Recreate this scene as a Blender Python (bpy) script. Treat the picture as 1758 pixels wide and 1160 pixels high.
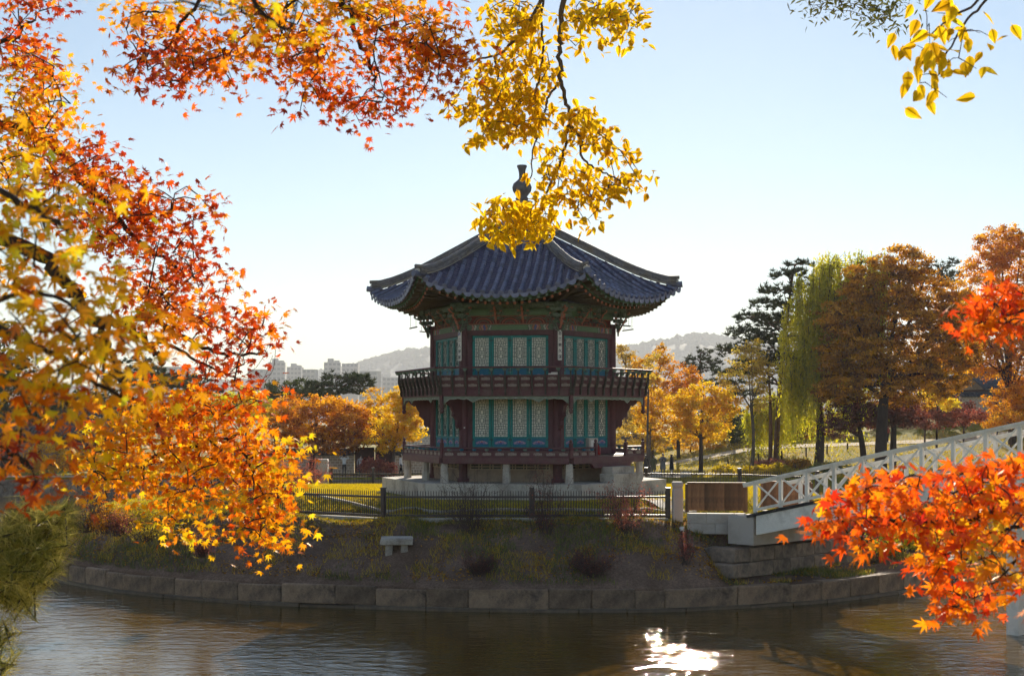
import bpy, bmesh, math, random
import numpy as np
from mathutils import Vector, Matrix, Euler

for _o in list(bpy.data.objects):
    bpy.data.objects.remove(_o)
scene = bpy.context.scene
COL = scene.collection
R_ = math.radians

# ------------------------------------------------------------------ camera
F, CX, HY, ZC = 2288.0, 879.0, 718.0, 5.8      # focal length in photo pixels, principal column, horizon row, eye height
cam_data = bpy.data.cameras.new('camera')
cam = bpy.data.objects.new('camera', cam_data)
COL.objects.link(cam)
cam.location = (0, 0, ZC)
cam.rotation_euler = (R_(90), 0, 0)
cam_data.sensor_width = 36
cam_data.lens = F / 1758 * 36
cam_data.shift_y = (HY - 580) / 1758
cam_data.clip_start = 0.05
cam_data.clip_end = 20000
cam_data.dof.use_dof = True
cam_data.dof.focus_distance = 52
cam_data.dof.aperture_fstop = 10.0
scene.camera = cam

# ------------------------------------------------------------------ sky and sun
SUN_EL, SUN_AZ = R_(20.5), R_(7.5)             # azimuth measured from +Y towards +X
world = bpy.data.worlds.new('World')
scene.world = world
world.use_nodes = True
nt = world.node_tree
nt.nodes.clear()
sky = nt.nodes.new('ShaderNodeTexSky')
sky.sky_type = 'NISHITA'
sky.sun_disc = False
sky.sun_elevation = SUN_EL
sky.sun_rotation = SUN_AZ
sky.altitude = 0
sky.air_density = 1.0
sky.dust_density = 0.04
sky.ozone_density = 1.1
bg = nt.nodes.new('ShaderNodeBackground')
bg.inputs['Strength'].default_value = 0.060
wo = nt.nodes.new('ShaderNodeOutputWorld')
nt.links.new(sky.outputs[0], bg.inputs['Color'])
nt.links.new(bg.outputs[0], wo.inputs['Surface'])

sun_data = bpy.data.lights.new('sun', 'SUN')
sun_data.energy = 5.0
sun_data.angle = R_(0.53)
sun_data.color = (1.0, 0.90, 0.74)
sun = bpy.data.objects.new('sun', sun_data)
COL.objects.link(sun)
_sd = Vector((math.sin(SUN_AZ) * math.cos(SUN_EL), math.cos(SUN_AZ) * math.cos(SUN_EL), math.sin(SUN_EL)))
sun.rotation_euler = (-_sd).to_track_quat('-Z', 'Y').to_euler()
sun.location = (20, 120, 60)

vs = scene.view_settings
vs.view_transform = 'Standard'
vs.look = 'None'
vs.exposure = 1.14
vs.gamma = 1.0
vs.use_curve_mapping = False
vs.use_white_balance = True
vs.white_balance_temperature = 6600
scene.render.engine = 'CYCLES'
scene.cycles.use_denoising = True
scene.cycles.use_adaptive_sampling = True
scene.cycles.adaptive_threshold = 0.035
scene.cycles.max_bounces = 10
scene.cycles.diffuse_bounces = 5
scene.cycles.glossy_bounces = 3
scene.cycles.transmission_bounces = 6
scene.cycles.transparent_max_bounces = 12
scene.cycles.volume_bounces = 0
scene.cycles.sample_clamp_indirect = 3
scene.cycles.caustics_reflective = True
scene.cycles.blur_glossy = 1.0
scene.cycles.caustics_refractive = False

# ------------------------------------------------------------------ helpers
def P(px, py, Y):
    """world point seen in the photo at (px, py) when it stands Y metres away"""
    return Vector(((px - CX) * Y / F, Y, ZC - (py - HY) * Y / F))


_TS = bpy.data.scenes.new('bake')


def eval_mesh(ob):
    """mesh of an object with its modifiers applied, worked out in a small side scene"""
    _TS.collection.objects.link(ob)
    vl = _TS.view_layers[0]
    vl.update()
    dg = vl.depsgraph
    me = bpy.data.meshes.new_from_object(ob.evaluated_get(dg), depsgraph=dg)
    bpy.data.objects.remove(ob)
    return me


class MB:
    """collects faces; build() links them as one mesh object"""
    def __init__(s):
        s.v, s.f, s.m = [], [], []

    def add(s, verts, faces, mi=0):
        o = len(s.v)
        s.v.extend([tuple(p) for p in verts])
        for f in faces:
            s.f.append(tuple(i + o for i in f))
            s.m.append(mi)
        return s

    def box(s, c, d, rot=None, mi=0, taper=1.0):
        x, y, z = d[0] / 2, d[1] / 2, d[2] / 2
        pts = [Vector((sx * x * (taper if sz > 0 else 1), sy * y * (taper if sz > 0 else 1), sz * z)) for sz in (-1, 1) for sy in (-1, 1) for sx in (-1, 1)]
        if rot is not None:
            m = rot if isinstance(rot, Matrix) else Euler(rot).to_matrix()
            pts = [m @ p for p in pts]
        c = Vector(c)
        return s.add([p + c for p in pts], [(0, 2, 3, 1), (4, 5, 7, 6), (0, 1, 5, 4), (2, 6, 7, 3), (0, 4, 6, 2), (1, 3, 7, 5)], mi)

    def cbox(s, c, d, b=0.02, rot=None, mi=0):
        """box with chamfered edges"""
        bm = bmesh.new()
        bmesh.ops.create_cube(bm, size=1)
        for v in bm.verts:
            v.co = Vector((v.co.x * d[0], v.co.y * d[1], v.co.z * d[2]))
        bmesh.ops.bevel(bm, geom=bm.edges[:], offset=min(b, min(d) * .4), segments=1, affect='EDGES')
        bm.verts.index_update()
        m = Matrix.Identity(3) if rot is None else (rot if isinstance(rot, Matrix) else Euler(rot).to_matrix())
        c = Vector(c)
        s.add([m @ v.co + c for v in bm.verts], [[v.index for v in f.verts] for f in bm.faces], mi)
        bm.free()
        return s

    def bar(s, a, b, w, h=None, mi=0, up=(0, 0, 1)):
        """square bar from a to b; w across, h along 'up'"""
        a, b = Vector(a), Vector(b)
        h = w if h is None else h
        d = (b - a)
        L = d.length
        if L < 1e-6:
            return s
        d /= L
        u = Vector(up)
        if abs(d.dot(u)) > .98:
            u = Vector((0, 1, 0))
        x = d.cross(u).normalized()
        u = x.cross(d)
        m = Matrix((x, d, u)).transposed()
        return s.box((a + b) / 2, (w, L, h), m, mi)

    def tube(s, pts, rad, n=6, mi=0, cap=True):
        pts = [Vector(p) for p in pts]
        k = len(pts)
        if not hasattr(rad, '__len__'):
            rad = [rad] * k
        o = len(s.v)
        up = Vector((.13, .21, .97))
        for i, p in enumerate(pts):
            d = (pts[min(i + 1, k - 1)] - pts[max(i - 1, 0)])
            d = d.normalized() if d.length > 1e-9 else Vector((0, 0, 1))
            x = d.cross(up)
            if x.length < .05:
                x = d.cross(Vector((1, 0, 0)))
            x.normalize()
            y = d.cross(x)
            for j in range(n):
                a = 2 * math.pi * j / n
                s.v.append(tuple(p + (x * math.cos(a) + y * math.sin(a)) * rad[i]))
        for i in range(k - 1):
            for j in range(n):
                s.f.append((o + i * n + j, o + i * n + (j + 1) % n, o + (i + 1) * n + (j + 1) % n, o + (i + 1) * n + j))
                s.m.append(mi)
        if cap:
            s.f.append(tuple(o + j for j in range(n))[::-1]); s.m.append(mi)
            s.f.append(tuple(o + (k - 1) * n + j for j in range(n))); s.m.append(mi)
        return s

    def lathe(s, prof, c=(0, 0, 0), n=16, mi=0):
        """prof: list of (radius, z)"""
        o = len(s.v)
        for r, z in prof:
            for j in range(n):
                a = 2 * math.pi * j / n
                s.v.append((c[0] + r * math.cos(a), c[1] + r * math.sin(a), c[2] + z))
        for i in range(len(prof) - 1):
            for j in range(n):
                s.f.append((o + i * n + j, o + i * n + (j + 1) % n, o + (i + 1) * n + (j + 1) % n, o + (i + 1) * n + j)); s.m.append(mi)
        s.f.append(tuple(o + j for j in range(n))[::-1]); s.m.append(mi)
        s.f.append(tuple(o + (len(prof) - 1) * n + j for j in range(n))); s.m.append(mi)
        return s

    def plate(s, outline, thick, fn, mi=0, rim=None):
        """outline: 2-D polygon (a, b); fn(a, b, t) -> 3-D point; extruded between t = 0 and t = thick"""
        n = len(outline)
        o = len(s.v)
        for t in (0, thick):
            for a, b in outline:
                s.v.append(tuple(fn(a, b, t)))
        s.f.append(tuple(o + i for i in range(n))); s.m.append(mi)
        s.f.append(tuple(o + n + i for i in range(n))[::-1]); s.m.append(mi)
        for i in range(n):
            j = (i + 1) % n
            s.f.append((o + j, o + i, o + n + i, o + n + j)); s.m.append(mi if rim is None else rim)
        return s

    def strip(s, a, b, mi=0):
        """quads between two equally long point rows"""
        o = len(s.v)
        k = len(a)
        s.v.extend([tuple(p) for p in a]); s.v.extend([tuple(p) for p in b])
        for i in range(k - 1):
            s.f.append((o + i, o + i + 1, o + k + i + 1, o + k + i)); s.m.append(mi)
        return s

    def mesh(s, name, mats, smooth=False):
        me = bpy.data.meshes.new(name)
        me.from_pydata(s.v, [], s.f)
        mats = mats if isinstance(mats, (list, tuple)) else [mats]
        for m in mats:
            me.materials.append(m)
        if len(mats) > 1:
            me.polygons.foreach_set('material_index', s.m)
        if smooth:
            me.polygons.foreach_set('use_smooth', [True] * len(s.f))
        me.update()
        return me

    def build(s, name, mats, parent=None, loc=(0, 0, 0), rot=(0, 0, 0), smooth=False, fix=True):
        me = s.mesh(name, mats, smooth)
        if fix and len(s.f) < 60000:
            bm = bmesh.new(); bm.from_mesh(me)
            bmesh.ops.recalc_face_normals(bm, faces=bm.faces[:])
            bm.to_mesh(me); bm.free()
        return inst(name, me, parent, loc, rot)


def inst(name, me, parent=None, loc=(0, 0, 0), rot=(0, 0, 0), scale=None):
    o = bpy.data.objects.new(name, me)
    COL.objects.link(o)
    if parent is not None:
        o.parent = parent
    o.location = loc
    o.rotation_euler = rot
    if scale is not None:
        o.scale = scale
    return o


def tag(o, label=None, cat=None, group=None, kind=None):
    for k, v in (('label', label), ('category', cat), ('group', group), ('kind', kind)):
        if v:
            o[k] = v
    return o


def thing(name, label, cat, loc=(0, 0, 0), rz=0, group=None):
    o = bpy.data.objects.new(name, None)
    COL.objects.link(o)
    o.empty_display_size = .2
    o.location = loc
    o.rotation_euler = (0, 0, rz)
    return tag(o, label, cat, group, 'thing')


def npmesh(name, verts, faces_n, mat, tint=None, smooth=False):
    """big mesh from numpy: verts (N,3); faces (M,k) all the same size"""
    me = bpy.data.meshes.new(name)
    verts = np.asarray(verts, dtype=np.float32)
    faces = np.asarray(faces_n, dtype=np.int32)
    M, k = faces.shape
    me.vertices.add(len(verts))
    me.vertices.foreach_set('co', verts.ravel())
    me.loops.add(M * k)
    me.loops.foreach_set('vertex_index', faces.ravel())
    me.polygons.add(M)
    me.polygons.foreach_set('loop_start', np.arange(0, M * k, k, dtype=np.int32))
    if smooth:
        me.polygons.foreach_set('use_smooth', np.ones(M, dtype=bool))
    if tint is not None:
        at = me.attributes.new('tint', 'FLOAT', 'FACE')
        at.data.foreach_set('value', np.asarray(tint, dtype=np.float32))
    me.materials.append(mat)
    me.update(calc_edges=True)
    return me


# ------------------------------------------------------------------ materials
def _principled(name):
    m = bpy.data.materials.new(name)
    m.use_nodes = True
    t = m.node_tree
    t.nodes.clear()
    out = t.nodes.new('ShaderNodeOutputMaterial')
    b = t.nodes.new('ShaderNodeBsdfPrincipled')
    t.links.new(b.outputs[0], out.inputs[0])
    return m, t, b, out


def pm(name, col, col2=None, scale=6, rough=.75, bump=.15, spec=.3, detail=6, stretch=(1, 1, 1), dirt=None, dirt_scale=1.2, per_object=0.0, bump_scale=None, metal=0):
    """procedural surface: two-tone noise, optional stains, fine relief, small shift per object"""
    m, t, b, out = _principled(name)
    N, L = t.nodes.new, t.links.new
    tc = N('ShaderNodeTexCoord')
    mp = N('ShaderNodeMapping')
    mp.inputs['Scale'].default_value = stretch
    L(tc.outputs['Object'], mp.inputs['Vector'])
    nz = N('ShaderNodeTexNoise')
    nz.inputs['Scale'].default_value = scale
    nz.inputs['Detail'].default_value = detail
    nz.inputs['Roughness'].default_value = .65
    L(mp.outputs[0], nz.inputs['Vector'])
    col2 = col2 or tuple(c * .62 for c in col)
    rp = N('ShaderNodeValToRGB')
    rp.color_ramp.elements[0].position = .3
    rp.color_ramp.elements[1].position = .7
    rp.color_ramp.elements[0].color = (*col2, 1)
    rp.color_ramp.elements[1].color = (*col, 1)
    L(nz.outputs['Fac'], rp.inputs['Fac'])
    last = rp.outputs['Color']
    if dirt:
        n2 = N('ShaderNodeTexNoise')
        n2.inputs['Scale'].default_value = dirt_scale
        n2.inputs['Detail'].default_value = 8
        n2.inputs['Roughness'].default_value = .7
        L(tc.outputs['Object'], n2.inputs['Vector'])
        r2 = N('ShaderNodeValToRGB')
        r2.color_ramp.elements[0].position = .48
        r2.color_ramp.elements[1].position = .68
        L(n2.outputs['Fac'], r2.inputs['Fac'])
        mx = N('ShaderNodeMixRGB')
        mx.inputs['Color2'].default_value = (*dirt, 1)
        L(r2.outputs['Color'], mx.inputs['Fac'])
        L(last, mx.inputs['Color1'])
        last = mx.outputs[0]
    if per_object:
        oi = N('ShaderNodeObjectInfo')
        mr = N('ShaderNodeMapRange')
        mr.inputs['To Min'].default_value = 1 - per_object
        mr.inputs['To Max'].default_value = 1 + per_object
        L(oi.outputs['Random'], mr.inputs['Value'])
        hs = N('ShaderNodeHueSaturation')
        L(mr.outputs[0], hs.inputs['Value'])
        L(last, hs.inputs['Color'])
        last = hs.outputs[0]
    L(last, b.inputs['Base Color'])
    b.inputs['Roughness'].default_value = rough
    b.inputs['Specular IOR Level'].default_value = spec
    b.inputs['Metallic'].default_value = metal
    if bump:
        n3 = N('ShaderNodeTexNoise')
        n3.inputs['Scale'].default_value = bump_scale or scale * 4
        n3.inputs['Detail'].default_value = 5
        L(mp.outputs[0], n3.inputs['Vector'])
        bp = N('ShaderNodeBump')
        bp.inputs['Strength'].default_value = bump
        bp.inputs['Distance'].default_value = .03
        L(n3.outputs['Fac'], bp.inputs['Height'])
        L(bp.outputs[0], b.inputs['Normal'])
    return m


def leaf_mat(name, stops, trans=.55, rough=.55, gloss=.06):
    """leaf: colour from the per-leaf value 'tint', light coming through from behind"""
    m = bpy.data.materials.new(name)
    m.use_nodes = True
    t = m.node_tree
    t.nodes.clear()
    N, L = t.nodes.new, t.links.new
    out = N('ShaderNodeOutputMaterial')
    at = N('ShaderNodeAttribute')
    at.attribute_name = 'tint'
    tc = N('ShaderNodeTexCoord')
    nz = N('ShaderNodeTexNoise')
    nz.inputs['Scale'].default_value = 30
    L(tc.outputs['Object'], nz.inputs['Vector'])
    ad = N('ShaderNodeMath'); ad.operation = 'MULTIPLY_ADD'
    ad.inputs[1].default_value = .22; ad.inputs[2].default_value = -.11
    L(nz.outputs['Fac'], ad.inputs[0])
    sm = N('ShaderNodeMath'); sm.operation = 'ADD'
    L(at.outputs['Fac'], sm.inputs[0]); L(ad.outputs[0], sm.inputs[1])
    rp = N('ShaderNodeValToRGB')
    el = rp.color_ramp.elements
    while len(el) < len(stops):
        el.new(.5)
    for e, (p, c) in zip(el, stops):
        e.position = p
        e.color = (*c, 1)
    L(sm.outputs[0], rp.inputs['Fac'])
    df = N('ShaderNodeBsdfDiffuse'); tr = N('ShaderNodeBsdfTranslucent'); gl = N('ShaderNodeBsdfGlossy')
    gl.inputs['Roughness'].default_value = rough
    gl.inputs['Color'].default_value = (.55, .5, .42, 1)
    L(rp.outputs[0], df.inputs[0])
    gm = N('ShaderNodeGamma'); gm.inputs['Gamma'].default_value = 1.12
    L(rp.outputs[0], gm.inputs[0])
    L(gm.outputs[0], tr.inputs[0])
    m1 = N('ShaderNodeMixShader'); m1.inputs[0].default_value = trans
    L(df.outputs[0], m1.inputs[1]); L(tr.outputs[0], m1.inputs[2])
    m2 = N('ShaderNodeMixShader'); m2.inputs[0].default_value = gloss
    L(m1.outputs[0], m2.inputs[1]); L(gl.outputs[0], m2.inputs[2])
    L(m2.outputs[0], out.inputs[0])
    return m


M = {}
M['maroon'] = pm('maroon_paint', (.125, .045, .054), (.075, .028, .036), 5, .6, .1, stretch=(1, 1, .2), dirt=(.05, .02, .022))
M['maroon_rail'] = pm('maroon_rail_paint', (.135, .045, .052), (.078, .027, .034), 7, .55, .1, dirt=(.12, .07, .06), dirt_scale=3)
M['teal'] = pm('teal_paint', (.014, .215, .205), (.009, .150, .150), 4, .55, .06, dirt=(.02, .10, .10))
M['teal_blue'] = pm('teal_blue_paint', (.010, .150, .240), (.008, .11, .18), 4, .55, .06)
M['lattice'] = pm('lattice_paint', (.025, .085, .08), (.016, .06, .055), 8, .6, 0)
M['green_board'] = pm('green_dancheong', (.13, .21, .11), (.09, .15, .085), 6, .7, .08)
M['green_line'] = pm('bright_green_paint', (.085, .17, .085), (.06, .12, .065), 6, .7, .05)
M['baluster'] = pm('baluster_paint', (.085, .070, .055), (.045, .040, .034), 12, .7, .15)
M['green_bracket'] = pm('green_bracket_paint', (.15, .19, .125), (.06, .09, .065), 14, .75, .2)
M['salmon'] = pm('salmon_paint', (.46, .17, .10), (.30, .11, .07), 10, .7, .1)
M['red_panel'] = pm('red_panel_paint', (.19, .045, .035), (.11, .03, .03), 8, .7, .1)
M['pink_line'] = pm('pink_paint', (.48, .22, .20), (.36, .15, .15), 10, .7, 0)
M['blue_paint'] = pm('blue_paint', (.10, .11, .34), (.07, .08, .26), 10, .7, 0)
M['soffit'] = pm('soffit_boards', (.25, .20, .14), (.14, .12, .085), 5, .8, .1, stretch=(3, .4, 1))
M['rafter'] = pm('rafter_paint', (.145, .115, .080), (.09, .07, .05), 6, .75, .1)
M['leafgreen'] = pm('lotus_green_paint', (.15, .22, .17), (.10, .15, .12), 8, .6, .05)
M['valance'] = pm('valance_paint', (.22, .245, .19), (.13, .155, .12), 12, .75, .12)
M['valance_line'] = pm('valance_edge_paint', (.46, .46, .39), (.34, .35, .30), 12, .75, 0)
M['lit_opening'] = pm('lit_opening_paint', (.36, .29, .25), (.19, .14, .13), 22, .8, .25)  # pale colour painted for the bright background behind the pierced railing holes
M['grey_wood'] = pm('weathered_wood', (.27, .21, .17), (.15, .11, .09), 6, .8, .25, stretch=(.5, .5, 3))
M['tile'] = pm('slate_tile', (.175, .18, .265), (.085, .087, .14), 7, .5, .2, spec=.45, per_object=.28, dirt=(.16, .19, .30), dirt_scale=2.2)
M['tile_low'] = pm('pan_tile', (.12, .11, .20), (.045, .045, .085), 9, .6, .2, spec=.35, dirt=(.12, .10, .14), dirt_scale=3)
M['ridge_tile'] = pm('ridge_tile_grey', (.23, .22, .23), (.12, .11, .125), 8, .65, .25, per_object=.3, dirt=(.20, .16, .12), dirt_scale=2)
M['mortar'] = pm('lime_mortar', (.52, .49, .44), (.38, .35, .31), 6, .85, .2)
M['finial'] = pm('finial_stone', (.16, .155, .165), (.09, .085, .10), 6, .6, .25)
M['granite'] = pm('pale_granite', (.56, .50, .43), (.38, .335, .29), 24, .85, .3, dirt=(.20, .165, .14), dirt_scale=1.1, per_object=.12, bump_scale=60)
M['granite_new'] = pm('fresh_granite', (.52, .47, .42), (.40, .36, .33), 60, .8, .2, per_object=.07, bump_scale=120, dirt=(.36, .31, .26), dirt_scale=.9)
M['wallstone'] = pm('dark_bank_stone', (.37, .255, .165), (.18, .12, .082), 6, .85, .8, dirt=(.075, .055, .043), dirt_scale=1.7, per_object=.3, bump_scale=16)
M['old_stone'] = pm('old_abutment_stone', (.34, .26, .195), (.18, .135, .105), 7, .85, .8, dirt=(.08, .065, .055), dirt_scale=1.2, per_object=.18, bump_scale=20)
M['wetstone'] = pm('wet_footing_stone', (.16, .115, .075), (.075, .055, .038), 6, .5, .6, spec=.5, per_object=.2, bump_scale=18)
M['plaque'] = pm('plaque_white', (.72, .68, .64), (.64, .60, .56), 6, .7, .05)
M['ink'] = pm('ink', (.03, .03, .045), None, 6, .7, 0)
M['ink_blue'] = pm('blue_ink', (.05, .06, .30), None, 6, .7, 0)
M['iron'] = pm('black_iron', (.018, .016, .018), None, 20, .5, .1, spec=.5)
M['fence'] = pm('fence_brown_paint', (.055, .030, .030), (.030, .018, .020), 8, .42, .08, spec=.6)
M['plank'] = pm('stained_planks', (.36, .165, .070), (.17, .075, .034), 4, .65, .25, stretch=(3, 3, .35), per_object=.5, dirt=(.10, .045, .022), dirt_scale=2.5)
M['white_paint'] = pm('white_bridge_paint', (.88, .84, .77), (.76, .72, .65), 3, .5, .06, dirt=(.56, .52, .46), dirt_scale=1.7)
M['asphalt'] = pm('dark_deck_edge', (.045, .042, .042), None, 30, .9, .3)
M['deck'] = pm('bridge_deck', (.42, .37, .32), (.30, .26, .22), 12, .8, .2)
M['floorwood'] = pm('floor_boards', (.17, .10, .075), (.10, .06, .05), 5, .6, .15, stretch=(6, .4, 1))
M['plaster'] = pm('foundation_plaster', (.34, .26, .19), (.22, .16, .125), 5, .9, .3, dirt=(.14, .10, .085))
M['vent'] = pm('vent_frame', (.42, .34, .24), (.30, .24, .17), 8, .8, .1)
M['bark'] = pm('dark_bark', (.060, .042, .034), (.028, .020, .018), 9, .9, .7, stretch=(1, 1, .3))
M['bark_grey'] = pm('grey_bark', (.150, .115, .090), (.07, .055, .045), 7, .9, .7, stretch=(1, 1, .3))
M['bark_pine'] = pm('red_pine_bark', (.165, .085, .055), (.06, .038, .030), 5, .9, .8, stretch=(1, 1, .35))
M['twig'] = pm('twig_bark', (.115, .070, .058), (.06, .04, .035), 10, .85, .2)

# ------------------------------------------------------------------ terrain, water
rng = np.random.default_rng(7)
random.seed(7)


def ramp(v, a, b):
    t = np.clip((np.asarray(v, float) - a) / (b - a), 0, 1)
    return t * t * (3 - 2 * t)


def vnoise(x, y, s=1.0, seed=0):
    """smooth value noise, numpy"""
    x = np.asarray(x, float) * s + seed * 17.3
    y = np.asarray(y, float) * s - seed * 9.1
    xi, yi = np.floor(x), np.floor(y)
    fx, fy = x - xi, y - yi
    fx, fy = fx * fx * (3 - 2 * fx), fy * fy * (3 - 2 * fy)

    def h(a, b):
        q = np.sin(a * 127.1 + b * 311.7 + seed * 3.3) * 43758.5453
        return q - np.floor(q)
    return (h(xi, yi) * (1 - fx) + h(xi + 1, yi) * fx) * (1 - fy) + (h(xi, yi + 1) * (1 - fx) + h(xi + 1, yi + 1) * fx) * fy


PX0, PX1, PY0, PY1 = -95.0, 75.0, 17.0, 100.0


def gz(x, y):
    """height of the ground round the pond"""
    x, y = np.asarray(x, float), np.asarray(y, float)
    r = ramp(x, 8, 24)
    far = 1.35 + r * np.minimum(.075 * np.maximum(y - 101, 0), 2.6) + ramp(x, 30, 56) * ramp(y, 112, 150) * 2.6
    far = far + (vnoise(x, y, .12, 3) - .5) * .35 * ramp(y, 103, 112)
    near = 4.15 - ramp(y, 4, 17) * 3.2
    side = np.where(y < 60, near * (1 - ramp(y, 10, 60)) + 1.35 * ramp(y, 10, 60), 1.35)
    z = np.where(y >= PY1, far, np.where(y <= PY0, near, side))
    inside = (x > PX0) & (x < PX1) & (y > PY0) & (y < PY1)
    return np.where(inside, -1.6, z)


def ground_material():
    m, t, b, out = _principled('ground_grass_and_soil')
    N, L = t.nodes.new, t.links.new
    tc = N('ShaderNodeTexCoord')
    n1 = N('ShaderNodeTexNoise'); n1.inputs['Scale'].default_value = .22; n1.inputs['Detail'].default_value = 9; n1.inputs['Roughness'].default_value = .7
    n2 = N('ShaderNodeTexNoise'); n2.inputs['Scale'].default_value = 3.5; n2.inputs['Detail'].default_value = 8; n2.inputs['Roughness'].default_value = .75
    L(tc.outputs['Object'], n1.inputs[0]); L(tc.outputs['Object'], n2.inputs[0])
    r1 = N('ShaderNodeValToRGB')
    r1.color_ramp.elements[0].color = (.24, .165, .05, 1); r1.color_ramp.elements[0].position = .35
    r1.color_ramp.elements[1].color = (.19, .19, .018, 1); r1.color_ramp.elements[1].position = .6
    e = r1.color_ramp.elements.new(.48); e.color = (.27, .22, .03, 1)
    L(n1.outputs['Fac'], r1.inputs[0])
    mx = N('ShaderNodeMixRGB'); mx.blend_type = 'MULTIPLY'; mx.inputs[0].default_value = .8
    r2 = N('ShaderNodeValToRGB')
    r2.color_ramp.elements[0].color = (.45, .42, .36, 1); r2.color_ramp.elements[0].position = .32
    r2.color_ramp.elements[1].color = (1.25, 1.2, 1.05, 1); r2.color_ramp.elements[1].position = .68
    L(n2.outputs['Fac'], r2.inputs[0])
    L(r1.outputs[0], mx.inputs[1]); L(r2.outputs[0], mx.inputs[2])
    L(mx.outputs[0], b.inputs['Base Color'])
    b.inputs['Roughness'].default_value = .95; b.inputs['Specular IOR Level'].default_value = .1
    bp = N('ShaderNodeBump'); bp.inputs['Strength'].default_value = .7; bp.inputs['Distance'].default_value = .12
    L(n2.outputs['Fac'], bp.inputs['Height']); L(bp.outputs[0], b.inputs['Normal'])
    return m


M['ground'] = ground_material()
xs = sorted(set([-5500, -2700, -1700, -900, -600, -400, -250, -170, -130, -110, PX0 - .05, PX0, PX1, PX1 + .05, 110, 130, 160, 200, 260, 400, 600, 900, 1700, 2700, 5500] + list(np.arange(-90, 75, 3.0)) + list(np.arange(78, 105, 4.0))))
ys = sorted(set([-120, -60, -30, -12, -4, 0, 4, 7, 10, 13, 15, PY0, PY0 + .05, 30, 45, 60, 75, 90, PY1 - .05, PY1] + list(np.arange(101, 175, 2.5)) + [180, 190, 205, 225, 250, 300, 380, 480, 600, 800, 1000, 1250, 1700, 2400, 4750]))
X, Y = np.meshgrid(xs, ys)
Z = gz(X, Y)
nx, ny = len(xs), len(ys)
idx = np.arange(nx * ny).reshape(ny, nx)
fc = np.stack([idx[:-1, :-1], idx[:-1, 1:], idx[1:, 1:], idx[1:, :-1]], -1).reshape(-1, 4)
tag(inst('ground', npmesh('ground', np.stack([X, Y, Z], -1).reshape(-1, 3), fc, M['ground'], smooth=False)), 'grassy ground around the pond', None, None, 'structure')


def water_material():
    m, t, b, out = _principled('pond_water')
    N, L = t.nodes.new, t.links.new
    tc = N('ShaderNodeTexCoord')
    n0 = N('ShaderNodeTexNoise'); n0.inputs['Scale'].default_value = .12; n0.inputs['Detail'].default_value = 4
    L(tc.outputs['Object'], n0.inputs[0])
    r0 = N('ShaderNodeValToRGB')
    r0.color_ramp.elements[0].color = (.080, .042, .004, 1); r0.color_ramp.elements[0].position = .3
    r0.color_ramp.elements[1].color = (.110, .060, .006, 1); r0.color_ramp.elements[1].position = .7
    L(n0.outputs['Fac'], r0.inputs[0]); L(r0.outputs[0], b.inputs['Base Color'])
    b.inputs['Roughness'].default_value = .02
    b.inputs['IOR'].default_value = 1.333
    b.inputs['Specular IOR Level'].default_value = .5
    mp = N('ShaderNodeMapping'); mp.inputs['Rotation'].default_value = (0, 0, .35); mp.inputs['Scale'].default_value = (.75, 1.5, 1)
    L(tc.outputs['Object'], mp.inputs[0])
    hs = []
    for sc, dist in ((2.0, 1.0), (5.2, .38), (.55, 1.2)):
        n = N('ShaderNodeTexNoise'); n.inputs['Scale'].default_value = sc; n.inputs['Detail'].default_value = 3; n.inputs['Distortion'].default_value = .6
        L(mp.outputs[0], n.inputs[0])
        q = N('ShaderNodeMath'); q.operation = 'MULTIPLY'; q.inputs[1].default_value = dist
        L(n.outputs['Fac'], q.inputs[0]); hs.append(q)
    s1 = N('ShaderNodeMath'); L(hs[0].outputs[0], s1.inputs[0]); L(hs[1].outputs[0], s1.inputs[1])
    s2 = N('ShaderNodeMath'); L(s1.outputs[0], s2.inputs[0]); L(hs[2].outputs[0], s2.inputs[1])
    # calm and ruffled patches
    pn = N('ShaderNodeTexNoise'); pn.inputs['Scale'].default_value = .16; pn.inputs['Detail'].default_value = 3
    L(tc.outputs['Object'], pn.inputs[0])
    pr = N('ShaderNodeMapRange'); pr.inputs['From Min'].default_value = .35; pr.inputs['From Max'].default_value = .65
    pr.inputs['To Min'].default_value = .35; pr.inputs['To Max'].default_value = 1.0
    L(pn.outputs['Fac'], pr.inputs['Value'])
    bp = N('ShaderNodeBump'); bp.inputs['Distance'].default_value = .034
    L(pr.outputs[0], bp.inputs['Strength'])
    L(s2.outputs[0], bp.inputs['Height']); L(bp.outputs[0], b.inputs['Normal'])
    return m


M['water'] = water_material()
tag(MB().add([(PX0 - .04, PY0 - 2, 0), (PX1 + .04, PY0 - 2, 0), (PX1 + .04, PY1 - .02, 0), (PX0 - .04, PY1 - .02, 0)], [(0, 1, 2, 3)]).build('water', M['water'], fix=False), 'brown rippled pond water', None, None, 'structure')

# ---- island
_front = [(-19.0, 52.5), (-18.2, 49.6), (-16.3, 47.6), (-13.3, 44.7), (-10.5, 42.9), (-8.0, 41.65), (-5.0, 40.85), (-2.2, 40.25), (0.4, 40.0), (2.8, 39.98), (4.9, 40.15), (8.1, 41.25), (10.4, 42.4), (13.0, 44.5), (15.2, 47.3), (16.7, 50.2)]
_back = [(18.2, 55.0), (18.0, 61.5), (15.0, 68.0), (8.0, 71.6), (0, 72.5), (-8, 71.5), (-14.5, 67.5), (-18.5, 60.0)]
_ctl = _front + _back


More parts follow.
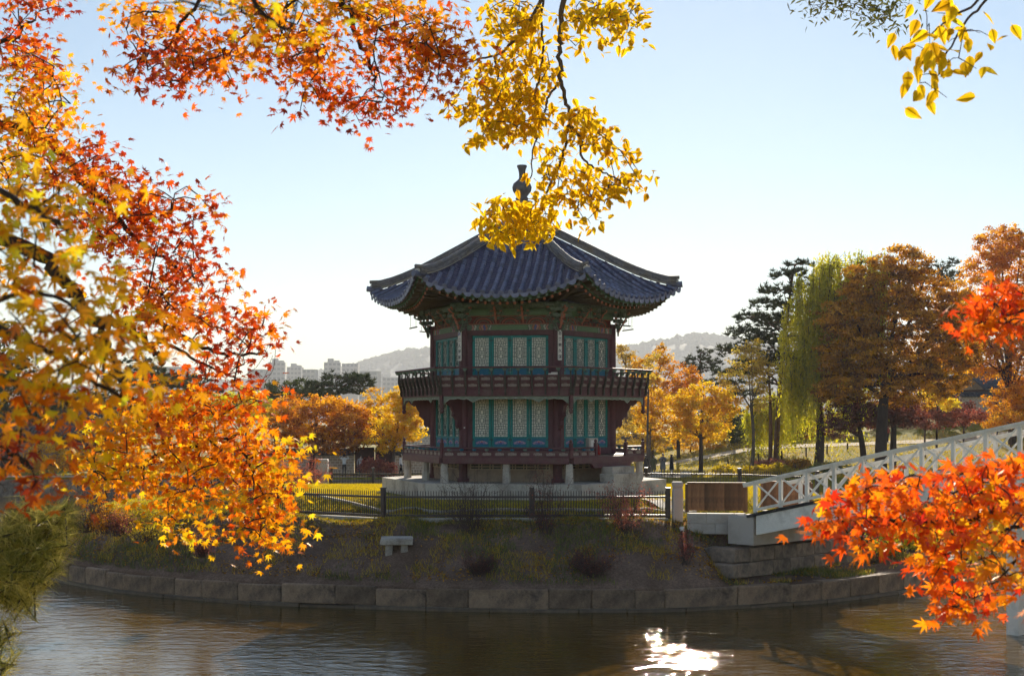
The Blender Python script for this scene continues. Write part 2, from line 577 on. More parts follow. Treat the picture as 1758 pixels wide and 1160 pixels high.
def catmull(pts, n, closed=True):
    out = []
    k = len(pts)
    rngk = range(k) if closed else range(k - 1)
    for i in rngk:
        g = (lambda j: np.array(pts[j % k], float)) if closed else (lambda j: np.array(pts[min(max(j, 0), k - 1)], float))
        p0, p1, p2, p3 = g(i - 1), g(i), g(i + 1), g(i + 2)
        for s in range(n):
            t = s / n
            out.append(.5 * ((2 * p1) + (-p0 + p2) * t + (2 * p0 - 5 * p1 + 4 * p2 - p3) * t * t + (-p0 + 3 * p1 - 3 * p2 + p3) * t ** 3))
    if not closed:
        out.append(np.array(pts[-1], float))
    return np.array(out)


OUT = catmull(_ctl, 10)
_A, _B = OUT, np.roll(OUT, -1, 0)


def _edge_exact(x, y):
    """distance to the island's shore"""
    p = np.stack([np.asarray(x, float).ravel(), np.asarray(y, float).ravel()], -1)
    best = np.full(len(p), 1e9)
    for a, b in zip(_A, _B):
        d = b - a
        t = np.clip(((p - a) @ d) / (d @ d), 0, 1)
        q = p - (a + t[:, None] * d)
        best = np.minimum(best, (q ** 2).sum(1))
    return np.sqrt(best).reshape(np.shape(x))


_GX0, _GY0, _GS = -24.0, 36.0, .12
_gxx, _gyy = np.meshgrid(np.arange(_GX0, 24, _GS), np.arange(_GY0, 78, _GS))
_EG = _edge_exact(_gxx, _gyy)


def edge_dist(x, y):
    """shore distance from a grid, bilinear"""
    fx = np.clip((np.asarray(x, float) - _GX0) / _GS, 0, _EG.shape[1] - 1.01); fy = np.clip((np.asarray(y, float) - _GY0) / _GS, 0, _EG.shape[0] - 1.01)
    ix, iy = fx.astype(int), fy.astype(int)
    ax, ay = fx - ix, fy - iy
    return (_EG[iy, ix] * (1 - ax) + _EG[iy, ix + 1] * ax) * (1 - ay) + (_EG[iy + 1, ix] * (1 - ax) + _EG[iy + 1, ix + 1] * ax) * ay


def island_z(x, y):
    x, y = np.asarray(x, float), np.asarray(y, float)
    s = edge_dist(x, y)
    top = 2.42 + .5 * ramp(s, 4.6, 6.8) - .45 * ramp(y, 57, 64)
    z = .56 + (top - .56) * np.clip(s / 3.2, 0, 1) ** .85
    z = z + (vnoise(x, y, .9, 1) - .5) * .30 * ramp(s, .3, 1.5) * (1 - ramp(s, 5, 6)) + (vnoise(x, y, 2.7, 2) - .5) * .13 * ramp(s, .3, 1) * (1 - ramp(s, 5, 6))
    # terrace cut for the bridge foot
    cut = ramp(x, 6.0, 6.9) * (1 - ramp(x, 12.5, 13.5)) * (1 - ramp(s, 2.0, 3.0))
    return z * (1 - cut) + np.minimum(z, .62 + .09 * s) * cut


def island_material():
    m, t, b, out = _principled('island_soil_and_lawn')
    N, L = t.nodes.new, t.links.new
    tc = N('ShaderNodeTexCoord')
    at = N('ShaderNodeAttribute'); at.attribute_name = 'shore'
    n1 = N('ShaderNodeTexNoise'); n1.inputs['Scale'].default_value = .8; n1.inputs['Detail'].default_value = 9; n1.inputs['Roughness'].default_value = .72
    n2 = N('ShaderNodeTexNoise'); n2.inputs['Scale'].default_value = 14; n2.inputs['Detail'].default_value = 8; n2.inputs['Roughness'].default_value = .75
    L(tc.outputs['Object'], n1.inputs[0]); L(tc.outputs['Object'], n2.inputs[0])
    soil = N('ShaderNodeValToRGB')
    soil.color_ramp.elements[0].color = (.125, .078, .055, 1); soil.color_ramp.elements[0].position = .3
    soil.color_ramp.elements[1].color = (.33, .22, .165, 1); soil.color_ramp.elements[1].position = .72
    e = soil.color_ramp.elements.new(.5); e.color = (.20, .135, .10, 1)
    L(n1.outputs['Fac'], soil.inputs[0])
    gr = N('ShaderNodeValToRGB')
    gr.color_ramp.elements[0].color = (.15, .16, .025, 1); gr.color_ramp.elements[0].position = .3
    gr.color_ramp.elements[1].color = (.34, .29, .04, 1); gr.color_ramp.elements[1].position = .7
    L(n2.outputs['Fac'], gr.inputs[0])
    # grass from the fence inwards, ragged towards the water
    ad = N('ShaderNodeMath'); ad.operation = 'MULTIPLY_ADD'; ad.inputs[1].default_value = 3.2; ad.inputs[2].default_value = -1.6
    L(n1.outputs['Fac'], ad.inputs[0])
    sm = N('ShaderNodeMath'); L(at.outputs['Fac'], sm.inputs[0]); L(ad.outputs[0], sm.inputs[1])
    mr = N('ShaderNodeMapRange'); mr.inputs['From Min'].default_value = 3.0; mr.inputs['From Max'].default_value = 4.6
    L(sm.outputs[0], mr.inputs['Value'])
    mx = N('ShaderNodeMixRGB'); L(mr.outputs[0], mx.inputs[0]); L(soil.outputs[0], mx.inputs[1]); L(gr.outputs[0], mx.inputs[2])
    ml = N('ShaderNodeMixRGB'); ml.blend_type = 'MULTIPLY'; ml.inputs[0].default_value = .85
    r2 = N('ShaderNodeValToRGB')
    r2.color_ramp.elements[0].color = (.40, .38, .36, 1); r2.color_ramp.elements[0].position = .35
    r2.color_ramp.elements[1].color = (1.3, 1.25, 1.2, 1); r2.color_ramp.elements[1].position = .66
    L(n2.outputs['Fac'], r2.inputs[0]); L(mx.outputs[0], ml.inputs[1]); L(r2.outputs[0], ml.inputs[2])
    L(ml.outputs[0], b.inputs['Base Color'])
    b.inputs['Roughness'].default_value = .95; b.inputs['Specular IOR Level'].default_value = .1
    bp = N('ShaderNodeBump'); bp.inputs['Strength'].default_value = .9; bp.inputs['Distance'].default_value = .034
    L(n2.outputs['Fac'], bp.inputs['Height']); L(bp.outputs[0], b.inputs['Normal'])
    return m


M['island'] = island_material()
cen = np.array([0.4, 56.0])
NR, NO = 60, len(OUT)
fr = 1 - (np.linspace(0, 1, NR) ** 1.35) * .999
fr[0] = 1.0
g = cen + (OUT[None, :, :] - cen) * fr[:, None, None]
gx, gy = g[..., 0], g[..., 1]
gzv = island_z(gx, gy)
gzv[0] = .50
skirt = np.stack([OUT[:, 0] * 1.0, OUT[:, 1], np.full(NO, -1.7)], -1)
skirt[:, :2] = cen + (OUT - cen) * .985
ring0 = g[0] * 1.0
vv = np.concatenate([skirt, np.stack([(cen + (gx[..., None] * 0 + g - cen))[..., 0], g[..., 1], gzv], -1).reshape(-1, 3)])
vv[NO:2 * NO, :2] = cen + (OUT - cen) * .985
ii = np.arange((NR + 1) * NO).reshape(NR + 1, NO)
fc = np.stack([ii[:-1], np.roll(ii, -1, 1)[:-1], np.roll(ii, -1, 1)[1:], ii[1:]], -1).reshape(-1, 4)
me = npmesh('island', vv, fc, M['island'], smooth=True)
sh = me.attributes.new('shore', 'FLOAT', 'POINT')
sh.data.foreach_set('value', np.concatenate([np.zeros(NO), edge_dist(gx, gy).ravel()]).astype(np.float32))
tag(inst('island', me), 'sloping soil and lawn of the round island', None, None, 'structure')


# ---- stone retaining wall round the island
def stone_mesh(name, d, mat, jit=.014, bev=.035, seed=0, cuts=1):
    rs = random.Random(seed)
    bm = bmesh.new()
    bmesh.ops.create_cube(bm, size=1)
    for v in bm.verts:
        v.co = Vector((v.co.x * d[0], v.co.y * d[1], v.co.z * d[2]))
    bmesh.ops.bevel(bm, geom=bm.edges[:], offset=min(bev, min(d) * .3), segments=2, affect='EDGES', profile=.6)
    for v in bm.verts:
        v.co += Vector((rs.uniform(-1, 1), rs.uniform(-1, 1), rs.uniform(-1, 1))) * jit
    me = bpy.data.meshes.new(name)
    bm.to_mesh(me)
    bm.free()
    me.materials.append(mat)
    return me


_len = np.concatenate([[0], np.cumsum(np.linalg.norm(_B - _A, axis=1))])
_TOT = _len[-1]


def along(s):
    s = s % _TOT
    i = min(int(np.searchsorted(_len, s, 'right') - 1), len(_A) - 1)
    t = (s - _len[i]) / max(_len[i + 1] - _len[i], 1e-9)
    d = _B[i] - _A[i]
    return _A[i] + d * t, d / np.linalg.norm(d)


wall = thing('retaining_wall', 'low curved wall of rough stone blocks along the island shore', 'stone wall', (0.4, 40.0, 0))
S_END = _len[15 * 10 + 8]
rs = random.Random(11)
s = -3.0
while s < S_END:
    L = rs.uniform(1.0, 1.8)
    mid0, _ = along(s + L / 2)
    if -4 < mid0[0] < 8:
        L = rs.choice([.9, 1.3, 1.6, 1.9, 2.4])
    elif mid0[0] >= 8:
        L = rs.uniform(1.1, 1.6)
    mid, d = along(s + L / 2)
    nrm = np.array([-d[1], d[0]])
    h = .56 + rs.uniform(-.03, .05)
    c = mid + nrm * .22
    me = stone_mesh('stone', (L - .012, .50, h), M['wallstone'], .016, .045, rs.random())
    inst('stone', me, wall, (c[0] - .4, c[1] - 40.0, .09 + h / 2), (rs.uniform(-.02, .02), rs.uniform(-.006, .006), math.atan2(d[1], d[0])))
    s += L
s = -3.0
while s < S_END:
    L = rs.uniform(1.3, 2.4)
    mid, d = along(s + L / 2)
    nrm = np.array([-d[1], d[0]])
    c = mid + nrm * .14
    me = stone_mesh('footing_stone', (L - .02, .5, .40), M['wetstone'], .012, .03, rs.random())
    inst('footing_stone', me, wall, (c[0] - .4, c[1] - 40.0, -.10 + rs.uniform(-.012, .012)), (0, 0, math.atan2(d[1], d[0])))
    s += L

# far bank wall seen on the left
fb = thing('bank_wall', 'dark stone block wall along the far pond bank under the sandy path', 'stone wall', (-30, 99.9, 0))
for row in range(3):
    x = -62.0 + row * .7
    while x < 10:
        L = rs.uniform(1.2, 2.2)
        if x < -8 or row == 0:
            inst('stone', stone_mesh('stone', (L - .03, .4, .44), M['old_stone'], .012, .03, rs.random()), fb, (x + L / 2 + 30, -.1 + row * .05, .1 + row * .45))
        x += L

# sandy path on the far bank
M['sand'] = pm('sandy_path', (.50, .42, .31), (.40, .33, .24), 4, .95, .1)
pb = MB()
rowa, rowb = [], []
for x in np.arange(-95, 14, 2.0):
    rowa.append((x, 100.6, float(gz(x, 100.6)) + .012)); rowb.append((x, 103.6, float(gz(x, 103.6)) + .012))
pb.strip(rowa, rowb)
tag(pb.build('path', M['sand'], fix=False), 'sandy path along the far bank', None, None, 'structure')
pb = MB()
ra, rb = [], []
for x in np.arange(12, 78, 1.5):
    yc = 118 + 5.5 * math.sin((x - 12) / 23) + (x - 12) * .12
    ra.append((x, yc, float(gz(x, yc)) + .05)); rb.append((x, yc + 2.6, float(gz(x, yc + 2.6)) + .05))
pb.strip(ra, rb)
tag(pb.build('path', M['sand'], fix=False), 'sandy path winding up the lawn', None, None, 'structure')

# ---- hills
HS = 4.0
hxs = np.arange(-1050, 1051, 12.0)
hys = np.concatenate([np.arange(640, 1010, 12.0), np.arange(1010, 1180, 25.0)])
_rp = [(-400, 668), (100, 662), (300, 655), (420, 648), (520, 640), (560, 634), (620, 617), (660, 606), (700, 597), (740, 595), (850, 590), (960, 600), (1055, 599), (1100, 588), (1150, 579), (1195, 568), (1235, 573), (1300, 585), (1400, 596), (1600, 612), (1900, 632), (2400, 668)]


def ridge(x):
    px = CX + np.asarray(x) / 1000 * F
    yy = np.interp(px, [a for a, b in _rp], [b for a, b in _rp])
    return ZC / HS + (HY - yy) * 1000 / F


HX, HYY = np.meshgrid(hxs, hys)


def hill_z(x, y):
    r = ridge(np.asarray(x) * 1000 / np.maximum(y, 640)) - 4
    prof = np.where(y < 1000, ramp(y, 655, 1010), 1 - .5 * ramp(y, 1000, 1240))
    return 0.5 + r * prof * (1 - .16 * np.abs(np.sin(np.asarray(x) / 55 + y / 90)) * ramp(y, 680, 900) * (1 - ramp(y, 930, 1000)))


HZ = hill_z(HX, HYY) + (vnoise(HX, HYY, .045, 5) - .5) * 1.6 * ramp(HYY, 660, 720)
M['hill'] = pm('wooded_hill', (.085, .10, .045), (.04, .055, .028), .05, .95, 0)
n1, n2 = len(hxs), len(hys)
ii = np.arange(n1 * n2).reshape(n2, n1)
fc = np.stack([ii[:-1, :-1], ii[:-1, 1:], ii[1:, 1:], ii[1:, :-1]], -1).reshape(-1, 4)
tag(inst('hill', npmesh('hill', np.stack([HX, HYY, HZ], -1).reshape(-1, 3) * HS, fc, M['hill'], smooth=True)), 'hazy wooded hills on the skyline', None, None, 'structure')
_ico = bmesh.new()
bmesh.ops.create_icosphere(_ico, subdivisions=1, radius=1)
ICO_V = np.array([v.co[:] for v in _ico.verts]); ICO_F = np.array([[v.index for v in f.verts] for f in _ico.faces])
_ico.free()
NT = 8000
tx = rng.uniform(-620, 640, NT); ty = rng.uniform(690, 1015, NT)
ty[:3000] = rng.uniform(960, 1012, 3000)
tz = hill_z(tx, ty) + (vnoise(tx, ty, .045, 5) - .5) * 1.6
sz = rng.uniform(1.3, 3.2, NT)
vsx = ICO_V[None] * (sz[:, None, None] * np.stack([np.ones(NT), np.ones(NT), rng.uniform(.65, 1.05, NT)], -1)[:, None, :]) * rng.uniform(.8, 1.12, (NT, len(ICO_V), 1))
vsx = vsx + np.stack([tx, ty, tz + sz * .45], -1)[:, None, :]
fcx = ICO_F[None] + (np.arange(NT) * len(ICO_V))[:, None, None]
M['hill_tree'] = leaf_mat('hill_forest_leaves', [(0, (.06, .085, .03)), (.5, (.11, .13, .04)), (.8, (.14, .115, .035)), (1, (.20, .12, .03))], .1, .8, 0)
tint = np.repeat(np.clip(rng.normal(.4, .22, NT), 0, 1), len(ICO_F))
tag(inst('hill_forest', npmesh('hill_forest', vsx.reshape(-1, 3) * HS, fcx.reshape(-1, 3), M['hill_tree'], tint)), 'distant forest covering the hazy hills', 'forest', None, 'stuff')

# ---- haze
hz = MB().box((0, 2340, 160), (11400, 5000, 326)).build('haze', [])
hm = bpy.data.materials.new('haze_air')
hm.use_nodes = True
ht = hm.node_tree
ht.nodes.clear()
ho = ht.nodes.new('ShaderNodeOutputMaterial')
hv = ht.nodes.new('ShaderNodeVolumePrincipled')
hv.inputs['Color'].default_value = (.93, .95, 1.0, 1)
hv.inputs['Density'].default_value = 0.00021
hv.inputs['Anisotropy'].default_value = 0.05
ht.links.new(hv.outputs[0], ho.inputs['Volume'])
hz.data.materials.append(hm)
tag(hz, 'thin pale autumn haze over the whole place', 'haze', None, 'stuff')

# ------------------------------------------------------------------ the pavilion
# built in facet coordinates: x along the facet, -y outwards, z absolute; facet i is turned by 60 degrees * i
PVX, PVY, PVB = 0.39, 52.0, 2.9
pav = thing('pavilion', 'two-storey hexagonal wooden pavilion with blue-grey tiled roof on the island', 'pavilion', (PVX, PVY, PVB), R_(-8.6))
T30 = math.tan(R_(30)); C30 = math.cos(R_(30))
RC, RB, RP, RR = 3.49, 4.73, 5.60, 6.14           # columns, balcony, platform, roof corner
AC, AB, AP = RC * C30, RB * C30, RP * C30
LZ = (0, 0, -PVB)


def six(name, me, parent=None, facets=range(6), half=False):
    return [inst(name, me, parent or pav, LZ, (0, 0, R_(60 * i + (30 if half else 0)))) for i in facets]


def hexplate(mb, r, z0, z1, mi=0, n=6, hole=None):
    pts = [(r * math.sin(R_(60 * k + 30)), -r * math.cos(R_(60 * k + 30))) for k in range(6)]
    mb.plate(pts, z1 - z0, lambda a, b, t: (a, b, z0 + t), mi)
    return mb


# ---- stone platform: core, rim blocks, paving slabs
core = hexplate(MB(), RP - .36, 2.5, 3.44).build('platform', M['granite'], pav, LZ)
rs = random.Random(5)
for i in range(6):
    a0 = -RP / 2
    k = 0
    while a0 < RP / 2 - .05:
        L = min(rs.uniform(.8, 1.5), RP / 2 - a0)
        if RP / 2 - (a0 + L) < .5:
            L = RP / 2 - a0
        # mitre the two end blocks
        y0, y1 = -AP, -AP + .42
        l0 = a0 + .008; l1 = a0 + L - .008
        b0 = max(l0, -(RP / 2 - .42 * T30)); b1 = min(l1, RP / 2 - .42 * T30)
        zt = 3.47 + rs.uniform(-.006, .008)
        mb = MB()
        mb.plate([(l0, y0), (l1, y0), (b1, y1), (b0, y1)], zt - 2.55, lambda a, b, t: (a, b, 2.55 + t))
        o = mb.build('platform_stone', M['granite'], core)
        o.rotation_euler = (0, 0, R_(60 * i))
        a0 += L
slab = MB()
hexplate(slab, RP - .5, 3.44, 3.462)
slab.build('paving', M['granite'], core)

# ---- pillars under the deck and foundation wall
pil = MB().lathe([(.155, 3.465), (.15, 3.6), (.135, 4.1), (.13, 4.17)], n=8).mesh('stone_pillar', M['granite'])
for k in range(6):
    a = R_(60 * k + 30)
    inst('stone_pillar', pil, pav, (RB * .965 * math.sin(a), -RB * .965 * math.cos(a), -PVB), (0, 0, a))
    a2 = R_(60 * k)
    inst('stone_pillar', pil, pav, (AB * .96 * math.sin(a2), -AB * .96 * math.cos(a2), -PVB), (0, 0, a2))
wl = MB()
wl.box((0, -AC, 3.80), (RC - .1, .16, .68))
fw = wl.mesh('foundation_wall', M['plaster'])
vm = MB()
for z in (3.93, 4.03, 4.13):
    vm.box((0, -AC - .115, z), (RC - .5, .06, .032))
for k in range(15):
    vm.box((-1.46 + k * .2085 + (.1 if k % 2 else 0), -AC - .114, 3.98), (.03, .05, .07))
    vm.box((-1.46 + k * .2085 + (.1 if k % 2 else 0), -AC - .114, 4.08), (.03, .05, .07))
vme = vm.mesh('vent_grille', M['vent'])
dk = MB().box((0, -AC - .085, 4.03), (RC - .52, .02, .19)).mesh('vent_shade_sheet', M['iron'])  # flat black sheet on the wall, painted-in shade of the vent openings
for o in six('foundation_wall', fw):
    inst('vent_grille', vme, o); inst('vent_shade_sheet', dk, o)

# ---- decks
hexplate(MB(), RB - .12, 4.34, 4.45).build('lower_deck', M['floorwood'], pav, LZ)
hexplate(MB(), RB - .12, 6.72, 6.93).build('upper_deck', M['maroon'], pav, LZ)
hexplate(MB(), RC - .2, 9.55, 9.62).build('ceiling', M['green_board'], pav, LZ)
six('deck_beam', MB().cbox((0, -AB + .02, 4.285), (RB - .14, .16, .25), .012).mesh('deck_beam', M['maroon_rail']))
six('balcony_beam', MB().cbox((0, -AB + .02, 6.735), (RB - .13, .17, .27), .012).mesh('balcony_beam', M['maroon_rail']))

# ---- columns
cm = MB().lathe([(.24, 3.46), (.24, 3.60)], n=16).lathe([(.175, 3.60), (.175, 6.5), (.168, 9.42)], n=16)
cme = cm.mesh('pillar', M['maroon'], smooth=False)
for k in range(6):
    a = R_(60 * k + 30)
    inst('pillar', cme, pav, (RC * math.sin(a), -RC * math.cos(a), -PVB), (0, 0, a))

# ---- doors
def door(zb, zt, plate_h, big):
    """one leaf, .70 wide, x centred; returns frame, lattice, paper, panel, ornament meshes"""
    W = .69
    fr = MB()
    d = .055
    zl = zb + plate_h
    for sx in (-1, 1):
        fr.box((sx * (W / 2 - .045), 0, (zb + zt) / 2), (.09, d, zt - zb))
    for z, h in ((zb + .03, .06), (zt - .04, .08), (zl, .06)):
        fr.box((0, .001, z), (W - .18, d, h))
    la = MB()
    x0, x1 = -(W / 2 - .09), W / 2 - .09
    z0, z1 = zl + .03, zt - .08
    w, h = x1 - x0, z1 - z0
    b = .0145
    gx_ = lambda u: x0 + w * u / 8
    n = 22 if big else 18
    gz_ = lambda q: z0 + h * q / n

    def H(q, u0, u1):
        la.box(((gx_(u0) + gx_(u1)) / 2, -.0, gz_(q)), (abs(gx_(u1) - gx_(u0)), .012, b))

    def V(u, q0, q1):
        la.box((gx_(u), .001, (gz_(q0) + gz_(q1)) / 2), (b, .012, abs(gz_(q1) - gz_(q0))))
    mid = n / 2
    for sg in (-1, 1):
        f = lambda q: mid + sg * q
        V(1, mid, f(mid)); V(7, mid, f(mid)) if sg > 0 else V(7, f(mid), mid)
        H(f(.55), .0, 3); H(f(.55), 5, 8)
        H(f(1.15), 2, 6)
        H(f(3.35), 2.2, 5.8)
        V(3, f(1.15), f(3.35)); V(5, f(1.15), f(3.35))
        V(2, f(.55), f(4.2)); V(6, f(.55), f(4.2))
        H(f(1.9), 0, 3); H(f(1.9), 5, 8); H(f(2.7), 0, 3); H(f(2.7), 5, 8)
        H(f(4.2), 0, 8)
        V(4, f(3.35), f(5.2))
        H(f(5.2), 1, 7); V(2.6, f(4.2), f(6.9)); V(5.4, f(4.2), f(6.9)); H(f(6.0), 0, 2.6); H(f(6.0), 5.4, 8)
        V(3.5, f(5.2), f(6.9)); V(4.5, f(5.2), f(6.9))
        H(f(6.9), 0, 8)
        V(4, f(6.9), f(8.1)); H(f(8.1), 0, 8); V(2, f(6.9), f(mid)); V(6, f(6.9), f(mid))
        if big:
            H(f(9.2), 1, 7); V(3, f(8.1), f(9.9)); V(5, f(8.1), f(9.9)); H(f(9.9), 0, 8); V(4, f(9.9), f(mid))
        else:
            V(3, f(8.1), f(mid)); V(5, f(8.1), f(mid))
    H(mid, 1, 7)
    V(4, mid - 1.15, mid + 1.15)
    pp = MB().box((0, .014, (z0 + z1) / 2), (w + .02, .004, h + .02))
    pn = MB().box((0, .006, (zb + .06 + zl - .03) / 2), (W - .18, .03, zl - .03 - zb - .06))
    # painted cloud ornament on the bottom panel
    orn = MB()
    zc = (zb + .06 + zl - .03) / 2
    hh = (zl - .09 - zb) * .42
    for cx_, cz_, r_, mi in ((0, .1, .075, 0), (-.09, 0, .065, 0), (.09, 0, .065, 0), (-.165, -.15, .048, 0), (.165, -.15, .048, 0), (0, -.2, .045, 1), (-.09, -.05, .03, 1), (.09, -.05, .03, 1), (0, .15, .03, 2)):
        pts = [(cx_ + r_ * math.cos(a) * 1.15, zc + cz_ * hh + r_ * .78 * math.sin(a)) for a in [2 * math.pi * k / 10 for k in range(10)]]
        th = .006 + .003 * mi
        orn.plate(pts, th, lambda p, q, t: (p, -.012 - t - (cx_ % .013) * .1, q), mi)
    hg = MB()
    for sx in (-1, 1):
        hg.box((sx * (W / 2 - .03), -.034, zt - .17), (.045, .016, .05))
        hg.box((sx * (W / 2 - .03), -.034, zl - .08), (.045, .016, .05))
    return (fr.mesh('door', M['teal']), la.mesh('lattice', M['lattice']), pp.mesh('paper', M['paper']), pn.mesh('door_panel', M['teal_blue']),
            orn.mesh('ornament', [M['lilac'], M['blue_paint'], M['salmon']]), hg.mesh('hinge', M['iron']))


def paper_mat():
    m = bpy.data.materials.new('door_paper')
    m.use_nodes = True
    t = m.node_tree; t.nodes.clear()
    N, L = t.nodes.new, t.links.new
    out = N('ShaderNodeOutputMaterial')
    tc = N('ShaderNodeTexCoord'); nz = N('ShaderNodeTexNoise'); nz.inputs['Scale'].default_value = 5
    L(tc.outputs['Object'], nz.inputs[0])
    rp = N('ShaderNodeValToRGB'); rp.color_ramp.elements[0].color = (.84, .79, .70, 1); rp.color_ramp.elements[1].color = (.93, .90, .85, 1)
    L(nz.outputs['Fac'], rp.inputs[0])
    a = N('ShaderNodeBsdfDiffuse'); b = N('ShaderNodeBsdfTranslucent')
    L(rp.outputs[0], a.inputs[0]); L(rp.outputs[0], b.inputs[0])
    mx = N('ShaderNodeMixShader'); mx.inputs[0].default_value = .25
    L(a.outputs[0], mx.inputs[1]); L(b.outputs[0], mx.inputs[2]); L(mx.outputs[0], out.inputs[0])
    return m


M['paper'] = paper_mat()
M['lilac'] = pm('lilac_ornament_paint', (.42, .30, .36), (.28, .17, .26), 20, .7, .1)
for zb, zt, ph, big in ((4.70, 6.70, .40, True), (7.02, 8.84, .62, False)):
    ms = door(zb, zt, ph, big)
    for i in range(6):
        for k in range(4):
            x = (-1.5 + k) * .705
            a = R_(60 * i)
            c, s_ = math.cos(a), math.sin(a)
            y = -AC - .02
            o = inst('door', ms[0], pav, (x * c - y * s_, x * s_ + y * c, -PVB), (0, 0, a))
            for nm, me in zip(('lattice', 'paper', 'door_panel', 'ornament', 'hinge'), ms[1:]):
                inst(nm, me, o)
for sx in (-1, 1):
    for z, h in ((5.7, 2.5), (7.93, 2.0)):
        six('door_jamb', MB().box((sx * 1.51, -AC, z), (.19, .12, h)).mesh('door_jamb', M['maroon']))
six('lintel', MB().box((0, -AC - .01, 8.945), (RC - .3, .17, .18)).mesh('lintel', M['maroon']))
six('lintel', MB().box((0, -AC - .01, 6.82), (RC - .3, .16, .22)).mesh('lintel', M['maroon']))
six('door_sill', MB().box((0, -AC - .02, 4.58), (RC - .3, .18, .24)).mesh('door_sill', M['maroon']))

# ---- painted beam above the doors: green field, scrolled coloured ends
pbm = six('painted_beam', MB().box((0, -AC - .02, 9.14), (RC - .30, .16, .21)).mesh('painted_beam', M['green_bracket']))
gp = MB().cbox((0, -AC - .112, 9.14), (1.34, .03, .165), .008).mesh('green_panel', M['green_board'])
emes = []
yy = -AC - .104
for sx in (-1, 1):
    em = MB()
    for j, (x0, w, mi) in enumerate(((.71, .035, 0), (.77, .05, 2), (.84, .055, 1), (.92, .05, 3), (.99, .06, 4), (1.08, .05, 1), (1.16, .07, 2), (1.26, .06, 0), (1.35, .06, 4))):
        pts = []
        for z in np.linspace(9.05, 9.23, 7):
            pts.append((sx * (x0 + .022 * math.sin((z - 9.05) * 34 + j)), z))
        for z in np.linspace(9.23, 9.05, 7):
            pts.append((sx * (x0 + w + .022 * math.sin((z - 9.05) * 34 + j)), z))
        em.plate(pts, .012 + .002 * (j % 3), lambda a, b, t: (a, yy - t, b), mi)
    emes.append(em.mesh('scroll_pattern', [M['valance_line'], M['salmon'], M['leafgreen'], M['blue_paint'], M['pink_line']]))
for o in pbm:
    inst('green_panel', gp, o)
    for eme in emes:
        inst('scroll_pattern', eme, o)

# ---- red arched panels, green boards, purlin
rpn = six('red_panel', MB().box((0, -AC - .005, 9.41), (RC - .3, .08, .33)).mesh('red_panel', M['red_panel']))
ar = MB()
for c0 in (-.98, 0, .98):
    for rr, mi in ((.36, 0), (.27, 1), (.17, 0)):
        pts = [(c0 + rr * 1.05 * math.cos(a), -AC - .062, 9.28 + rr * .72 * math.sin(a)) for a in np.linspace(.05, math.pi - .05, 11)]
        ar.tube(pts, .017, 4, mi)
ar.box((0, -AC - .055, 9.265), (RC - .32, .03, .02), None, 1); ar.box((0, -AC - .055, 9.565), (RC - .32, .03, .018), None, 1)
are = ar.mesh('arch_scroll', [M['green_bracket'], M['salmon']])
for o in rpn:
    inst('arch_scroll', are, o)
gb = six('green_beam', MB().box((0, -AC - .05, 9.66), (RC - .2, .18, .17)).box((0, -AC - .06, 9.86), (RC - .2, .14, .22)).mesh('green_beam', M['green_board']))
ge = MB().box((0, -AC - .146, 9.585), (RC - .25, .012, .014)).box((0, -AC - .146, 9.735), (RC - .25, .012, .014)).mesh('bright_line', M['green_line'])
for o in gb:
    inst('bright_line', ge, o)
six('purlin', MB().tube([(-RC * .62, -AC - .30, 9.93), (RC * .62, -AC - .30, 9.93)], .12, 10).mesh('purlin', M['green_bracket']))

# ---- bracket sets
def beak(mb, y0, L, z, w, up=.10, th=.16):
    pts = [(0, th * .1), (L * .45, 0), (L * .72, -.03), (L * .92, up * .35), (L, up), (L * .93, up + .035), (L * .86, up * .55), (L * .70, th * .62), (L * .5, th), (0, th)]
    mb.plate(pts, w, lambda a, b, t: (t - w / 2, y0 - a, z + b), 0, 1)


def spiral(mb, cx_, cz_, r, turns, y, sgn, rad=.018, mi=0):
    pts = []
    for k in range(int(turns * 10) + 1):
        a = k / 10 * 2 * math.pi
        q = r * (1 - .75 * k / (turns * 10))
        pts.append((cx_ + sgn * q * math.cos(a), y, cz_ + q * math.sin(a)))
    mb.tube(pts, rad, 4, mi)


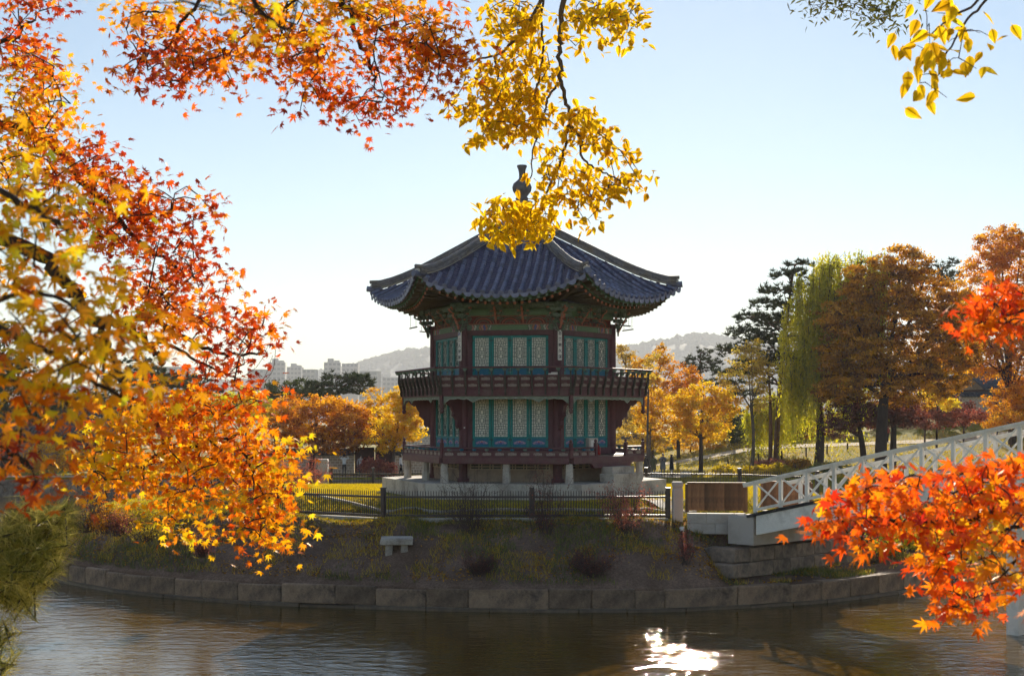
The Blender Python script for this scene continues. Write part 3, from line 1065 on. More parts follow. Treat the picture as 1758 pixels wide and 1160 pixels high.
def bracket(big):
    mb = MB()
    for k, (L, z) in enumerate(((.36, 9.26), (.56, 9.47), (.78, 9.68)) if big else ((.26, 9.40), (.42, 9.57), (.60, 9.74))):
        beak(mb, 0, L, z, .11 if big else .085)
        wd = (.55, .8, 1.05)[k] if big else (.3, .44, .56)[k]
        for dd in ((.1,) if k == 0 else (.1, L * .55)):
            mb.plate([(-wd / 2, .06), (-wd / 2 + .08, .0), (wd / 2 - .08, 0), (wd / 2, .06), (wd / 2, .105), (-wd / 2, .105)], .07, lambda a, b, t: (a, -dd - t, z + .03 + b), 0, 2)
        for sx in (-1, 1):
            mb.box((sx * (wd / 2 - .05), -.14, z + .165), (.09, .1, .05), None, 1)
    # salmon nose strip curling down the front
    nose = [(-.02 + .03 * math.sin(q * 9), -.20 - q * (.44 if big else .48), 9.10 + q * .78) if big else (.012 * math.sin(q * 9), -.13 - q * .42, 9.30 + q * .58) for q in np.linspace(0, 1, 9)]
    mb.tube(nose, .034 if big else .026, 5, 1)
    if big:
        for sx in (-1, 1):
            spiral(mb, sx * .30, 9.20, .13, 1.6, -.17, sx); spiral(mb, sx * .47, 9.40, .14, 1.6, -.20, sx); spiral(mb, sx * .30, 9.60, .12, 1.5, -.30, -sx)
            mb.tube([(sx * .05, -.2, 8.98), (sx * .12, -.2, 9.08), (sx * .16, -.2, 9.2), (sx * .24, -.22, 9.34), (sx * .2, -.3, 9.5)], .03, 5, 0)
            spiral(mb, sx * .17, 9.06, .08, 1.3, -.19, sx, .014, 2)
    else:
        for sx in (-1, 1):
            spiral(mb, sx * .17, 9.46, .09, 1.4, -.1, sx, .016); spiral(mb, sx * .22, 9.66, .08, 1.3, -.14, -sx, .014, 2)
    return mb.mesh('bracket', [M['green_bracket'], M['salmon'], M['valance']])


bbig, bsml = bracket(True), bracket(False)
for k in range(6):
    a = R_(60 * k + 30)
    inst('bracket', bbig, pav, ((RC + .06) * math.sin(a), -(RC + .06) * math.cos(a), -PVB), (0, 0, a))
    a = R_(60 * k)
    c, s_ = math.cos(a), math.sin(a)
    for x in (-.5, .5):
        y = -AC - .05
        inst('bracket', bsml, pav, (x * c - y * s_, x * s_ + y * c, -PVB), (0, 0, a))

# ---- roof shape
_zh = np.polyfit([6.14, 5.4, 4.69, 3.54, 2.39, 1.13, .4], [10.88, 11.00, 11.23, 11.76, 12.33, 12.98, 13.35], 4)
_zm = np.polyfit([5.3, 4.6, 4.0, 3.0, 2.0, 1.0, .35], [10.14, 10.44, 10.76, 11.36, 12.00, 12.77, 13.30], 4)


def wfrac(u, v):
    return np.clip(np.abs(u) / (np.maximum(v, .05) * T30), 0, 1)


def roofz(u, v):
    w = wfrac(u, v)
    a = np.polyval(_zm, v)
    return a + (np.polyval(_zh, np.minimum(v / C30, 6.2)) - a) * w ** 2.3


def v_eave(w):
    return 5.14 + .18 * w * w


def soffit_z(u, v):
    w = wfrac(u, v)
    return 10.03 + (5.14 - v) * .15 + .80 * w ** 2.3 * ((np.maximum(v, 2.8) - 2.8) / 2.35) ** 1.1 - .015


# roof body: upper skin under the tiles, boarded underside
NU, NV = 28, 16
ws = np.linspace(-1, 1, NU + 1)
rb = MB()
for i in range(6):
    a = R_(60 * i)
    c, s_ = math.cos(a), math.sin(a)

    def loc3(u, v, z):
        return (u * c + v * s_, u * s_ - v * c, z)
    top, bot = [], []
    for j in range(NV + 1):
        t = j / NV
        rowt, rowb = [], []
        for w in ws:
            ve = v_eave(abs(w)) - .06
            v = ve + (.30 - ve) * t
            u = w * v * T30
            rowt.append(loc3(u, v, float(roofz(u, v)) - .045))
            v2 = ve + (2.75 - ve) * t
            u2 = w * v2 * T30
            rowb.append(loc3(u2, v2, float(soffit_z(u2, v2)) + .05))
        top.append(rowt); bot.append(rowb)
    for j in range(NV):
        rb.strip(top[j], top[j + 1], 0); rb.strip(bot[j + 1], bot[j], 1)
    rb.strip(bot[0], top[0], 1)
roof = rb.build('roof', [M['tile_low'], M['soffit']], pav, LZ, fix=False)

# cover tiles (half-round), one row per .335 m; front two facets tile by tile
tm = MB()
segs = 6
for k in range(2):
    pass
ra_, rb_ = [], []
for j in range(segs + 1):
    a = math.pi * j / segs
    ra_.append((.088 * math.cos(a), .165, .088 * math.sin(a) - .012)); rb_.append((.078 * math.cos(a), -.165, .078 * math.sin(a) - .012))
tm.strip(ra_, rb_)
o0 = len(tm.v)
tm.add(ra_, [tuple(range(segs + 1))])
tile_me = tm.mesh('tile', M['tile'], smooth=False)
tile_np = np.array(tm.v); tile_faces = tm.f
rest = MB()
eaverest = MB()
SP = .335


def rows_for(i):
    n = 8
    for k in range(-n, n + 1):
        yield k * SP


disc_me = MB().lathe([(.092, -.02), (.098, 0), (.098, .02), (.06, .03)], n=12).mesh('end_tile', M['tile'])
lobe_pts = [(-.165, .05), (-.15, -.05), (-.105, -.125), (-.04, -.158), (.04, -.158), (.105, -.125), (.15, -.05), (.165, .05), (.08, .005), (0, -.012), (-.08, .005)]
lobe_me = MB().plate(lobe_pts, .03, lambda a, b, t: (a, -t, b), 0).mesh('eave_tile', M['tile'])
for i in range(6):
    a = R_(60 * i)
    c, s_ = math.cos(a), math.sin(a)
    for u in rows_for(i):
        ve = 5.14
        for _ in range(4):
            ve = float(v_eave(wfrac(u, ve)))
        ve += .02
        vend = max(.42, (abs(u) + .17) / T30)
        nt_ = int((ve - vend) / .29)
        prev = None
        for k in range(nt_ + 1):
            vc = ve - .15 - k * .29
            if vc < vend:
                break
            z = float(roofz(u, vc)) + .03
            sl = math.atan2(float(roofz(u, vc - .1)) - float(roofz(u, vc + .1)), .2)
            if i in (0, 1) and abs(u) < 3:
                o = inst('tile', tile_me, roof, (u * c + vc * s_, u * s_ - vc * c, z), (0, 0, 0))
                o.rotation_mode = 'XYZ'
                o.rotation_euler = (Matrix.Rotation(a + math.pi, 3, 'Z') @ Matrix.Rotation(-sl, 3, 'X')).to_euler()
            else:
                m3 = Matrix.Rotation(a + math.pi, 3, 'Z') @ Matrix.Rotation(-sl, 3, 'X')
                rest.add([m3 @ Vector(p) + Vector((u * c + vc * s_, u * s_ - vc * c, z)) for p in tile_np], tile_faces)
        # round end tile
        z = float(roofz(u, ve)) + .03
        sl = math.atan2(float(roofz(u, ve - .1)) - float(roofz(u, ve)), .1)
        m3 = Matrix.Rotation(a, 3, 'Z') @ Matrix.Rotation(R_(90) + .25, 3, 'X')
        if i in (0, 1, 5):
            inst('end_tile', disc_me, roof, (u * c + (ve + .03) * s_, u * s_ - (ve + .03) * c, z), m3.to_euler())
        # hanging pan end
        u2 = u + SP / 2
        if abs(u2) < RR / 2 - .15:
            v2 = 5.14
            for _ in range(4):
                v2 = float(v_eave(wfrac(u2, v2)))
            v2 += .05
            z = float(roofz(u2, v2)) + .0
            tilt = math.atan2(float(roofz(u2 + .1, v2)) - float(roofz(u2 - .1, v2)), .2)
            m3 = Matrix.Rotation(a, 3, 'Z') @ Matrix.Rotation(-tilt, 3, 'Y')
            if i in (0, 1, 5):
                inst('eave_tile', lobe_me, roof, (u2 * c + v2 * s_, u2 * s_ - v2 * c, z), m3.to_euler())
rest.build('cover_tiles', M['tile'], roof, fix=False)['kind'] = 'stuff'
# pan tiles: small concave steps between the rows
pan = MB()
for i in range(6):
    a = R_(60 * i)
    c, s_ = math.cos(a), math.sin(a)
    for u in rows_for(i):
        u2 = u + SP / 2
        if abs(u2) > RR / 2 - .12:
            continue
        ve = 5.14
        for _ in range(4):
            ve = float(v_eave(wfrac(u2, ve)))
        vend = max(.42, (abs(u2) + .1) / T30)
        v = ve + .02
        while v - .125 > vend:
            front, back, low = [], [], []
            for t in np.linspace(-1, 1, 5):
                uu = u2 + t * .115
                dip = .034 * (1 - t * t)
                zf = float(roofz(uu, v)) + .022 - dip
                zb_ = float(roofz(uu, v - .14)) - .008 - dip
                front.append((uu * c + v * s_, uu * s_ - v * c, zf))
                back.append((uu * c + (v - .14) * s_, uu * s_ - (v - .14) * c, zb_))
                low.append((uu * c + v * s_, uu * s_ - v * c, zf - .03))
            pan.strip(back, front); pan.strip(front, low)
            v -= .125
pan.build('pan_tiles', M['tile_low'], roof, fix=False)['kind'] = 'stuff'

# hip ridges: courses of flat tiles with a mortar end
def hipz(q):
    return float(np.polyval(_zh, min(q, 6.2)))


for k in range(6):
    a = R_(60 * k + 30)
    hm_ = MB()
    qs = np.linspace(.55, 5.93, 19)
    for n_ in range(18):
        q0, q1 = qs[n_], qs[n_ + 1]
        hm_.bar((0, -q0, hipz(q0) + .08), (0, -q1, hipz(q1) + .08), .20, .16)
    hip = hm_.build('hip_ridge', M['mortar'], pav, LZ, (0, 0, a))
    for lay, (wd, zo, hh, qe) in enumerate(((.32, .07, .042, 5.98), (.29, .122, .042, 5.98), (.32, .174, .042, 5.99), (.28, .226, .042, 6.0))):
        q = .6 + .13 * (lay % 2)
        while q < qe - .1:
            q1 = min(q + .36, qe)
            m_ = MB()
            m_.bar((0, -q, hipz(q) + zo), (0, -q1 + .008, hipz(q1) + zo), wd, hh)
            inst('ridge_tile', m_.mesh('ridge_tile', M['ridge_tile']), hip)
            q = q1
    m_ = MB()
    qs2 = np.linspace(.5, 6.10, 14)
    m_.tube([(0, -q, hipz(q) + .27 + (.05 if q > 5.9 else 0)) for q in qs2], .07, 8)
    inst('ridge_cap', m_.mesh('ridge_cap', M['ridge_tile'], smooth=True), hip)
    m_ = MB().tube([(0, -5.95, hipz(5.95) + .14), (0, -6.05, hipz(6.05) + .14), (0, -6.07, hipz(6.05) + .14)], [.11, .10, .04], 10)
    inst('mortar_end', m_.mesh('mortar_end', M['mortar'], smooth=True), hip)
    # curled corner tiles
    m_ = MB()
    for j in range(3):
        m_.tube([(0, -5.6 - j * .22, hipz(5.6 + j * .2) + .03), (0, -5.95 - j * .13, hipz(6.0) + .05 - .0 * j)], [.11, .12], 10)
    inst('corner_tile', m_.mesh('corner_tile', M['tile']), hip)

# apex courses and vase finial
fin = MB()
fin.lathe([(.85, 13.02), (.62, 13.3), (.58, 13.36), (.64, 13.38), (.64, 13.46), (.46, 13.48), (.40, 13.72), (.50, 13.75), (.50, 13.83), (.36, 13.85), (.30, 14.12), (.40, 14.15), (.42, 14.24), (.26, 14.27)], n=12).build('apex_course', M['ridge_tile'], pav, LZ)
fin = MB()
fin.lathe([(.20, 14.26), (.26, 14.36), (.20, 14.44), (.24, 14.50), (.36, 14.66), (.385, 14.80), (.34, 14.94), (.20, 15.06), (.125, 15.14), (.115, 15.22), (.12, 15.35), (.15, 15.50), (.20, 15.62), (.19, 15.66), (.10, 15.66)], n=20).build('finial', M['finial'], pav, LZ, smooth=True)

# ---- eaves: rafters, flying rafters, eave boards, corner beams
ev = MB()
for i in range(6):
    a = R_(60 * i)
    c, s_ = math.cos(a), math.sin(a)
    for vv_, zo, hh, dd in ((4.66, -.135, .07, .05), (5.06, -.03, .075, .05)):
        up, lo = [], []
        for w in np.linspace(-1, 1, 25):
            v = vv_ + .15 * w * w
            u = w * v * T30
            z = float(soffit_z(u, v)) + zo
            up.append((u, v, z + hh)); lo.append((u, v, z))
        f3 = lambda p, dv=0: (p[0] * c + (p[1] + dv) * s_, p[0] * s_ - (p[1] + dv) * c, p[2])
        ev.strip([f3(p) for p in lo], [f3(p) for p in up]); ev.strip([f3(p, -dd) for p in up], [f3(p) for p in up]); ev.strip([f3(p) for p in lo], [f3(p, -dd) for p in lo])
eav = ev.build('eaves', M['green_line'], pav, LZ, fix=False)
NRF = 20
rm = MB().lathe([(.056, 0), (.056, 1.0)], n=9)
for f_i, f_ in enumerate(rm.f):
    if len(f_) > 4:
        rm.m[f_i] = 1
rfm = rm.mesh('rafter', [M['rafter'], M['salmon']])
fm_ = MB().box((0, 0, .5), (.085, .085, 1))
fm_.m = [0, 2, 1, 1, 1, 1]
ffm = fm_.mesh('flying_rafter', [M['soffit'], M['rafter'], M['leafgreen']])
for i in range(6):
    a = R_(60 * i)
    c, s_ = math.cos(a), math.sin(a)
    f3 = lambda u, v, z: Vector((u * c + v * s_, u * s_ - v * c, z))
    for k in range(NRF):
        w = -1 + 2 * (k + .5) / NRF
        v1 = 4.60 + .13 * w * w
        u1 = w * v1 * T30
        z1 = float(soffit_z(u1, v1)) - .20
        v0, u0 = 2.95, w * 2.95 * T30 * (.96 if abs(w) < .55 else .96 - .35 * (abs(w) - .55))
        p0, p1 = f3(u0, v0, 10.17 + .12 * abs(w) ** 2), f3(u1, v1, z1)
        d = p1 - p0
        inst('rafter', rfm, eav, p0, d.to_track_quat('Z', 'Y').to_euler(), (1, 1, d.length))
        v2 = 5.03 + .16 * w * w
        u2 = w * v2 * T30
        p0, p1 = f3(u1 * .93, v1 - .35, float(soffit_z(u1 * .93, v1 - .35)) - .05), f3(u2, v2, float(soffit_z(u2, v2)) - .075)
        d = p1 - p0
        inst('flying_rafter', ffm, eav, p0, d.to_track_quat('Z', 'Y').to_euler(), (1, 1, d.length))
for k in range(6):
    a = R_(60 * k + 30)
    cb = MB()
    cb.bar((0, -2.9, 10.05), (0, -5.35, 10.55), .17, .24)
    cb.bar((0, -4.4, 10.42), (0, -5.92, 10.90), .15, .2)
    cb.box((0, -5.36, 10.56), (.13, .04, .16), None, 1)
    inst('corner_beam', cb.mesh('corner_beam', [M['rafter'], M['valance']]), eav, (0, 0, 0), (0, 0, a))

# hooks that hang from the eaves for the lifted doors
hk = MB()
for x0 in (-.35, .35):
    hk.tube([(x0, 0, 0), (x0, 0, -.62)], .007, 4)
hk.tube([(-.46, 0, -.63), (.46, 0, -.63)], .026, 6)
hkm = hk.mesh('hanging_bar', M['iron'])
for i in (1, 2, 4, 5):
    a = R_(60 * i)
    for x in (-.9, .9):
        y = -4.15
        inst('hanging_bar', hkm, eav, (x * math.cos(a) - y * math.sin(a), x * math.sin(a) + y * math.cos(a), 9.92), (0, 0, a))

# ---- upper balcony
rl = MB()
NBAL = 10
ptop = (-AB - .27, 7.63)
mr_ = six('balcony_rail', MB().tube([(-RB / 2 - .155, ptop[0], ptop[1]), (RB / 2 + .155, ptop[0], ptop[1])], .036, 8).mesh('balcony_rail', M['maroon_rail']))
# S-shaped baluster
bprof = [(-.06, 6.63), (-.09, 6.72), (-.075, 6.82), (-.10, 6.95), (-.15, 7.08), (-.17, 7.2), (-.20, 7.30), (-.215, 7.4), (-.20, 7.48), (-.23, 7.56), (-.275, 7.60),
         (-.245, 7.50), (-.25, 7.42), (-.262, 7.32), (-.265, 7.2), (-.235, 7.08), (-.20, 6.98), (-.165, 6.86), (-.18, 6.76), (-.155, 6.66)]
bl = MB()
bl.plate([(a, b) for a, b in bprof], .055, lambda a, b, t: (t - .0275, -AB + a + .03, b), 0)
blm = bl.mesh('baluster', M['baluster'])
lf = MB().lathe([(.03, 7.50), (.075, 7.555), (.085, 7.60), (.03, 7.60)], (0, ptop[0] + .01, 0), 8).mesh('lotus_leaf', M['leafgreen'])
pnl = MB()
A1, A2 = (-AB - .055, 6.87), (-AB - .13, 7.36)
f_ = lambda t: (A1[0] + (A2[0] - A1[0]) * t, A1[1] + (A2[1] - A1[1]) * t)
for t0, t1, mi in ((0, .06, 0), (.46, .56, 0), (.93, 1.0, 0)):
    (ya, za), (yb, zb) = f_(t0), f_(t1)
    pnl.bar((-RB / 2 - .02, (ya + yb) / 2 - .012, (za + zb) / 2), (RB / 2 + .02, (ya + yb) / 2 - .012, (za + zb) / 2), .05, zb - za)
ya, za = f_(0); yb, zb = f_(1)
pnl.add([(-RB / 2 - .02, ya + .02, za), (RB / 2 + .02, ya + .02, za), (RB / 2 + .06, yb + .02, zb), (-RB / 2 - .06, yb + .02, zb)], [(0, 1, 2, 3)])
pnm = pnl.mesh('balcony_panel', M['maroon_rail'])
co = MB()  # solid pale plates standing in for light seen through pierced openings
co.plate([(-.15, -.05), (.15, -.05), (.165, .0), (.14, .045), (.08, .035), (.05, .055), (0, .068), (-.05, .055), (-.08, .035), (-.14, .045), (-.165, 0)], .016, lambda a, b, t: (a, -t, b), 0)
com = co.mesh('lit_opening_plate', M['lit_opening'])
six_p = six('balcony_panel', pnm)
step = (RB + .1) / NBAL
for i in range(6):
    a = R_(60 * i)
    c, s_ = math.cos(a), math.sin(a)
    for k in range(NBAL + 1):
        x = -RB / 2 - .05 + k * step
        x = max(min(x, RB / 2), -RB / 2)
        inst('baluster', blm, six_p[i], (x, 0, 0))
        inst('lotus_leaf', lf, six_p[i], (x, 0, 0))
        if k < NBAL:
            xc = -RB / 2 - .05 + (k + .5) * step
            for t in (.27, .745):
                y_, z_ = f_(t)
                inst('lit_opening_plate', com, six_p[i], (xc, y_ + .012, z_ - .005), (.15, 0, 0))
# hanging corner posts with knobs, scalloped valance
hp = MB().box((0, -RB + .02, 6.46), (.12, .12, .62)).lathe([(.03, 6.16), (.075, 6.10), (.085, 6.05), (.05, 5.99), (.01, 5.97)], (0, -RB + .02, 0), 8).mesh('hanging_post', M['maroon_rail'])
six('hanging_post', hp, half=True)
vl = []
W2 = RB / 2 - .09
nsc = 64
for k in range(nsc + 1):
    x = -W2 + 2 * W2 * k / nsc
    t = abs(x) / W2
    base = .085 + .035 * abs(math.sin((x / W2) * math.pi * 6.5))
    for c0, dp, wd in ((.52, .15, .10), (1.0, .20, .11)):
        base = max(base, .09 + dp * max(0, 1 - abs(t - c0) / wd))
    vl.append((x, -base))
val = MB().plate([(-W2, 0)] + vl + [(W2, 0)], .03, lambda a, b, t: (a, -AB + .0 - t, 6.60 + b), 0)
valm = val.mesh('valance', M['valance'])
ve_ = MB()
ve_.tube([(x, -AB - .036, 6.60 + b + .018) for x, b in vl[1:-1]], .009, 4)
vem = ve_.mesh('valance_edge', M['valance_line'])
for o in six('valance', valm):
    inst('valance_edge', vem, o)
# struts under the balcony at each column
st = [(0, 6.6), (1.12, 6.6), (1.10, 6.50), (.98, 6.44), (.86, 6.46), (.80, 6.36), (.66, 6.26), (.60, 6.30), (.53, 6.14), (.44, 6.02), (.47, 5.90), (.36, 5.82), (.26, 5.72), (.27, 5.56), (.19, 5.44), (.12, 5.48), (.0, 5.35)]
stm = MB().plate(st, .12, lambda a, b, t: (t - .06, -RC - .15 - a, b), 0).mesh('strut', M['maroon'])
six('strut', stm, half=True)

# ---- lower railing (front-right side open for the steps)
def low_rail(x0, x1, parent=None):
    mb = MB()
    L = x1 - x0
    xc = (x0 + x1) / 2
    mb.tube([(x0, -AB + .02, 4.73), (x1, -AB + .02, 4.73)], .034, 8)
    mb.box((xc, -AB + .02, 4.605), (L, .07, .04)); mb.box((xc, -AB + .02, 4.43), (L, .07, .05))
    mb.box((xc, -AB + .035, 4.515), (L, .03, .15))
    n = max(1, round(L / .47))
    for k in range(n + 1):
        mb.box((x0 + L * k / n, -AB + .015, 4.515), (.07, .06, .14))
    o = mb.mesh('deck_rail', M['maroon_rail'])
    return o, n


lfl = MB().lathe([(.03, 4.625), (.085, 4.66), (.06, 4.70), (.02, 4.70)], (0, -AB + .01, 0), 8).mesh('lotus_leaf', M['teal_blue'])
lfl2 = MB().lathe([(.03, 4.625), (.085, 4.66), (.06, 4.70), (.02, 4.70)], (0, -AB + .01, 0), 8).mesh('lotus_leaf', M['leafgreen'])
spans = {i: [(-RB / 2 + .05, RB / 2 - .05)] for i in range(6)}
spans[1] = [(-RB / 2 + .05, -.82), (1.15, RB / 2 - .05)]
for i in range(6):
    for x0, x1 in spans[i]:
        rme, n = low_rail(x0, x1)
        r_o = inst('deck_rail', rme, pav, LZ, (0, 0, R_(60 * i)))
        L = x1 - x0
        for k in range(n):
            xc = x0 + L * (k + .5) / n
            inst('lit_opening_plate', com, r_o, (xc, -AB + .013, 4.515), (0, 0, 0), (min(1, L / n / .47), 1, 1.05))
            inst('lotus_leaf', lfl if k % 3 else lfl2, r_o, (xc, 0, 0))
pst = MB().cbox((0, 0, 4.64), (.12, .12, .56), .01).lathe([(.03, 4.92), (.065, 4.96), (.05, 5.02), (.01, 5.05)], n=8).mesh('corner_post', M['maroon_rail'])
for k in range(6):
    a = R_(60 * k + 30)
    inst('corner_post', pst, pav, ((RB - .03) * math.sin(a), -(RB - .03) * math.cos(a), -PVB), (0, 0, a))
a = R_(60)
for x in (-.82, 1.15):
    y = -AB + .02
    inst('corner_post', pst, pav, (x * math.cos(a) - y * math.sin(a), x * math.sin(a) + y * math.cos(a), -PVB), (0, 0, a))
# drop beam below the open side
six('drop_beam', MB().plate([(-1.25, 4.17), (1.6, 4.17), (1.45, 4.12), (1.38, 3.98), (-1.0, 3.98), (-1.1, 4.10)], .14, lambda p, q, t: (p, -AB - .05 + t, q)).mesh('drop_beam', M['maroon_rail']), facets=[1])
# stone steps
for nm, x, y, z, d in (('stone_step', .2, -AB - .42, 3.625, (1.9, .62, .31)), ('stone_step', .2, -AB - .30, 3.90, (1.45, .46, .25))):
    m_ = stone_mesh('stone_step', d, M['granite'], .006, .02, z)
    inst(nm, m_, pav, (x * math.cos(a) - y * math.sin(a), x * math.sin(a) + y * math.cos(a), z - PVB), (0, 0, a))

# ---- plaques with columns of characters
def plaque(ang, chars, blue0=None):
    a_ = R_(ang)
    r = RC + .205
    pts = []
    w, h, rr = .155, 1.10, .03
    for cx_, cz_, a0 in ((w / 2 - rr, h / 2 - rr, 0), (-w / 2 + rr, h / 2 - rr, 90), (-w / 2 + rr, -h / 2 + rr, 180), (w / 2 - rr, -h / 2 + rr, 270)):
        for q in (0, 45, 90):
            pts.append((cx_ + rr * math.cos(R_(a0 + q)), cz_ + rr * math.sin(R_(a0 + q))))
    o = MB().plate(pts, .03, lambda p, q, t: (p, -t, q)).build('plaque', M['plaque'], pav, (r * math.sin(a_), -r * math.cos(a_), 8.47 - PVB), (0, 0, a_))
    for k, ch in enumerate(chars):
        cu = bpy.data.curves.new('character', 'FONT')
        cu.body = ch
        cu.size = .135
        cu.align_x = 'CENTER'; cu.align_y = 'CENTER'
        cu.extrude = .001
        cu.offset = .0022
        cu.materials.append(M['ink_blue'] if (blue0 and k == 0) else M['ink'])
        cme_ = eval_mesh(bpy.data.objects.new('tmp', cu))
        if len(cme_.materials) == 0:
            cme_.materials.append(cu.materials[0])
        inst('character', cme_, o, (0, -.034, .42 - k * .212), (R_(90), 0, 0))


plaque(-30, '題二人淨星', True)
plaque(30, '忽覓雲久深')

# ---- cabinet with fire extinguisher on the deck, small notice, folded papers on the balcony
def on_facet(i, x, y, z):
    a_ = R_(60 * i - 8.6)
    return Vector((PVX + x * math.cos(a_) - y * math.sin(a_), PVY + x * math.sin(a_) + y * math.cos(a_), z))


M['cabinet'] = pm('cabinet_grey', (.50, .44, .38), (.42, .36, .31), 6, .5, .05)
M['ext_red'] = pm('extinguisher_red', (.42, .03, .03), (.36, .025, .025), 6, .35, 0, spec=.5)
cb = thing('equipment_cabinet', 'pale narrow metal cabinet standing on the lower deck by the steps', 'cabinet', on_facet(1, -.30, -AB + .55, 4.45), R_(51.4 - 25))
MB().cbox((0, 0, .31), (.38, .26, .62), .012).build('cabinet_body', M['cabinet'], cb)
MB().box((-.02, -.134, .40), (.18, .008, .30)).build('cabinet_door', M['plaque'], cb)
MB().box((.07, -.142, .40), (.015, .012, .05)).build('handle', M['iron'], cb)
ex = thing('fire_extinguisher', 'red fire extinguisher in front of the pale cabinet on the deck', 'extinguisher', on_facet(1, -.14, -AB + .36, 4.45))
MB().lathe([(.06, 0), (.07, .02), (.07, .26), (.05, .31), (.025, .33), (.025, .37)], n=12).build('cylinder_body', M['ext_red'], ex, smooth=True)
MB().box((0, 0, .39), (.035, .12, .03)).tube([(0, -.05, .38), (.02, -.09, .3), (.04, -.085, .12)], .01, 5).build('valve', M['iron'], ex)
nb = MB().cbox((0, 0, 0), (.34, .2, .05), .01).cbox((.06, .02, .045), (.26, .17, .035), .008)
MB().cbox((-.03, -AC - .15, 5.46), (.14, .04, .045), .005).build('door_latch_label', M['plaque'], pav, (0, 0, -PVB), (0, 0, R_(0))).location = (-1.70, .0, -PVB)
tag(nb.build('folded_cloth', M['plaque'], None, on_facet(0, 1.72, -AB - .02, 7.39), (0, 0, .1)), 'small pale folded cloth lying on the balcony panel', 'cloth')

# ------------------------------------------------------------------ fences
def on_island(px, py):
    """point of the island's surface seen at a photo position"""
    Yv = np.arange(40.2, 70, .05)
    xx, zz_ = (px - CX) * Yv / F, ZC - (py - HY) * Yv / F
    z = island_z(xx, Yv)
    k = int(np.argmax(z >= zz_))
    return Vector((float(xx[k]), float(Yv[k]), float(z[k])))


pk_me = MB().box((0, 0, .43), (.022, .022, .86)).add([(-.011, -.011, .86), (.011, -.011, .86), (.011, .011, .86), (-.011, .011, .86), (0, 0, .90)], [(0, 1, 4), (1, 2, 4), (2, 3, 4), (3, 0, 4)]).mesh('picket', M['fence'])
fp_me = MB().cbox((0, 0, .47), (.15, .15, 1.02), .015).box((0, 0, .985), (.17, .17, .03)).mesh('post', M['fence'])


def fence(label, pts, gap=.0875, kerb=True, dense=True):
    o = thing('picket_fence', label, 'fence', pts[0], 0, 'picket fences on the island')
    p0 = Vector(pts[0])
    for a, b in zip(pts[:-1], pts[1:]):
        a, b = Vector(a), Vector(b)
        d = b - a
        L = d.length
        ang = math.atan2(d.y, d.x)
        inst('post', fp_me, o, a - p0, (0, 0, ang))
        for zz_, h in ((.06, .075), (.68, .07)):
            MB().bar(a - p0 + Vector((0, 0, zz_)), b - p0 + Vector((0, 0, zz_)), .05, h).build('rail', M['fence'], o)
        n = int(L / gap)
        for k in range(1, n):
            inst('picket', pk_me, o, a - p0 + d * (k / n), (0, 0, ang + random.uniform(-.02, .02)))
        if kerb:
            m = int(L / 1.6) + 1
            for k in range(m):
                q = a - p0 + d * ((k + .5) / m)
                inst('kerb_stone', stone_mesh('kerb_stone', (L / m - .01, .24, .30), M['granite'], .005, .015, k + L), o, q + Vector((0, 0, -.17)), (0, 0, ang))
    inst('post', fp_me, o, Vector(pts[-1]) - p0)
    return o


FZ = 2.50
fence('long brown picket fence on granite kerb in front of the pavilion', [(5.21, 44.5, FZ), (.66, 44.5, FZ), (-4.30, 44.5, FZ), (-8.3, 47.0, FZ), (-12.1, 51.5, FZ), (-13.4, 56.5, FZ)])
fence('brown picket fence along the far side of the island behind the pavilion', [(-13.2, 60, 2.36), (-8.95, 66.0, 2.36), (-6.9, 66.2, 2.36), (-3, 66.5, 2.36), (2, 66.7, 2.36), (6.7, 66.5, 2.36), (11.2, 65.6, 2.36), (14.2, 62.0, 2.36)], gap=.13, kerb=False)


def stone_post(label, loc, h, w):
    o = thing('stone_post', label, 'post', loc, 0, 'granite gate posts')
    MB().cbox((0, 0, h * .42), (w, w, h * .84), .02).build('shaft', M['granite_new'], o)
    MB().cbox((0, 0, h * .86), (w * .9, w * .9, h * .06), .01).build('neck', M['granite_new'], o)
    MB().cbox((0, 0, h * .945), (w * 1.02, w * 1.02, h * .11), .03).build('cap', M['granite_new'], o)


stone_post('square granite gate post at the right end of the front fence', (5.50, 44.3, 2.18), 1.52, .34)
stone_post('square granite post at the left end of the far fence', (-9.30, 65.6, 2.2), 1.6, .50)

# iron ring on the middle fence post
rg = MB()
rg.tube([(.06 * math.cos(a), 0, .085 * math.sin(a)) for a in np.linspace(0, 2 * math.pi, 14)], .012, 5, cap=False)
tag(rg.build('iron_ring', M['iron'], None, (.48, 44.36, 2.74)), 'dark iron loop lock hanging on the middle fence post', 'lock')

# lawn edging inside the fence
ke = MB()
rowa, rowb, rowc = [], [], []
for x, y in catmull([(-11, 53.5), (-8, 49.6), (-5, 46.6), (-2.5, 45.7), (1, 45.5), (4.6, 45.5), (6.4, 46.2)], 6, False):
    z = float(island_z(np.array([x]), np.array([y]))[0])
    rowa.append((x, y, z + .09)); rowb.append((x + .05, y + .22, z + .09)); rowc.append((x, y, z - .1))
ke.strip(rowa, rowb); ke.strip(rowc, rowa)
tag(ke.build('kerb', M['granite'], fix=False), 'pale stone edging of the lawn behind the fence', None, None, 'structure')
# walk from the bridge to the pavilion
wk = MB()
ra, rb = [], []
for x, y in catmull([(8.3, 43.6), (6.6, 45.2), (5.6, 46.6), (4.9, 48.2)], 5, False):
    z = max(float(island_z(np.array([x]), np.array([y]))[0]), 2.4) + .03
    ra.append((x - .55, y - .55, z)); rb.append((x + .7, y + .7, z))
wk.strip(ra, rb)
tag(wk.build('path', M['granite'], fix=False), 'stone walk from the bridge to the pavilion', None, None, 'structure')

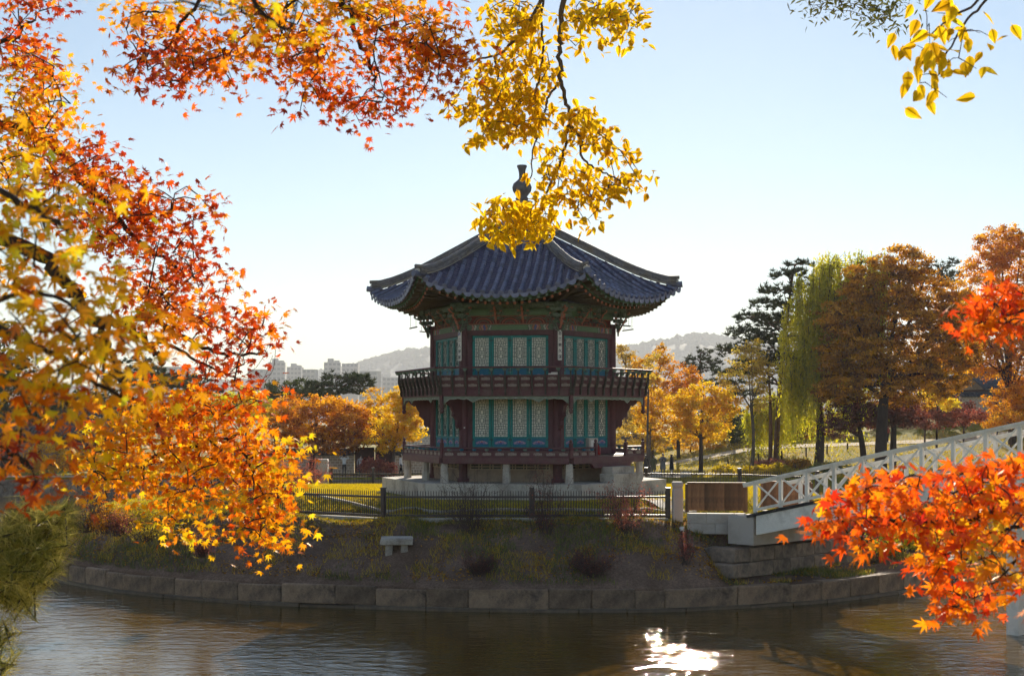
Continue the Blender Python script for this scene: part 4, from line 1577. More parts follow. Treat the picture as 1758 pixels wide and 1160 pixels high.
# ------------------------------------------------------------------ stone bench on the slope
bp_ = on_island(681, 944)
bn = thing('stone_bench', 'small grey stone slab bench on the dark slope', 'bench', bp_ - Vector((0, 0, .12)), R_(4))
inst('slab', stone_mesh('slab', (1.02, .6, .20), M['granite'], .016, .04, 3), bn, (0, 0, .40), (R_(4), 0, 0))
for sx in (-1, 1):
    inst('foot', stone_mesh('foot', (.22, .36, .42), M['granite'], .012, .03, 4 + sx), bn, (sx * .24, .02, .12))

# ------------------------------------------------------------------ bridge
BA = Vector((7.67, 42.0, 0)); BD = Vector((.685, -.729, 0)); BPp = Vector((.729, .685, 0))
BW = 2.45


def zt(s):
    if s <= 9:
        return 3.784 + .2228 * s - .00085 * s * s
    z9 = 3.784 + .2228 * 9 - .00085 * 81
    e = s if s <= 16.5 else 33 - s
    e = max(e, 0)
    if e <= 9:
        return 3.784 + .2228 * e - .00085 * e * e
    return z9 + .2075 * (e - 9) - .0138 * (e - 9) ** 2


def bpt(s, off, dz):
    p = BA + BD * s + BPp * off
    return Vector((p.x, p.y, zt(s) + dz))


br = thing('arched_bridge', 'white wooden arched footbridge with cross-braced railings leading to the island', 'bridge', (BA.x, BA.y, 2.7))
BO = Vector((BA.x, BA.y, 2.7))
SS = .962
NS = 34
dkm = MB()
for s0 in np.arange(-.3, 32.6, .5):
    s1 = s0 + .5
    a0, a1, b0, b1 = bpt(s0, -.06, -.97), bpt(s0, BW + .06, -.97), bpt(s1, -.06, -.97), bpt(s1, BW + .06, -.97)
    dn = Vector((0, 0, -.09))
    dkm.add([p - BO for p in (a0, a1, b1, b0, a0 + dn, a1 + dn, b1 + dn, b0 + dn)], [(0, 1, 2, 3), (7, 6, 5, 4), (0, 3, 7, 4), (1, 5, 6, 2)])
dkm.build('deck', M['asphalt'], br, fix=False)
dkt = MB()
ra = [bpt(s, .02, -.95) - BO for s in np.arange(-.3, 33, .5)]; rb = [bpt(s, BW - .02, -.95) - BO for s in np.arange(-.3, 33, .5)]
dkt.strip(ra, rb)
dkt.build('deck_boards', M['deck'], br, fix=False)
for off in (.06, BW - .06):
    gm_ = MB()
    top = [bpt(s, off, -1.062) - BO for s in np.arange(.05, 33, .5)]
    for p, q in zip(top[:-1], top[1:]):
        n = (q - p)
        dn = Vector((0, 0, -.60))
        sd = BPp * .09
        gm_.add([p - sd, q - sd, q - sd + dn, p - sd + dn, p + sd, q + sd, q + sd + dn, p + sd + dn], [(0, 1, 2, 3), (7, 6, 5, 4), (3, 2, 6, 7), (0, 4, 5, 1), (0, 3, 7, 4), (1, 5, 6, 2)])
    gm_.build('girder', M['white_paint'], br, fix=False)
    # joint line strip
for side, off in enumerate((0.0, BW)):
    tr_ = MB(); br_ = MB()
    ss = [-.45] + [k * SS for k in range(NS + 1)]
    for s0, s1 in zip(ss[:-1], ss[1:]):
        tr_.bar(bpt(s0, off, .02) - BO, bpt(s1 + .005, off, .02) - BO, .13, .075)
        tr_.bar(bpt(s0, off, -.045) - BO, bpt(s1 + .005, off, -.045) - BO, .075, .05)
        if s0 > -.2:
            br_.bar(bpt(s0, off, -.86) - BO, bpt(s1 + .005, off, -.86) - BO, .08, .085)
    tr_.build('top_rail', M['white_paint'], br, fix=False)
    br_.build('bottom_rail', M['white_paint'], br, fix=False)
    for k in range(NS + 1):
        s = k * SS
        if s > 32:
            break
        big = .10
        a, b = bpt(s, off, -.95) - BO, bpt(s, off, -.03) - BO
        MB().bar(a, b, big, big, up=tuple(BD)).build('post', M['white_paint'], br)
        if k < NS - 1:
            for (za, zb, dy) in ((-.82, -.07, -.012), (-.07, -.82, .012)):
                MB().bar(bpt(s + .05, off + dy, za) - BO, bpt(s + SS - .05, off + dy, zb) - BO, .022, .055, up=(0, 0, 1)).build('cross_brace', M['white_paint'], br)
for s in (8.5, 16.5, 24.5):
    for off in (.06, BW - .06):
        b = bpt(s, off, -1.6) - BO
        MB().box((b.x, b.y, (b.z - 4.6) / 2), (.34, .34, b.z + 4.6), Matrix.Rotation(math.atan2(BD.y, BD.x), 3, 'Z')).build('pier', M['white_paint'], br)
    a, b = bpt(s, -.1, -1.72) - BO, bpt(s, BW + .1, -1.72) - BO
    MB().bar(a, b, .3, .28).build('cross_beam', M['white_paint'], br)

# abutment: fresh granite seat on a base of old blocks
ab = thing('bridge_abutment', 'granite block footing under the island end of the white bridge', 'abutment', (7.67, 42.0, .7))
ang = math.atan2(BPp.y, BPp.x)


def oblock(nm, base, along_, back, z, d, mat, seed, jit=.006, bev=.02):
    p = Vector(base) + BPp * along_ - BD * back
    inst(nm, stone_mesh(nm, d, M[mat], jit, bev, seed), ab, (p.x - 7.67, p.y - 42.0, z - .7), (0, 0, ang))


A0 = (7.62, 42.05, 0)
zq = 1.80
oblock('granite_block', A0, .75, .5, 2.24, (1.5, 1.0, .90), 'granite_new', 1, .002, .012)
oblock('granite_block', A0, 2.35, .5, 2.05, (1.68, 1.0, .52), 'granite_new', 2, .002, .012)
oblock('granite_block', A0, 3.6, .55, 2.05, (.8, 1.0, .52), 'granite_new', 3, .002, .012)
A1 = (6.95, 41.65, 0)
rs = random.Random(21)
for row, z in ((0, 1.0), (1, 1.45)):
    x = -.1 + row * .25
    while x < 7.0:
        L = rs.uniform(.8, 1.5)
        oblock('base_block', A1, x + L / 2, .45 + row * .12, z + rs.uniform(-.015, .015), (L - .015, .9, .44), 'old_stone', x + row * 9, .014, .04)
        x += L
    for k in range(3):
        p = Vector(A1) - BD * (1.35 + k * 1.0) - BPp * (.02 - row * .1)
        inst('base_block', stone_mesh('base_block', (.98, .8, .43), M['old_stone'], .016, .05, 50 + k + row * 5), ab, (p.x - 7.67 + .35, p.y - 42.0 + .3, z - .7), (0, 0, math.atan2(BD.y, BD.x) + rs.uniform(-.04, .04)))
# fill behind the blocks so the walk is carried
MB().box((8.35 - 7.67, 45.2 - 42, 1.4 - .7), (3.4, 1.8, 1.3), Matrix.Rotation(ang, 3, 'Z')).build('fill', M['old_stone'], ab)


def barrier(label, a, b, zb, zt_, base):
    a, b = Vector((*a, 0)), Vector((*b, 0))
    o = thing('plank_barrier', label, 'barrier', (a.x, a.y, zb), 0, 'stained plank barriers at the bridge end')
    d = b - a
    L = d.length
    an = math.atan2(d.y, d.x)
    n = int(L / .128)
    h = zt_ - zb
    for k in range(n):
        q = d * ((k + .5) / n)
        w = L / n
        inst('plank', MB().box((0, 0, 0), (w + .05 if k % 2 else w - .035, .03, h - .08 - random.uniform(0, .012))).mesh('plank', M['plank']), o, (q.x, q.y + (.034 if k % 2 else 0), h / 2 + .02), (0, 0, an))
    MB().bar((0, 0, h), d + Vector((0, 0, h)), .12, .05).build('top_board', M['plank'], o)
    MB().bar(Vector((0, .06, .12)), d + Vector((0, .06, .12)), .05, .09).build('rail', M['plank'], o)
    for q in (Vector((0, 0, 0)), d):
        MB().box((q.x, q.y + .05, h / 2 - .01), (.11, .11, h - .04)).build('post', M['plank'], o)
    if base:
        for r_ in range(2):
            x = 0
            k = 0
            while x < L - .05:
                l = min((.62, .9, .75)[(k + r_) % 3], L - x)
                q = d * ((x + l / 2) / L)
                inst('base_stone', stone_mesh('base_stone', (l - .01, .34, .33), M['granite_new'], .003, .012, x + r_), o, (q.x, q.y + .03, -.19 - .335 * r_), (0, 0, an))
                x += l
                k += 1
    return o


barrier('brown plank barrier on granite blocks left of the white bridge', (5.72, 43.5), (7.60, 43.3), 2.74, 3.70, True)
barrier('brown plank barrier seen through the railing of the white bridge', (8.65, 46.0), (10.25, 45.7), 2.66, 3.62, True)

# small ground spotlight
p = on_island(1171, 916)
sp = thing('ground_spotlight', 'small round white ground spotlight on the slope below the gate post', 'spotlight', p)
MB().lathe([(.07, -.05), (.05, .02), (.04, .10)], n=10).build('stake', M['iron'], sp)
MB().lathe([(.05, -.05), (.085, 0), (.09, .06), (.07, .10), (.03, .115)], (0, 0, .13), 12).build('lamp_head', M['plaque'], sp, rot=(R_(-35), 0, 0))

# ------------------------------------------------------------------ palace walls and buildings on the far bank
def brick_mat(name, c1, c2, mortar, w=.34, h=.2):
    m, t, b, out = _principled(name)
    N, L = t.nodes.new, t.links.new
    tc = N('ShaderNodeTexCoord')
    mp = N('ShaderNodeMapping'); mp.inputs['Rotation'].default_value = (R_(-90), 0, 0)
    L(tc.outputs['Object'], mp.inputs[0])
    bt = N('ShaderNodeTexBrick')
    bt.inputs['Scale'].default_value = 1
    bt.inputs['Brick Width'].default_value = w; bt.inputs['Row Height'].default_value = h; bt.inputs['Mortar Size'].default_value = .025
    bt.inputs['Color1'].default_value = (*c1, 1); bt.inputs['Color2'].default_value = (*c2, 1); bt.inputs['Mortar'].default_value = (*mortar, 1)
    L(mp.outputs[0], bt.inputs[0])
    L(bt.outputs['Color'], b.inputs['Base Color'])
    b.inputs['Roughness'].default_value = .9
    bp = N('ShaderNodeBump'); bp.inputs['Strength'].default_value = .4; bp.inputs['Distance'].default_value = .02; bp.invert = True
    L(bt.outputs['Fac'], bp.inputs['Height']); L(bp.outputs[0], b.inputs['Normal'])
    return m


M['pwall'] = brick_mat('palace_wall_stone', (.36, .29, .23), (.46, .38, .31), (.62, .56, .49), .36, .22)
M['pwall2'] = brick_mat('palace_wall_pale', (.36, .35, .35), (.46, .45, .45), (.70, .68, .66), .30, .22)
M['fartile'] = pm('far_roof_tile', (.060, .062, .075), (.030, .031, .040), 3, .55, .1, spec=.4)
M['darkwood'] = pm('dark_red_wood', (.085, .035, .030), (.045, .020, .020), 3, .7, .1)


def tiled_slope(mb, a, b, run, drop, n, r=.09):
    """roof slope from ridge line a-b falling over vector run by drop, with round tile rows"""
    a, b, run = Vector(a), Vector(b), Vector(run)
    e = run + Vector((0, 0, -drop))
    th = Vector((0, 0, -.12))
    mb.add([a, b, b + e, a + e, a + th, b + th, b + e + th, a + e + th], [(0, 1, 2, 3), (7, 6, 5, 4), (3, 2, 6, 7), (0, 3, 7, 4), (1, 5, 6, 2)])
    for k in range(n):
        p = a + (b - a) * ((k + .5) / n)
        mid = p + run * .5 + Vector((0, 0, -drop * .5 - drop * .07))
        mb.tube([p + Vector((0, 0, .03)), mid + Vector((0, 0, .05)), p + e + Vector((0, 0, .04))], r, 6)


def palace_wall(label, x0, x1, y, z, h, mat, step=.33):
    o = thing('palace_wall', label, 'wall', (x0, y, z), 0, 'tile-capped palace walls')
    L = x1 - x0
    MB().box((L / 2, .3, h * .5 - .3), (L, .5, h - .35 + .3)).build('wall_body', mat, o)
    MB().cbox((L / 2, .3, h - .36 + .05), (L + .02, .66, .1), .02).build('cornice', M['plaster'], o)
    cap = MB()
    n = int(L / step)
    tiled_slope(cap, (0, .3, h), (L, .3, h), (0, -.52, 0), .27, n, .075)
    tiled_slope(cap, (L, .3, h), (0, .3, h), (0, .52, 0), .27, n, .075)
    cap.build('tile_cap', M['fartile'], o, fix=False)
    MB().tube([(0, .3, h + .06), (L, .3, h + .06)], .12, 8).build('ridge', M['fartile'], o)
    return o


palace_wall('stone palace wall with dark tile cap behind the orange maple', -24, -12.6, 106.2, 1.30, 1.95, M['pwall'])
palace_wall('stone palace wall with dark tile cap right of the tiled gate', -9.3, -3.5, 106.2, 1.30, 1.95, M['pwall'])
palace_wall('pale chequered palace wall beyond the yellow tree', -11.5, -5.5, 124.0, 1.4, 3.3, M['pwall2'])
palace_wall('long beige palace wall right of the pavilion', 8.5, 18.4, 137.0, 1.5, 2.6, M['pwall'])
palace_wall('low palace wall in front of the small hall on the right', 50.5, 57.2, 150.0, 5.6, 3.0, M['pwall'])

# gate with its own roof
gt = thing('tiled_gate', 'small wooden gate with a dark tiled roof in the palace wall', 'gate', (-10.95, 106.3, 1.3))
for x in (-1.45, 1.45):
    MB().cbox((x, 0, 1.25), (.24, .24, 2.5), .02).build('gate_post', M['darkwood'], gt)
for x in (-.68, .68):
    d_ = MB().box((x, .1, 1.15), (1.3, .07, 2.1)).build('gate_door', M['darkwood'], gt)
    MB().box((x * .35, .05, 1.2), (.06, .06, .16)).build('handle', M['iron'], d_)
MB().cbox((0, 0, 2.55), (3.5, .3, .26), .02).build('gate_beam', M['darkwood'], gt)
rf = MB()
tiled_slope(rf, (-2.1, .1, 3.85), (2.1, .1, 3.85), (0, -1.5, 0), 1.15, 13, .085)
tiled_slope(rf, (2.1, .1, 3.85), (-2.1, .1, 3.85), (0, 1.5, 0), 1.15, 13, .085)
rfo = rf.build('roof', M['fartile'], gt, fix=False)
MB().box((0, .1, 3.95), (4.3, .3, .26)).build('ridge', M['fartile'], rfo)
for k in range(13):
    MB().box((-1.95 + k * .325, -1.25, 2.70), (.1, .6, .1)).build('rafter_end', M['plaque'], rfo)


def hall(label, loc, w, d, h, rh, rz=0):
    o = thing('palace_hall', label, 'building', loc, rz)
    MB().box((0, 0, h / 2), (w, d, h)).build('wall', M['darkwood'], o)
    MB().box((0, 0, -.3), (w + .8, d + .8, .6)).build('stone_base', M['granite'], o)
    n = max(2, int(w / 2.2))
    for k in range(n + 1):
        MB().lathe([(.14, 0), (.14, h)], (-w / 2 + w * k / n, -d / 2 - .08, 0), 8).build('pillar', M['darkwood'], o)
        if k < n:
            MB().box((-w / 2 + w * (k + .5) / n, -d / 2 - .02, h * .5), (w / n - .5, .06, h * .6)).build('window', M['plaster'], o)
    r = MB()
    ov = 1.1
    n2 = int((w + 2 * ov) / .36)
    tiled_slope(r, (-w / 2 - ov, 0, h + rh), (w / 2 + ov, 0, h + rh), (0, -d / 2 - ov, 0), rh, n2, .1)
    tiled_slope(r, (w / 2 + ov, 0, h + rh), (-w / 2 - ov, 0, h + rh), (0, d / 2 + ov, 0), rh, n2, .1)
    ro = r.build('roof', M['fartile'], o, fix=False)
    MB().plate([(-w / 2 - ov - .2, .45), (-w / 2 - ov + .5, .2), (0, .12), (w / 2 + ov - .5, .2), (w / 2 + ov + .2, .45), (w / 2 + ov + .1, -.1), (-w / 2 - ov - .1, -.1)], .36, lambda a, b, t: (a, t - .18, h + rh + b)).build('ridge', M['fartile'], ro)
    for sx in (-1, 1):
        gx_ = sx * (w / 2 + .03)
        MB().add([(gx_, -d / 2, h), (gx_, d / 2, h), (gx_, 0, h + rh * .9)], [(0, 1, 2)]).build('gable', M['plaster'], o)
    return o


hall('dark wooden hall with a tiled gable roof behind the low palace wall', (55.3, 155.5, 5.7), 6.0, 5.0, 3.4, 2.6, R_(28))
hall('dark tiled palace hall half hidden behind yellow leaves at the far bank', (-40.5, 118, 1.4), 9, 6, 2.9, 2.4, R_(-6))

# lamp post by the hall
lp = thing('lamp_post', 'dark pole with clustered floodlights in front of the small hall', 'lamp post', (54.75, 149.2, 5.2))
MB().tube([(0, 0, 0), (0, 0, 3.2)], .07, 8).build('pole', M['iron'], lp)
for x, z in ((-.3, 3.0), (.3, 3.0), (-.25, 2.3), (.25, 2.3), (0, 3.3)):
    MB().cbox((x, -.1, z), (.3, .26, .2), .03).build('lamp_head', M['iron'], lp)

# stone seats on the far bank
for nm, px in (('pale stone block seat beside the grey-coated visitor', 1126), ('pale stone block seat under the yellow maple on the bank', 1177)):
    q = P(px, 812, 101.2)
    s_ = thing('block_bench', nm, 'stone bench', (q.x, 101.2, 1.35), 0, 'stone block seats')
    inst('block', stone_mesh('block', (.75, .5, .42), M['granite_new'], .004, .02, px), s_, (0, 0, .2))
    inst('plinth', stone_mesh('plinth', (.9, .62, .08), M['granite'], .004, .01, px + 1), s_, (0, 0, .02))

# low posts along the winding path
for k, (px, py, Yv) in enumerate(((1302, 787, 112), (1342, 783, 114), (1384, 779, 116), (1420, 775, 118), (1250, 795, 108), (1455, 772, 120))):
    q = P(px, py, Yv)
    z = float(gz(q.x, Yv))
    o = thing('path_post', 'short dark wooden path post, ' + ('second', 'third', 'fourth', 'fifth', 'first', 'sixth')[k] + ' from the yellow maple', 'post', (q.x, Yv, z), 0, 'low posts along the lawn path')
    MB().cbox((0, 0, .35), (.12, .12, .8), .02).build('shaft', M['bark'], o)
    MB().cbox((0, 0, .77), (.15, .15, .06), .015).build('cap', M['bark'], o)

# ------------------------------------------------------------------ apartment blocks under the hill
M['apt'] = pm('apartment_concrete', (.44, .425, .41), (.36, .35, .34), .3, .85, 0)
M['apt_glass'] = pm('apartment_glass', (.20, .21, .22), (.15, .16, .17), .5, .3, 0, spec=.5)
BY = 1500
blds = [(428, 458, 634, 'leftmost and lowest of the grey apartment blocks beyond the trees', 0), (461, 491, 622, 'grey apartment block with a roof tower beyond the round green trees', 1), (494, 520, 630, 'grey stepped apartment block right of the towered one', 1), (521, 544, 634, 'broad low apartment block in the middle of the hazy city', 0),
        (556, 586, 622, 'tall pale apartment block below the wooded hill', 1), (588, 617, 624, 'pale apartment block right of the tallest, close under the hill', 0), (619, 652, 637, 'wide glassy office block at the foot of the hill', 2), (655, 700, 648, 'pale low building just left of the pavilion balcony', 0), (284, 332, 630, 'white terraced building seen through the red leaves', 0)]
for k, (x0, x1, yt_, lab, st_) in enumerate(blds):
    Yb = BY + (k % 3) * 60
    a, b = P(x0, yt_, Yb), P(x1, yt_, Yb)
    w, h = b.x - a.x, a.z
    o = thing('apartment_block', lab, 'building', ((a.x + b.x) / 2, Yb, 0), R_((k * 37) % 22 - 11), 'apartment blocks below the hill')
    d_ = w * .8
    MB().box((0, 0, h / 2), (w * .95, d_, h)).build('wall', M['apt'], o)
    if st_ == 1:
        MB().box((-w * .1, 0, h + 2.2), (w * .35, d_ * .4, 4.4)).box((w * .25, 0, h + 1.1), (w * .3, d_ * .5, 2.2)).build('roof_tower', M['apt'], o)
    nf = max(3, int(h / 5.2))
    nc = max(3, int(w / 4.6))
    for j in range(nf // 2, nf):
        for c_ in range(nc):
            if st_ == 2:
                continue
            inst('window', MB().box((0, 0, 0), (w * .95 / nc * .62, .12, 2.4)).mesh('window', M['apt_glass']), o, (-w * .475 + w * .95 * (c_ + .5) / nc, -d_ / 2 - .02, (j + .55) * h / nf))
    if st_ == 2:
        for j in range(nf // 2, nf):
            inst('window', MB().box((0, 0, 0), (w * .9, .12, 3.6)).mesh('window', M['apt_glass']), o, (0, -d_ / 2 - .02, (j + .5) * h / nf))

# ------------------------------------------------------------------ visitors
M['skin'] = pm('skin', (.52, .33, .24), (.46, .28, .20), 10, .6, 0)
M['hair'] = pm('black_hair', (.018, .014, .013), None, 20, .5, 0)
CLOTH = {}


def cloth(c):
    if c not in CLOTH:
        CLOTH[c] = pm('cloth_%d' % len(CLOTH), c, tuple(x * .75 for x in c), 8, .85, .15)
    return CLOTH[c]


def person(label, loc, rz, top, legs, pose='stand', coat=None, h=1.7, hairlen=.0, bag=None):
    k = h / 1.7
    J = {'pelvis': (0, 0, .92), 'waist': (0, .0, 1.06), 'chest': (0, .01, 1.27), 'neck': (0, .0, 1.46), 'head': (0, -.02, 1.56), 'crown': (0, -.015, 1.64)}
    Rr = {'pelvis': (.15, .11), 'waist': (.13, .10), 'chest': (.165, .11), 'neck': (.055, .055), 'head': (.078, .092), 'crown': (.065, .075)}
    E = [('pelvis', 'waist'), ('waist', 'chest'), ('chest', 'neck'), ('neck', 'head'), ('head', 'crown')]
    for sx, n in ((-1, 'l'), (1, 'r')):
        stride = .10 * sx if pose == 'walk' else .02 * sx
        J['hip' + n] = (.095 * sx, 0, .86); J['knee' + n] = (.10 * sx, -.03 + stride, .48); J['ank' + n] = (.10 * sx, .03 + stride * 1.6, .09); J['toe' + n] = (.11 * sx, -.12 + stride * 1.6, .04)
        Rr['hip' + n] = (.092, .095); Rr['knee' + n] = (.060, .062); Rr['ank' + n] = (.042, .045); Rr['toe' + n] = (.042, .030)
        E += [('pelvis', 'hip' + n), ('hip' + n, 'knee' + n), ('knee' + n, 'ank' + n), ('ank' + n, 'toe' + n)]
        J['sho' + n] = (.185 * sx, .01, 1.39)
        if pose == 'photo':
            J['elb' + n] = (.33 * sx, -.14, 1.36); J['wri' + n] = (.17 * sx, -.26, 1.56); J['han' + n] = (.09 * sx, -.28, 1.60)
        elif pose == 'hold':
            J['elb' + n] = (.25 * sx, -.03, 1.13); J['wri' + n] = (.13 * sx, -.24, 1.18); J['han' + n] = (.06 * sx, -.28, 1.22)
        else:
            J['elb' + n] = (.255 * sx, .03, 1.11); J['wri' + n] = (.27 * sx, -.05 - .6 * stride, .86); J['han' + n] = (.265 * sx, -.09 - .6 * stride, .77)
        Rr['sho' + n] = (.062, .065); Rr['elb' + n] = (.043, .043); Rr['wri' + n] = (.030, .030); Rr['han' + n] = (.034, .026)
        E += [('chest', 'sho' + n), ('sho' + n, 'elb' + n), ('elb' + n, 'wri' + n), ('wri' + n, 'han' + n)]
    names = list(J)
    me = bpy.data.meshes.new('skeleton')
    me.from_pydata([tuple(c * k for c in J[n]) for n in names], [(names.index(a), names.index(b)) for a, b in E], [])
    ob = bpy.data.objects.new('skeleton', me)
    sk = ob.modifiers.new('skin', 'SKIN')
    for n, v in zip(names, me.skin_vertices[0].data):
        v.radius = tuple(q * k for q in Rr[n])
        v.use_root = n == 'pelvis'
    sb = ob.modifiers.new('sub', 'SUBSURF'); sb.levels = 1
    nm = eval_mesh(ob)
    nm.name = 'body'
    for m in (M['skin'], cloth(top), cloth(legs), M['hair'], M['iron']):
        nm.materials.append(m)
    for p in nm.polygons:
        p.use_smooth = True
        c = p.center / k
        zc = c.z
        mi = 1
        if zc > 1.47:
            mi = 0
            if pose in ('photo', 'hold') and abs(c.x) > .11:
                mi = 1 if abs(c.x) > .16 else 0
        elif zc < .13:
            mi = 4
        elif zc < .95 and abs(c.x) < .2:
            mi = 2
        dist = min((Vector(J['han' + n]) - Vector(c)).length for n in 'lr')
        if dist < .11:
            mi = 0
        p.material_index = mi
    o = thing('person', label, 'person', loc, rz, 'visitors on the far bank')
    inst('body', nm, o)
    hm_ = MB()
    prof = [(.02, 1.705), (.06, 1.695), (.088, 1.66), (.097, 1.61), (.092, 1.555 - hairlen * .5), (.075, 1.53 - hairlen)]
    hm_.lathe([(r * k, z * k) for r, z in prof], (0, .012 * k, 0), 12)
    hm_.build('hair', M['hair'], o, smooth=True)
    if coat:
        cm_ = MB()
        n = 14
        rows = []
        for r1, r2, z in ((.13, .09, 1.46), (.215, .125, 1.38), (.205, .135, 1.2), (.18, .125, 1.06), (.20, .15, .85), (.225, .175, .52)):
            rows.append([(r1 * k * math.cos(a), r2 * k * math.sin(a) + .005, z * k) for a in np.linspace(0, 2 * math.pi, n)])
        for a, b in zip(rows[:-1], rows[1:]):
            cm_.strip(a, b)
        cm_.build('coat', cloth(coat), o, fix=False, smooth=True)
    if pose in ('photo', 'hold'):
        zc, yc = (1.62, -.31) if pose == 'photo' else (1.25, -.31)
        b_ = MB().cbox((0, yc * k, zc * k), (.13, .05, .085), .012).tube([(0, (yc - .02) * k, zc * k), (0, (yc - .09) * k, zc * k)], .03, 10)
        q = Matrix.Rotation(rz, 3, 'Z')
        tag(b_.build('camera_body', M['iron'], None, loc, (0, 0, rz)), 'small black camera held by the ' + ' '.join(label.split(' who')[0].split()[:7]), 'camera')
    if bag:
        tag(MB().cbox((.0, .17, 1.22 * k), (.28, .13, .38), .04).build('backpack', cloth(bag), None, loc, (0, 0, rz)), 'blue backpack on the ' + ' '.join(label.split(' who')[0].split()[:5]), 'backpack')
    return o


def gp(px, Yv, dz=0):
    x = (px - CX) * Yv / F
    return Vector((x, Yv, float(gz(x, Yv)) + dz))


person('visitor in a white sweater who lifts a camera near the tiled gate', gp(591, 102.2), R_(175), (.74, .73, .70), (.02, .02, .024), 'photo')
person('visitor in a light grey shirt standing by the pink bush', gp(619, 102.6), R_(20), (.42, .40, .40), (.10, .10, .12), 'stand', None, 1.64)
person('visitor in dark clothes beside the trunk of the orange maple', gp(504, 102.0), R_(150), (.025, .027, .035), (.02, .02, .026), 'stand', (.025, .027, .035))
person('visitor in a white shirt and black trousers left of the deck', gp(688, 101.6), R_(80), (.72, .70, .70), (.02, .02, .022), 'walk')
person('visitor in a dark brown jacket, leftmost of the four by the seats', gp(1108, 102.4), R_(-20), (.06, .045, .04), (.03, .03, .035), 'stand', None, 1.62, .14)
person('visitor in an open olive coat and dark trousers', gp(1122, 101.9), R_(10), (.10, .09, .045), (.025, .03, .045), 'stand', (.12, .105, .05), 1.66, .12)
person('visitor in a long grey coat between the olive and the black coats', gp(1138, 102.2), R_(-15), (.15, .15, .155), (.10, .10, .11), 'hold', (.17, .17, .175), 1.76)
person('visitor in a long black coat and pale trousers', gp(1153, 101.8), R_(60), (.018, .018, .022), (.55, .47, .38), 'hold', (.018, .018, .022), 1.70, .12)
person('visitor in a red jacket under the dark purple maples', gp(1524, 127.0), R_(30), (.28, .045, .03), (.02, .02, .024), 'walk', None, 1.7, .0, (.03, .25, .38))

bpy.data.scenes.remove(_TS)

# ------------------------------------------------------------------ trees
LM = {}
LM['orange'] = leaf_mat('orange_leaves', [(0, (.30, .095, .008)), (.35, (.62, .235, .010)), (.65, (.84, .40, .012)), (1, (.92, .56, .02))], .58)
LM['brown'] = leaf_mat('brown_orange_leaves', [(0, (.16, .075, .016)), (.4, (.40, .190, .015)), (.7, (.66, .32, .015)), (1, (.86, .48, .02))], .55)
LM['yellow'] = leaf_mat('yellow_leaves', [(0, (.60, .30, .010)), (.4, (.82, .50, .012)), (.75, (.90, .64, .02)), (1, (.80, .70, .05))], .6)
LM['pale'] = leaf_mat('straw_yellow_leaves', [(0, (.42, .28, .04)), (.5, (.72, .50, .07)), (1, (.80, .66, .10))], .55)
LM['willow'] = leaf_mat('willow_leaves', [(0, (.20, .22, .020)), (.5, (.50, .50, .025)), (1, (.80, .70, .03))], .58)
LM['green'] = leaf_mat('green_leaves', [(0, (.035, .055, .015)), (.5, (.075, .10, .022)), (1, (.16, .17, .03))], .4)
LM['pine'] = leaf_mat('pine_needles', [(0, (.022, .034, .016)), (.5, (.045, .065, .024)), (1, (.10, .11, .035))], .3)
LM['purple'] = leaf_mat('purple_leaves', [(0, (.075, .028, .030)), (.5, (.16, .055, .05)), (1, (.34, .11, .06))], .5)
LM['pink'] = leaf_mat('pink_red_leaves', [(0, (.20, .045, .045)), (.5, (.42, .12, .09)), (1, (.62, .24, .14))], .5)
LM['weed'] = leaf_mat('weed_blades', [(0, (.06, .085, .02)), (.5, (.13, .16, .03)), (1, (.26, .26, .05))], .45)
LM['brow'] = leaf_mat('dry_green_grass', [(0, (.10, .10, .025)), (.4, (.20, .19, .03)), (.7, (.36, .30, .04)), (1, (.42, .30, .07))], .5)
LM['gold'] = leaf_mat('gold_grass', [(0, (.30, .23, .015)), (.5, (.56, .42, .015)), (1, (.74, .54, .02))], .55)


def leaf_quads(c, size, r, up=0.35, aspect=.62, tip=None, fold=.22):
    """folded diamond leaves at centres c (N,3)"""
    N_ = len(c)
    nrm = r.normal(size=(N_, 3)); nrm[:, 2] += up * 2
    nrm /= np.linalg.norm(nrm, axis=1)[:, None]
    t = r.normal(size=(N_, 3)) if tip is None else np.asarray(tip) + r.normal(size=(N_, 3)) * .35
    t -= (t * nrm).sum(1)[:, None] * nrm
    t /= np.maximum(np.linalg.norm(t, axis=1), 1e-6)[:, None]
    s = np.cross(nrm, t)
    sz = (size * r.uniform(.6, 1.25, N_))[:, None]
    v = np.stack([c - t * sz * .5, c + s * sz * aspect * .5 + nrm * sz * fold * .3, c + t * sz * .5, c - s * sz * aspect * .5 + nrm * sz * fold * .3], 1)
    f = np.arange(N_ * 4).reshape(N_, 4)
    return v.reshape(-1, 3), f


def bez(a, b, c, n=6):
    return [Vector(a) * ((1 - t) ** 2) + Vector(b) * (2 * t * (1 - t)) + Vector(c) * (t * t) for t in [i / (n - 1) for i in range(n)]]


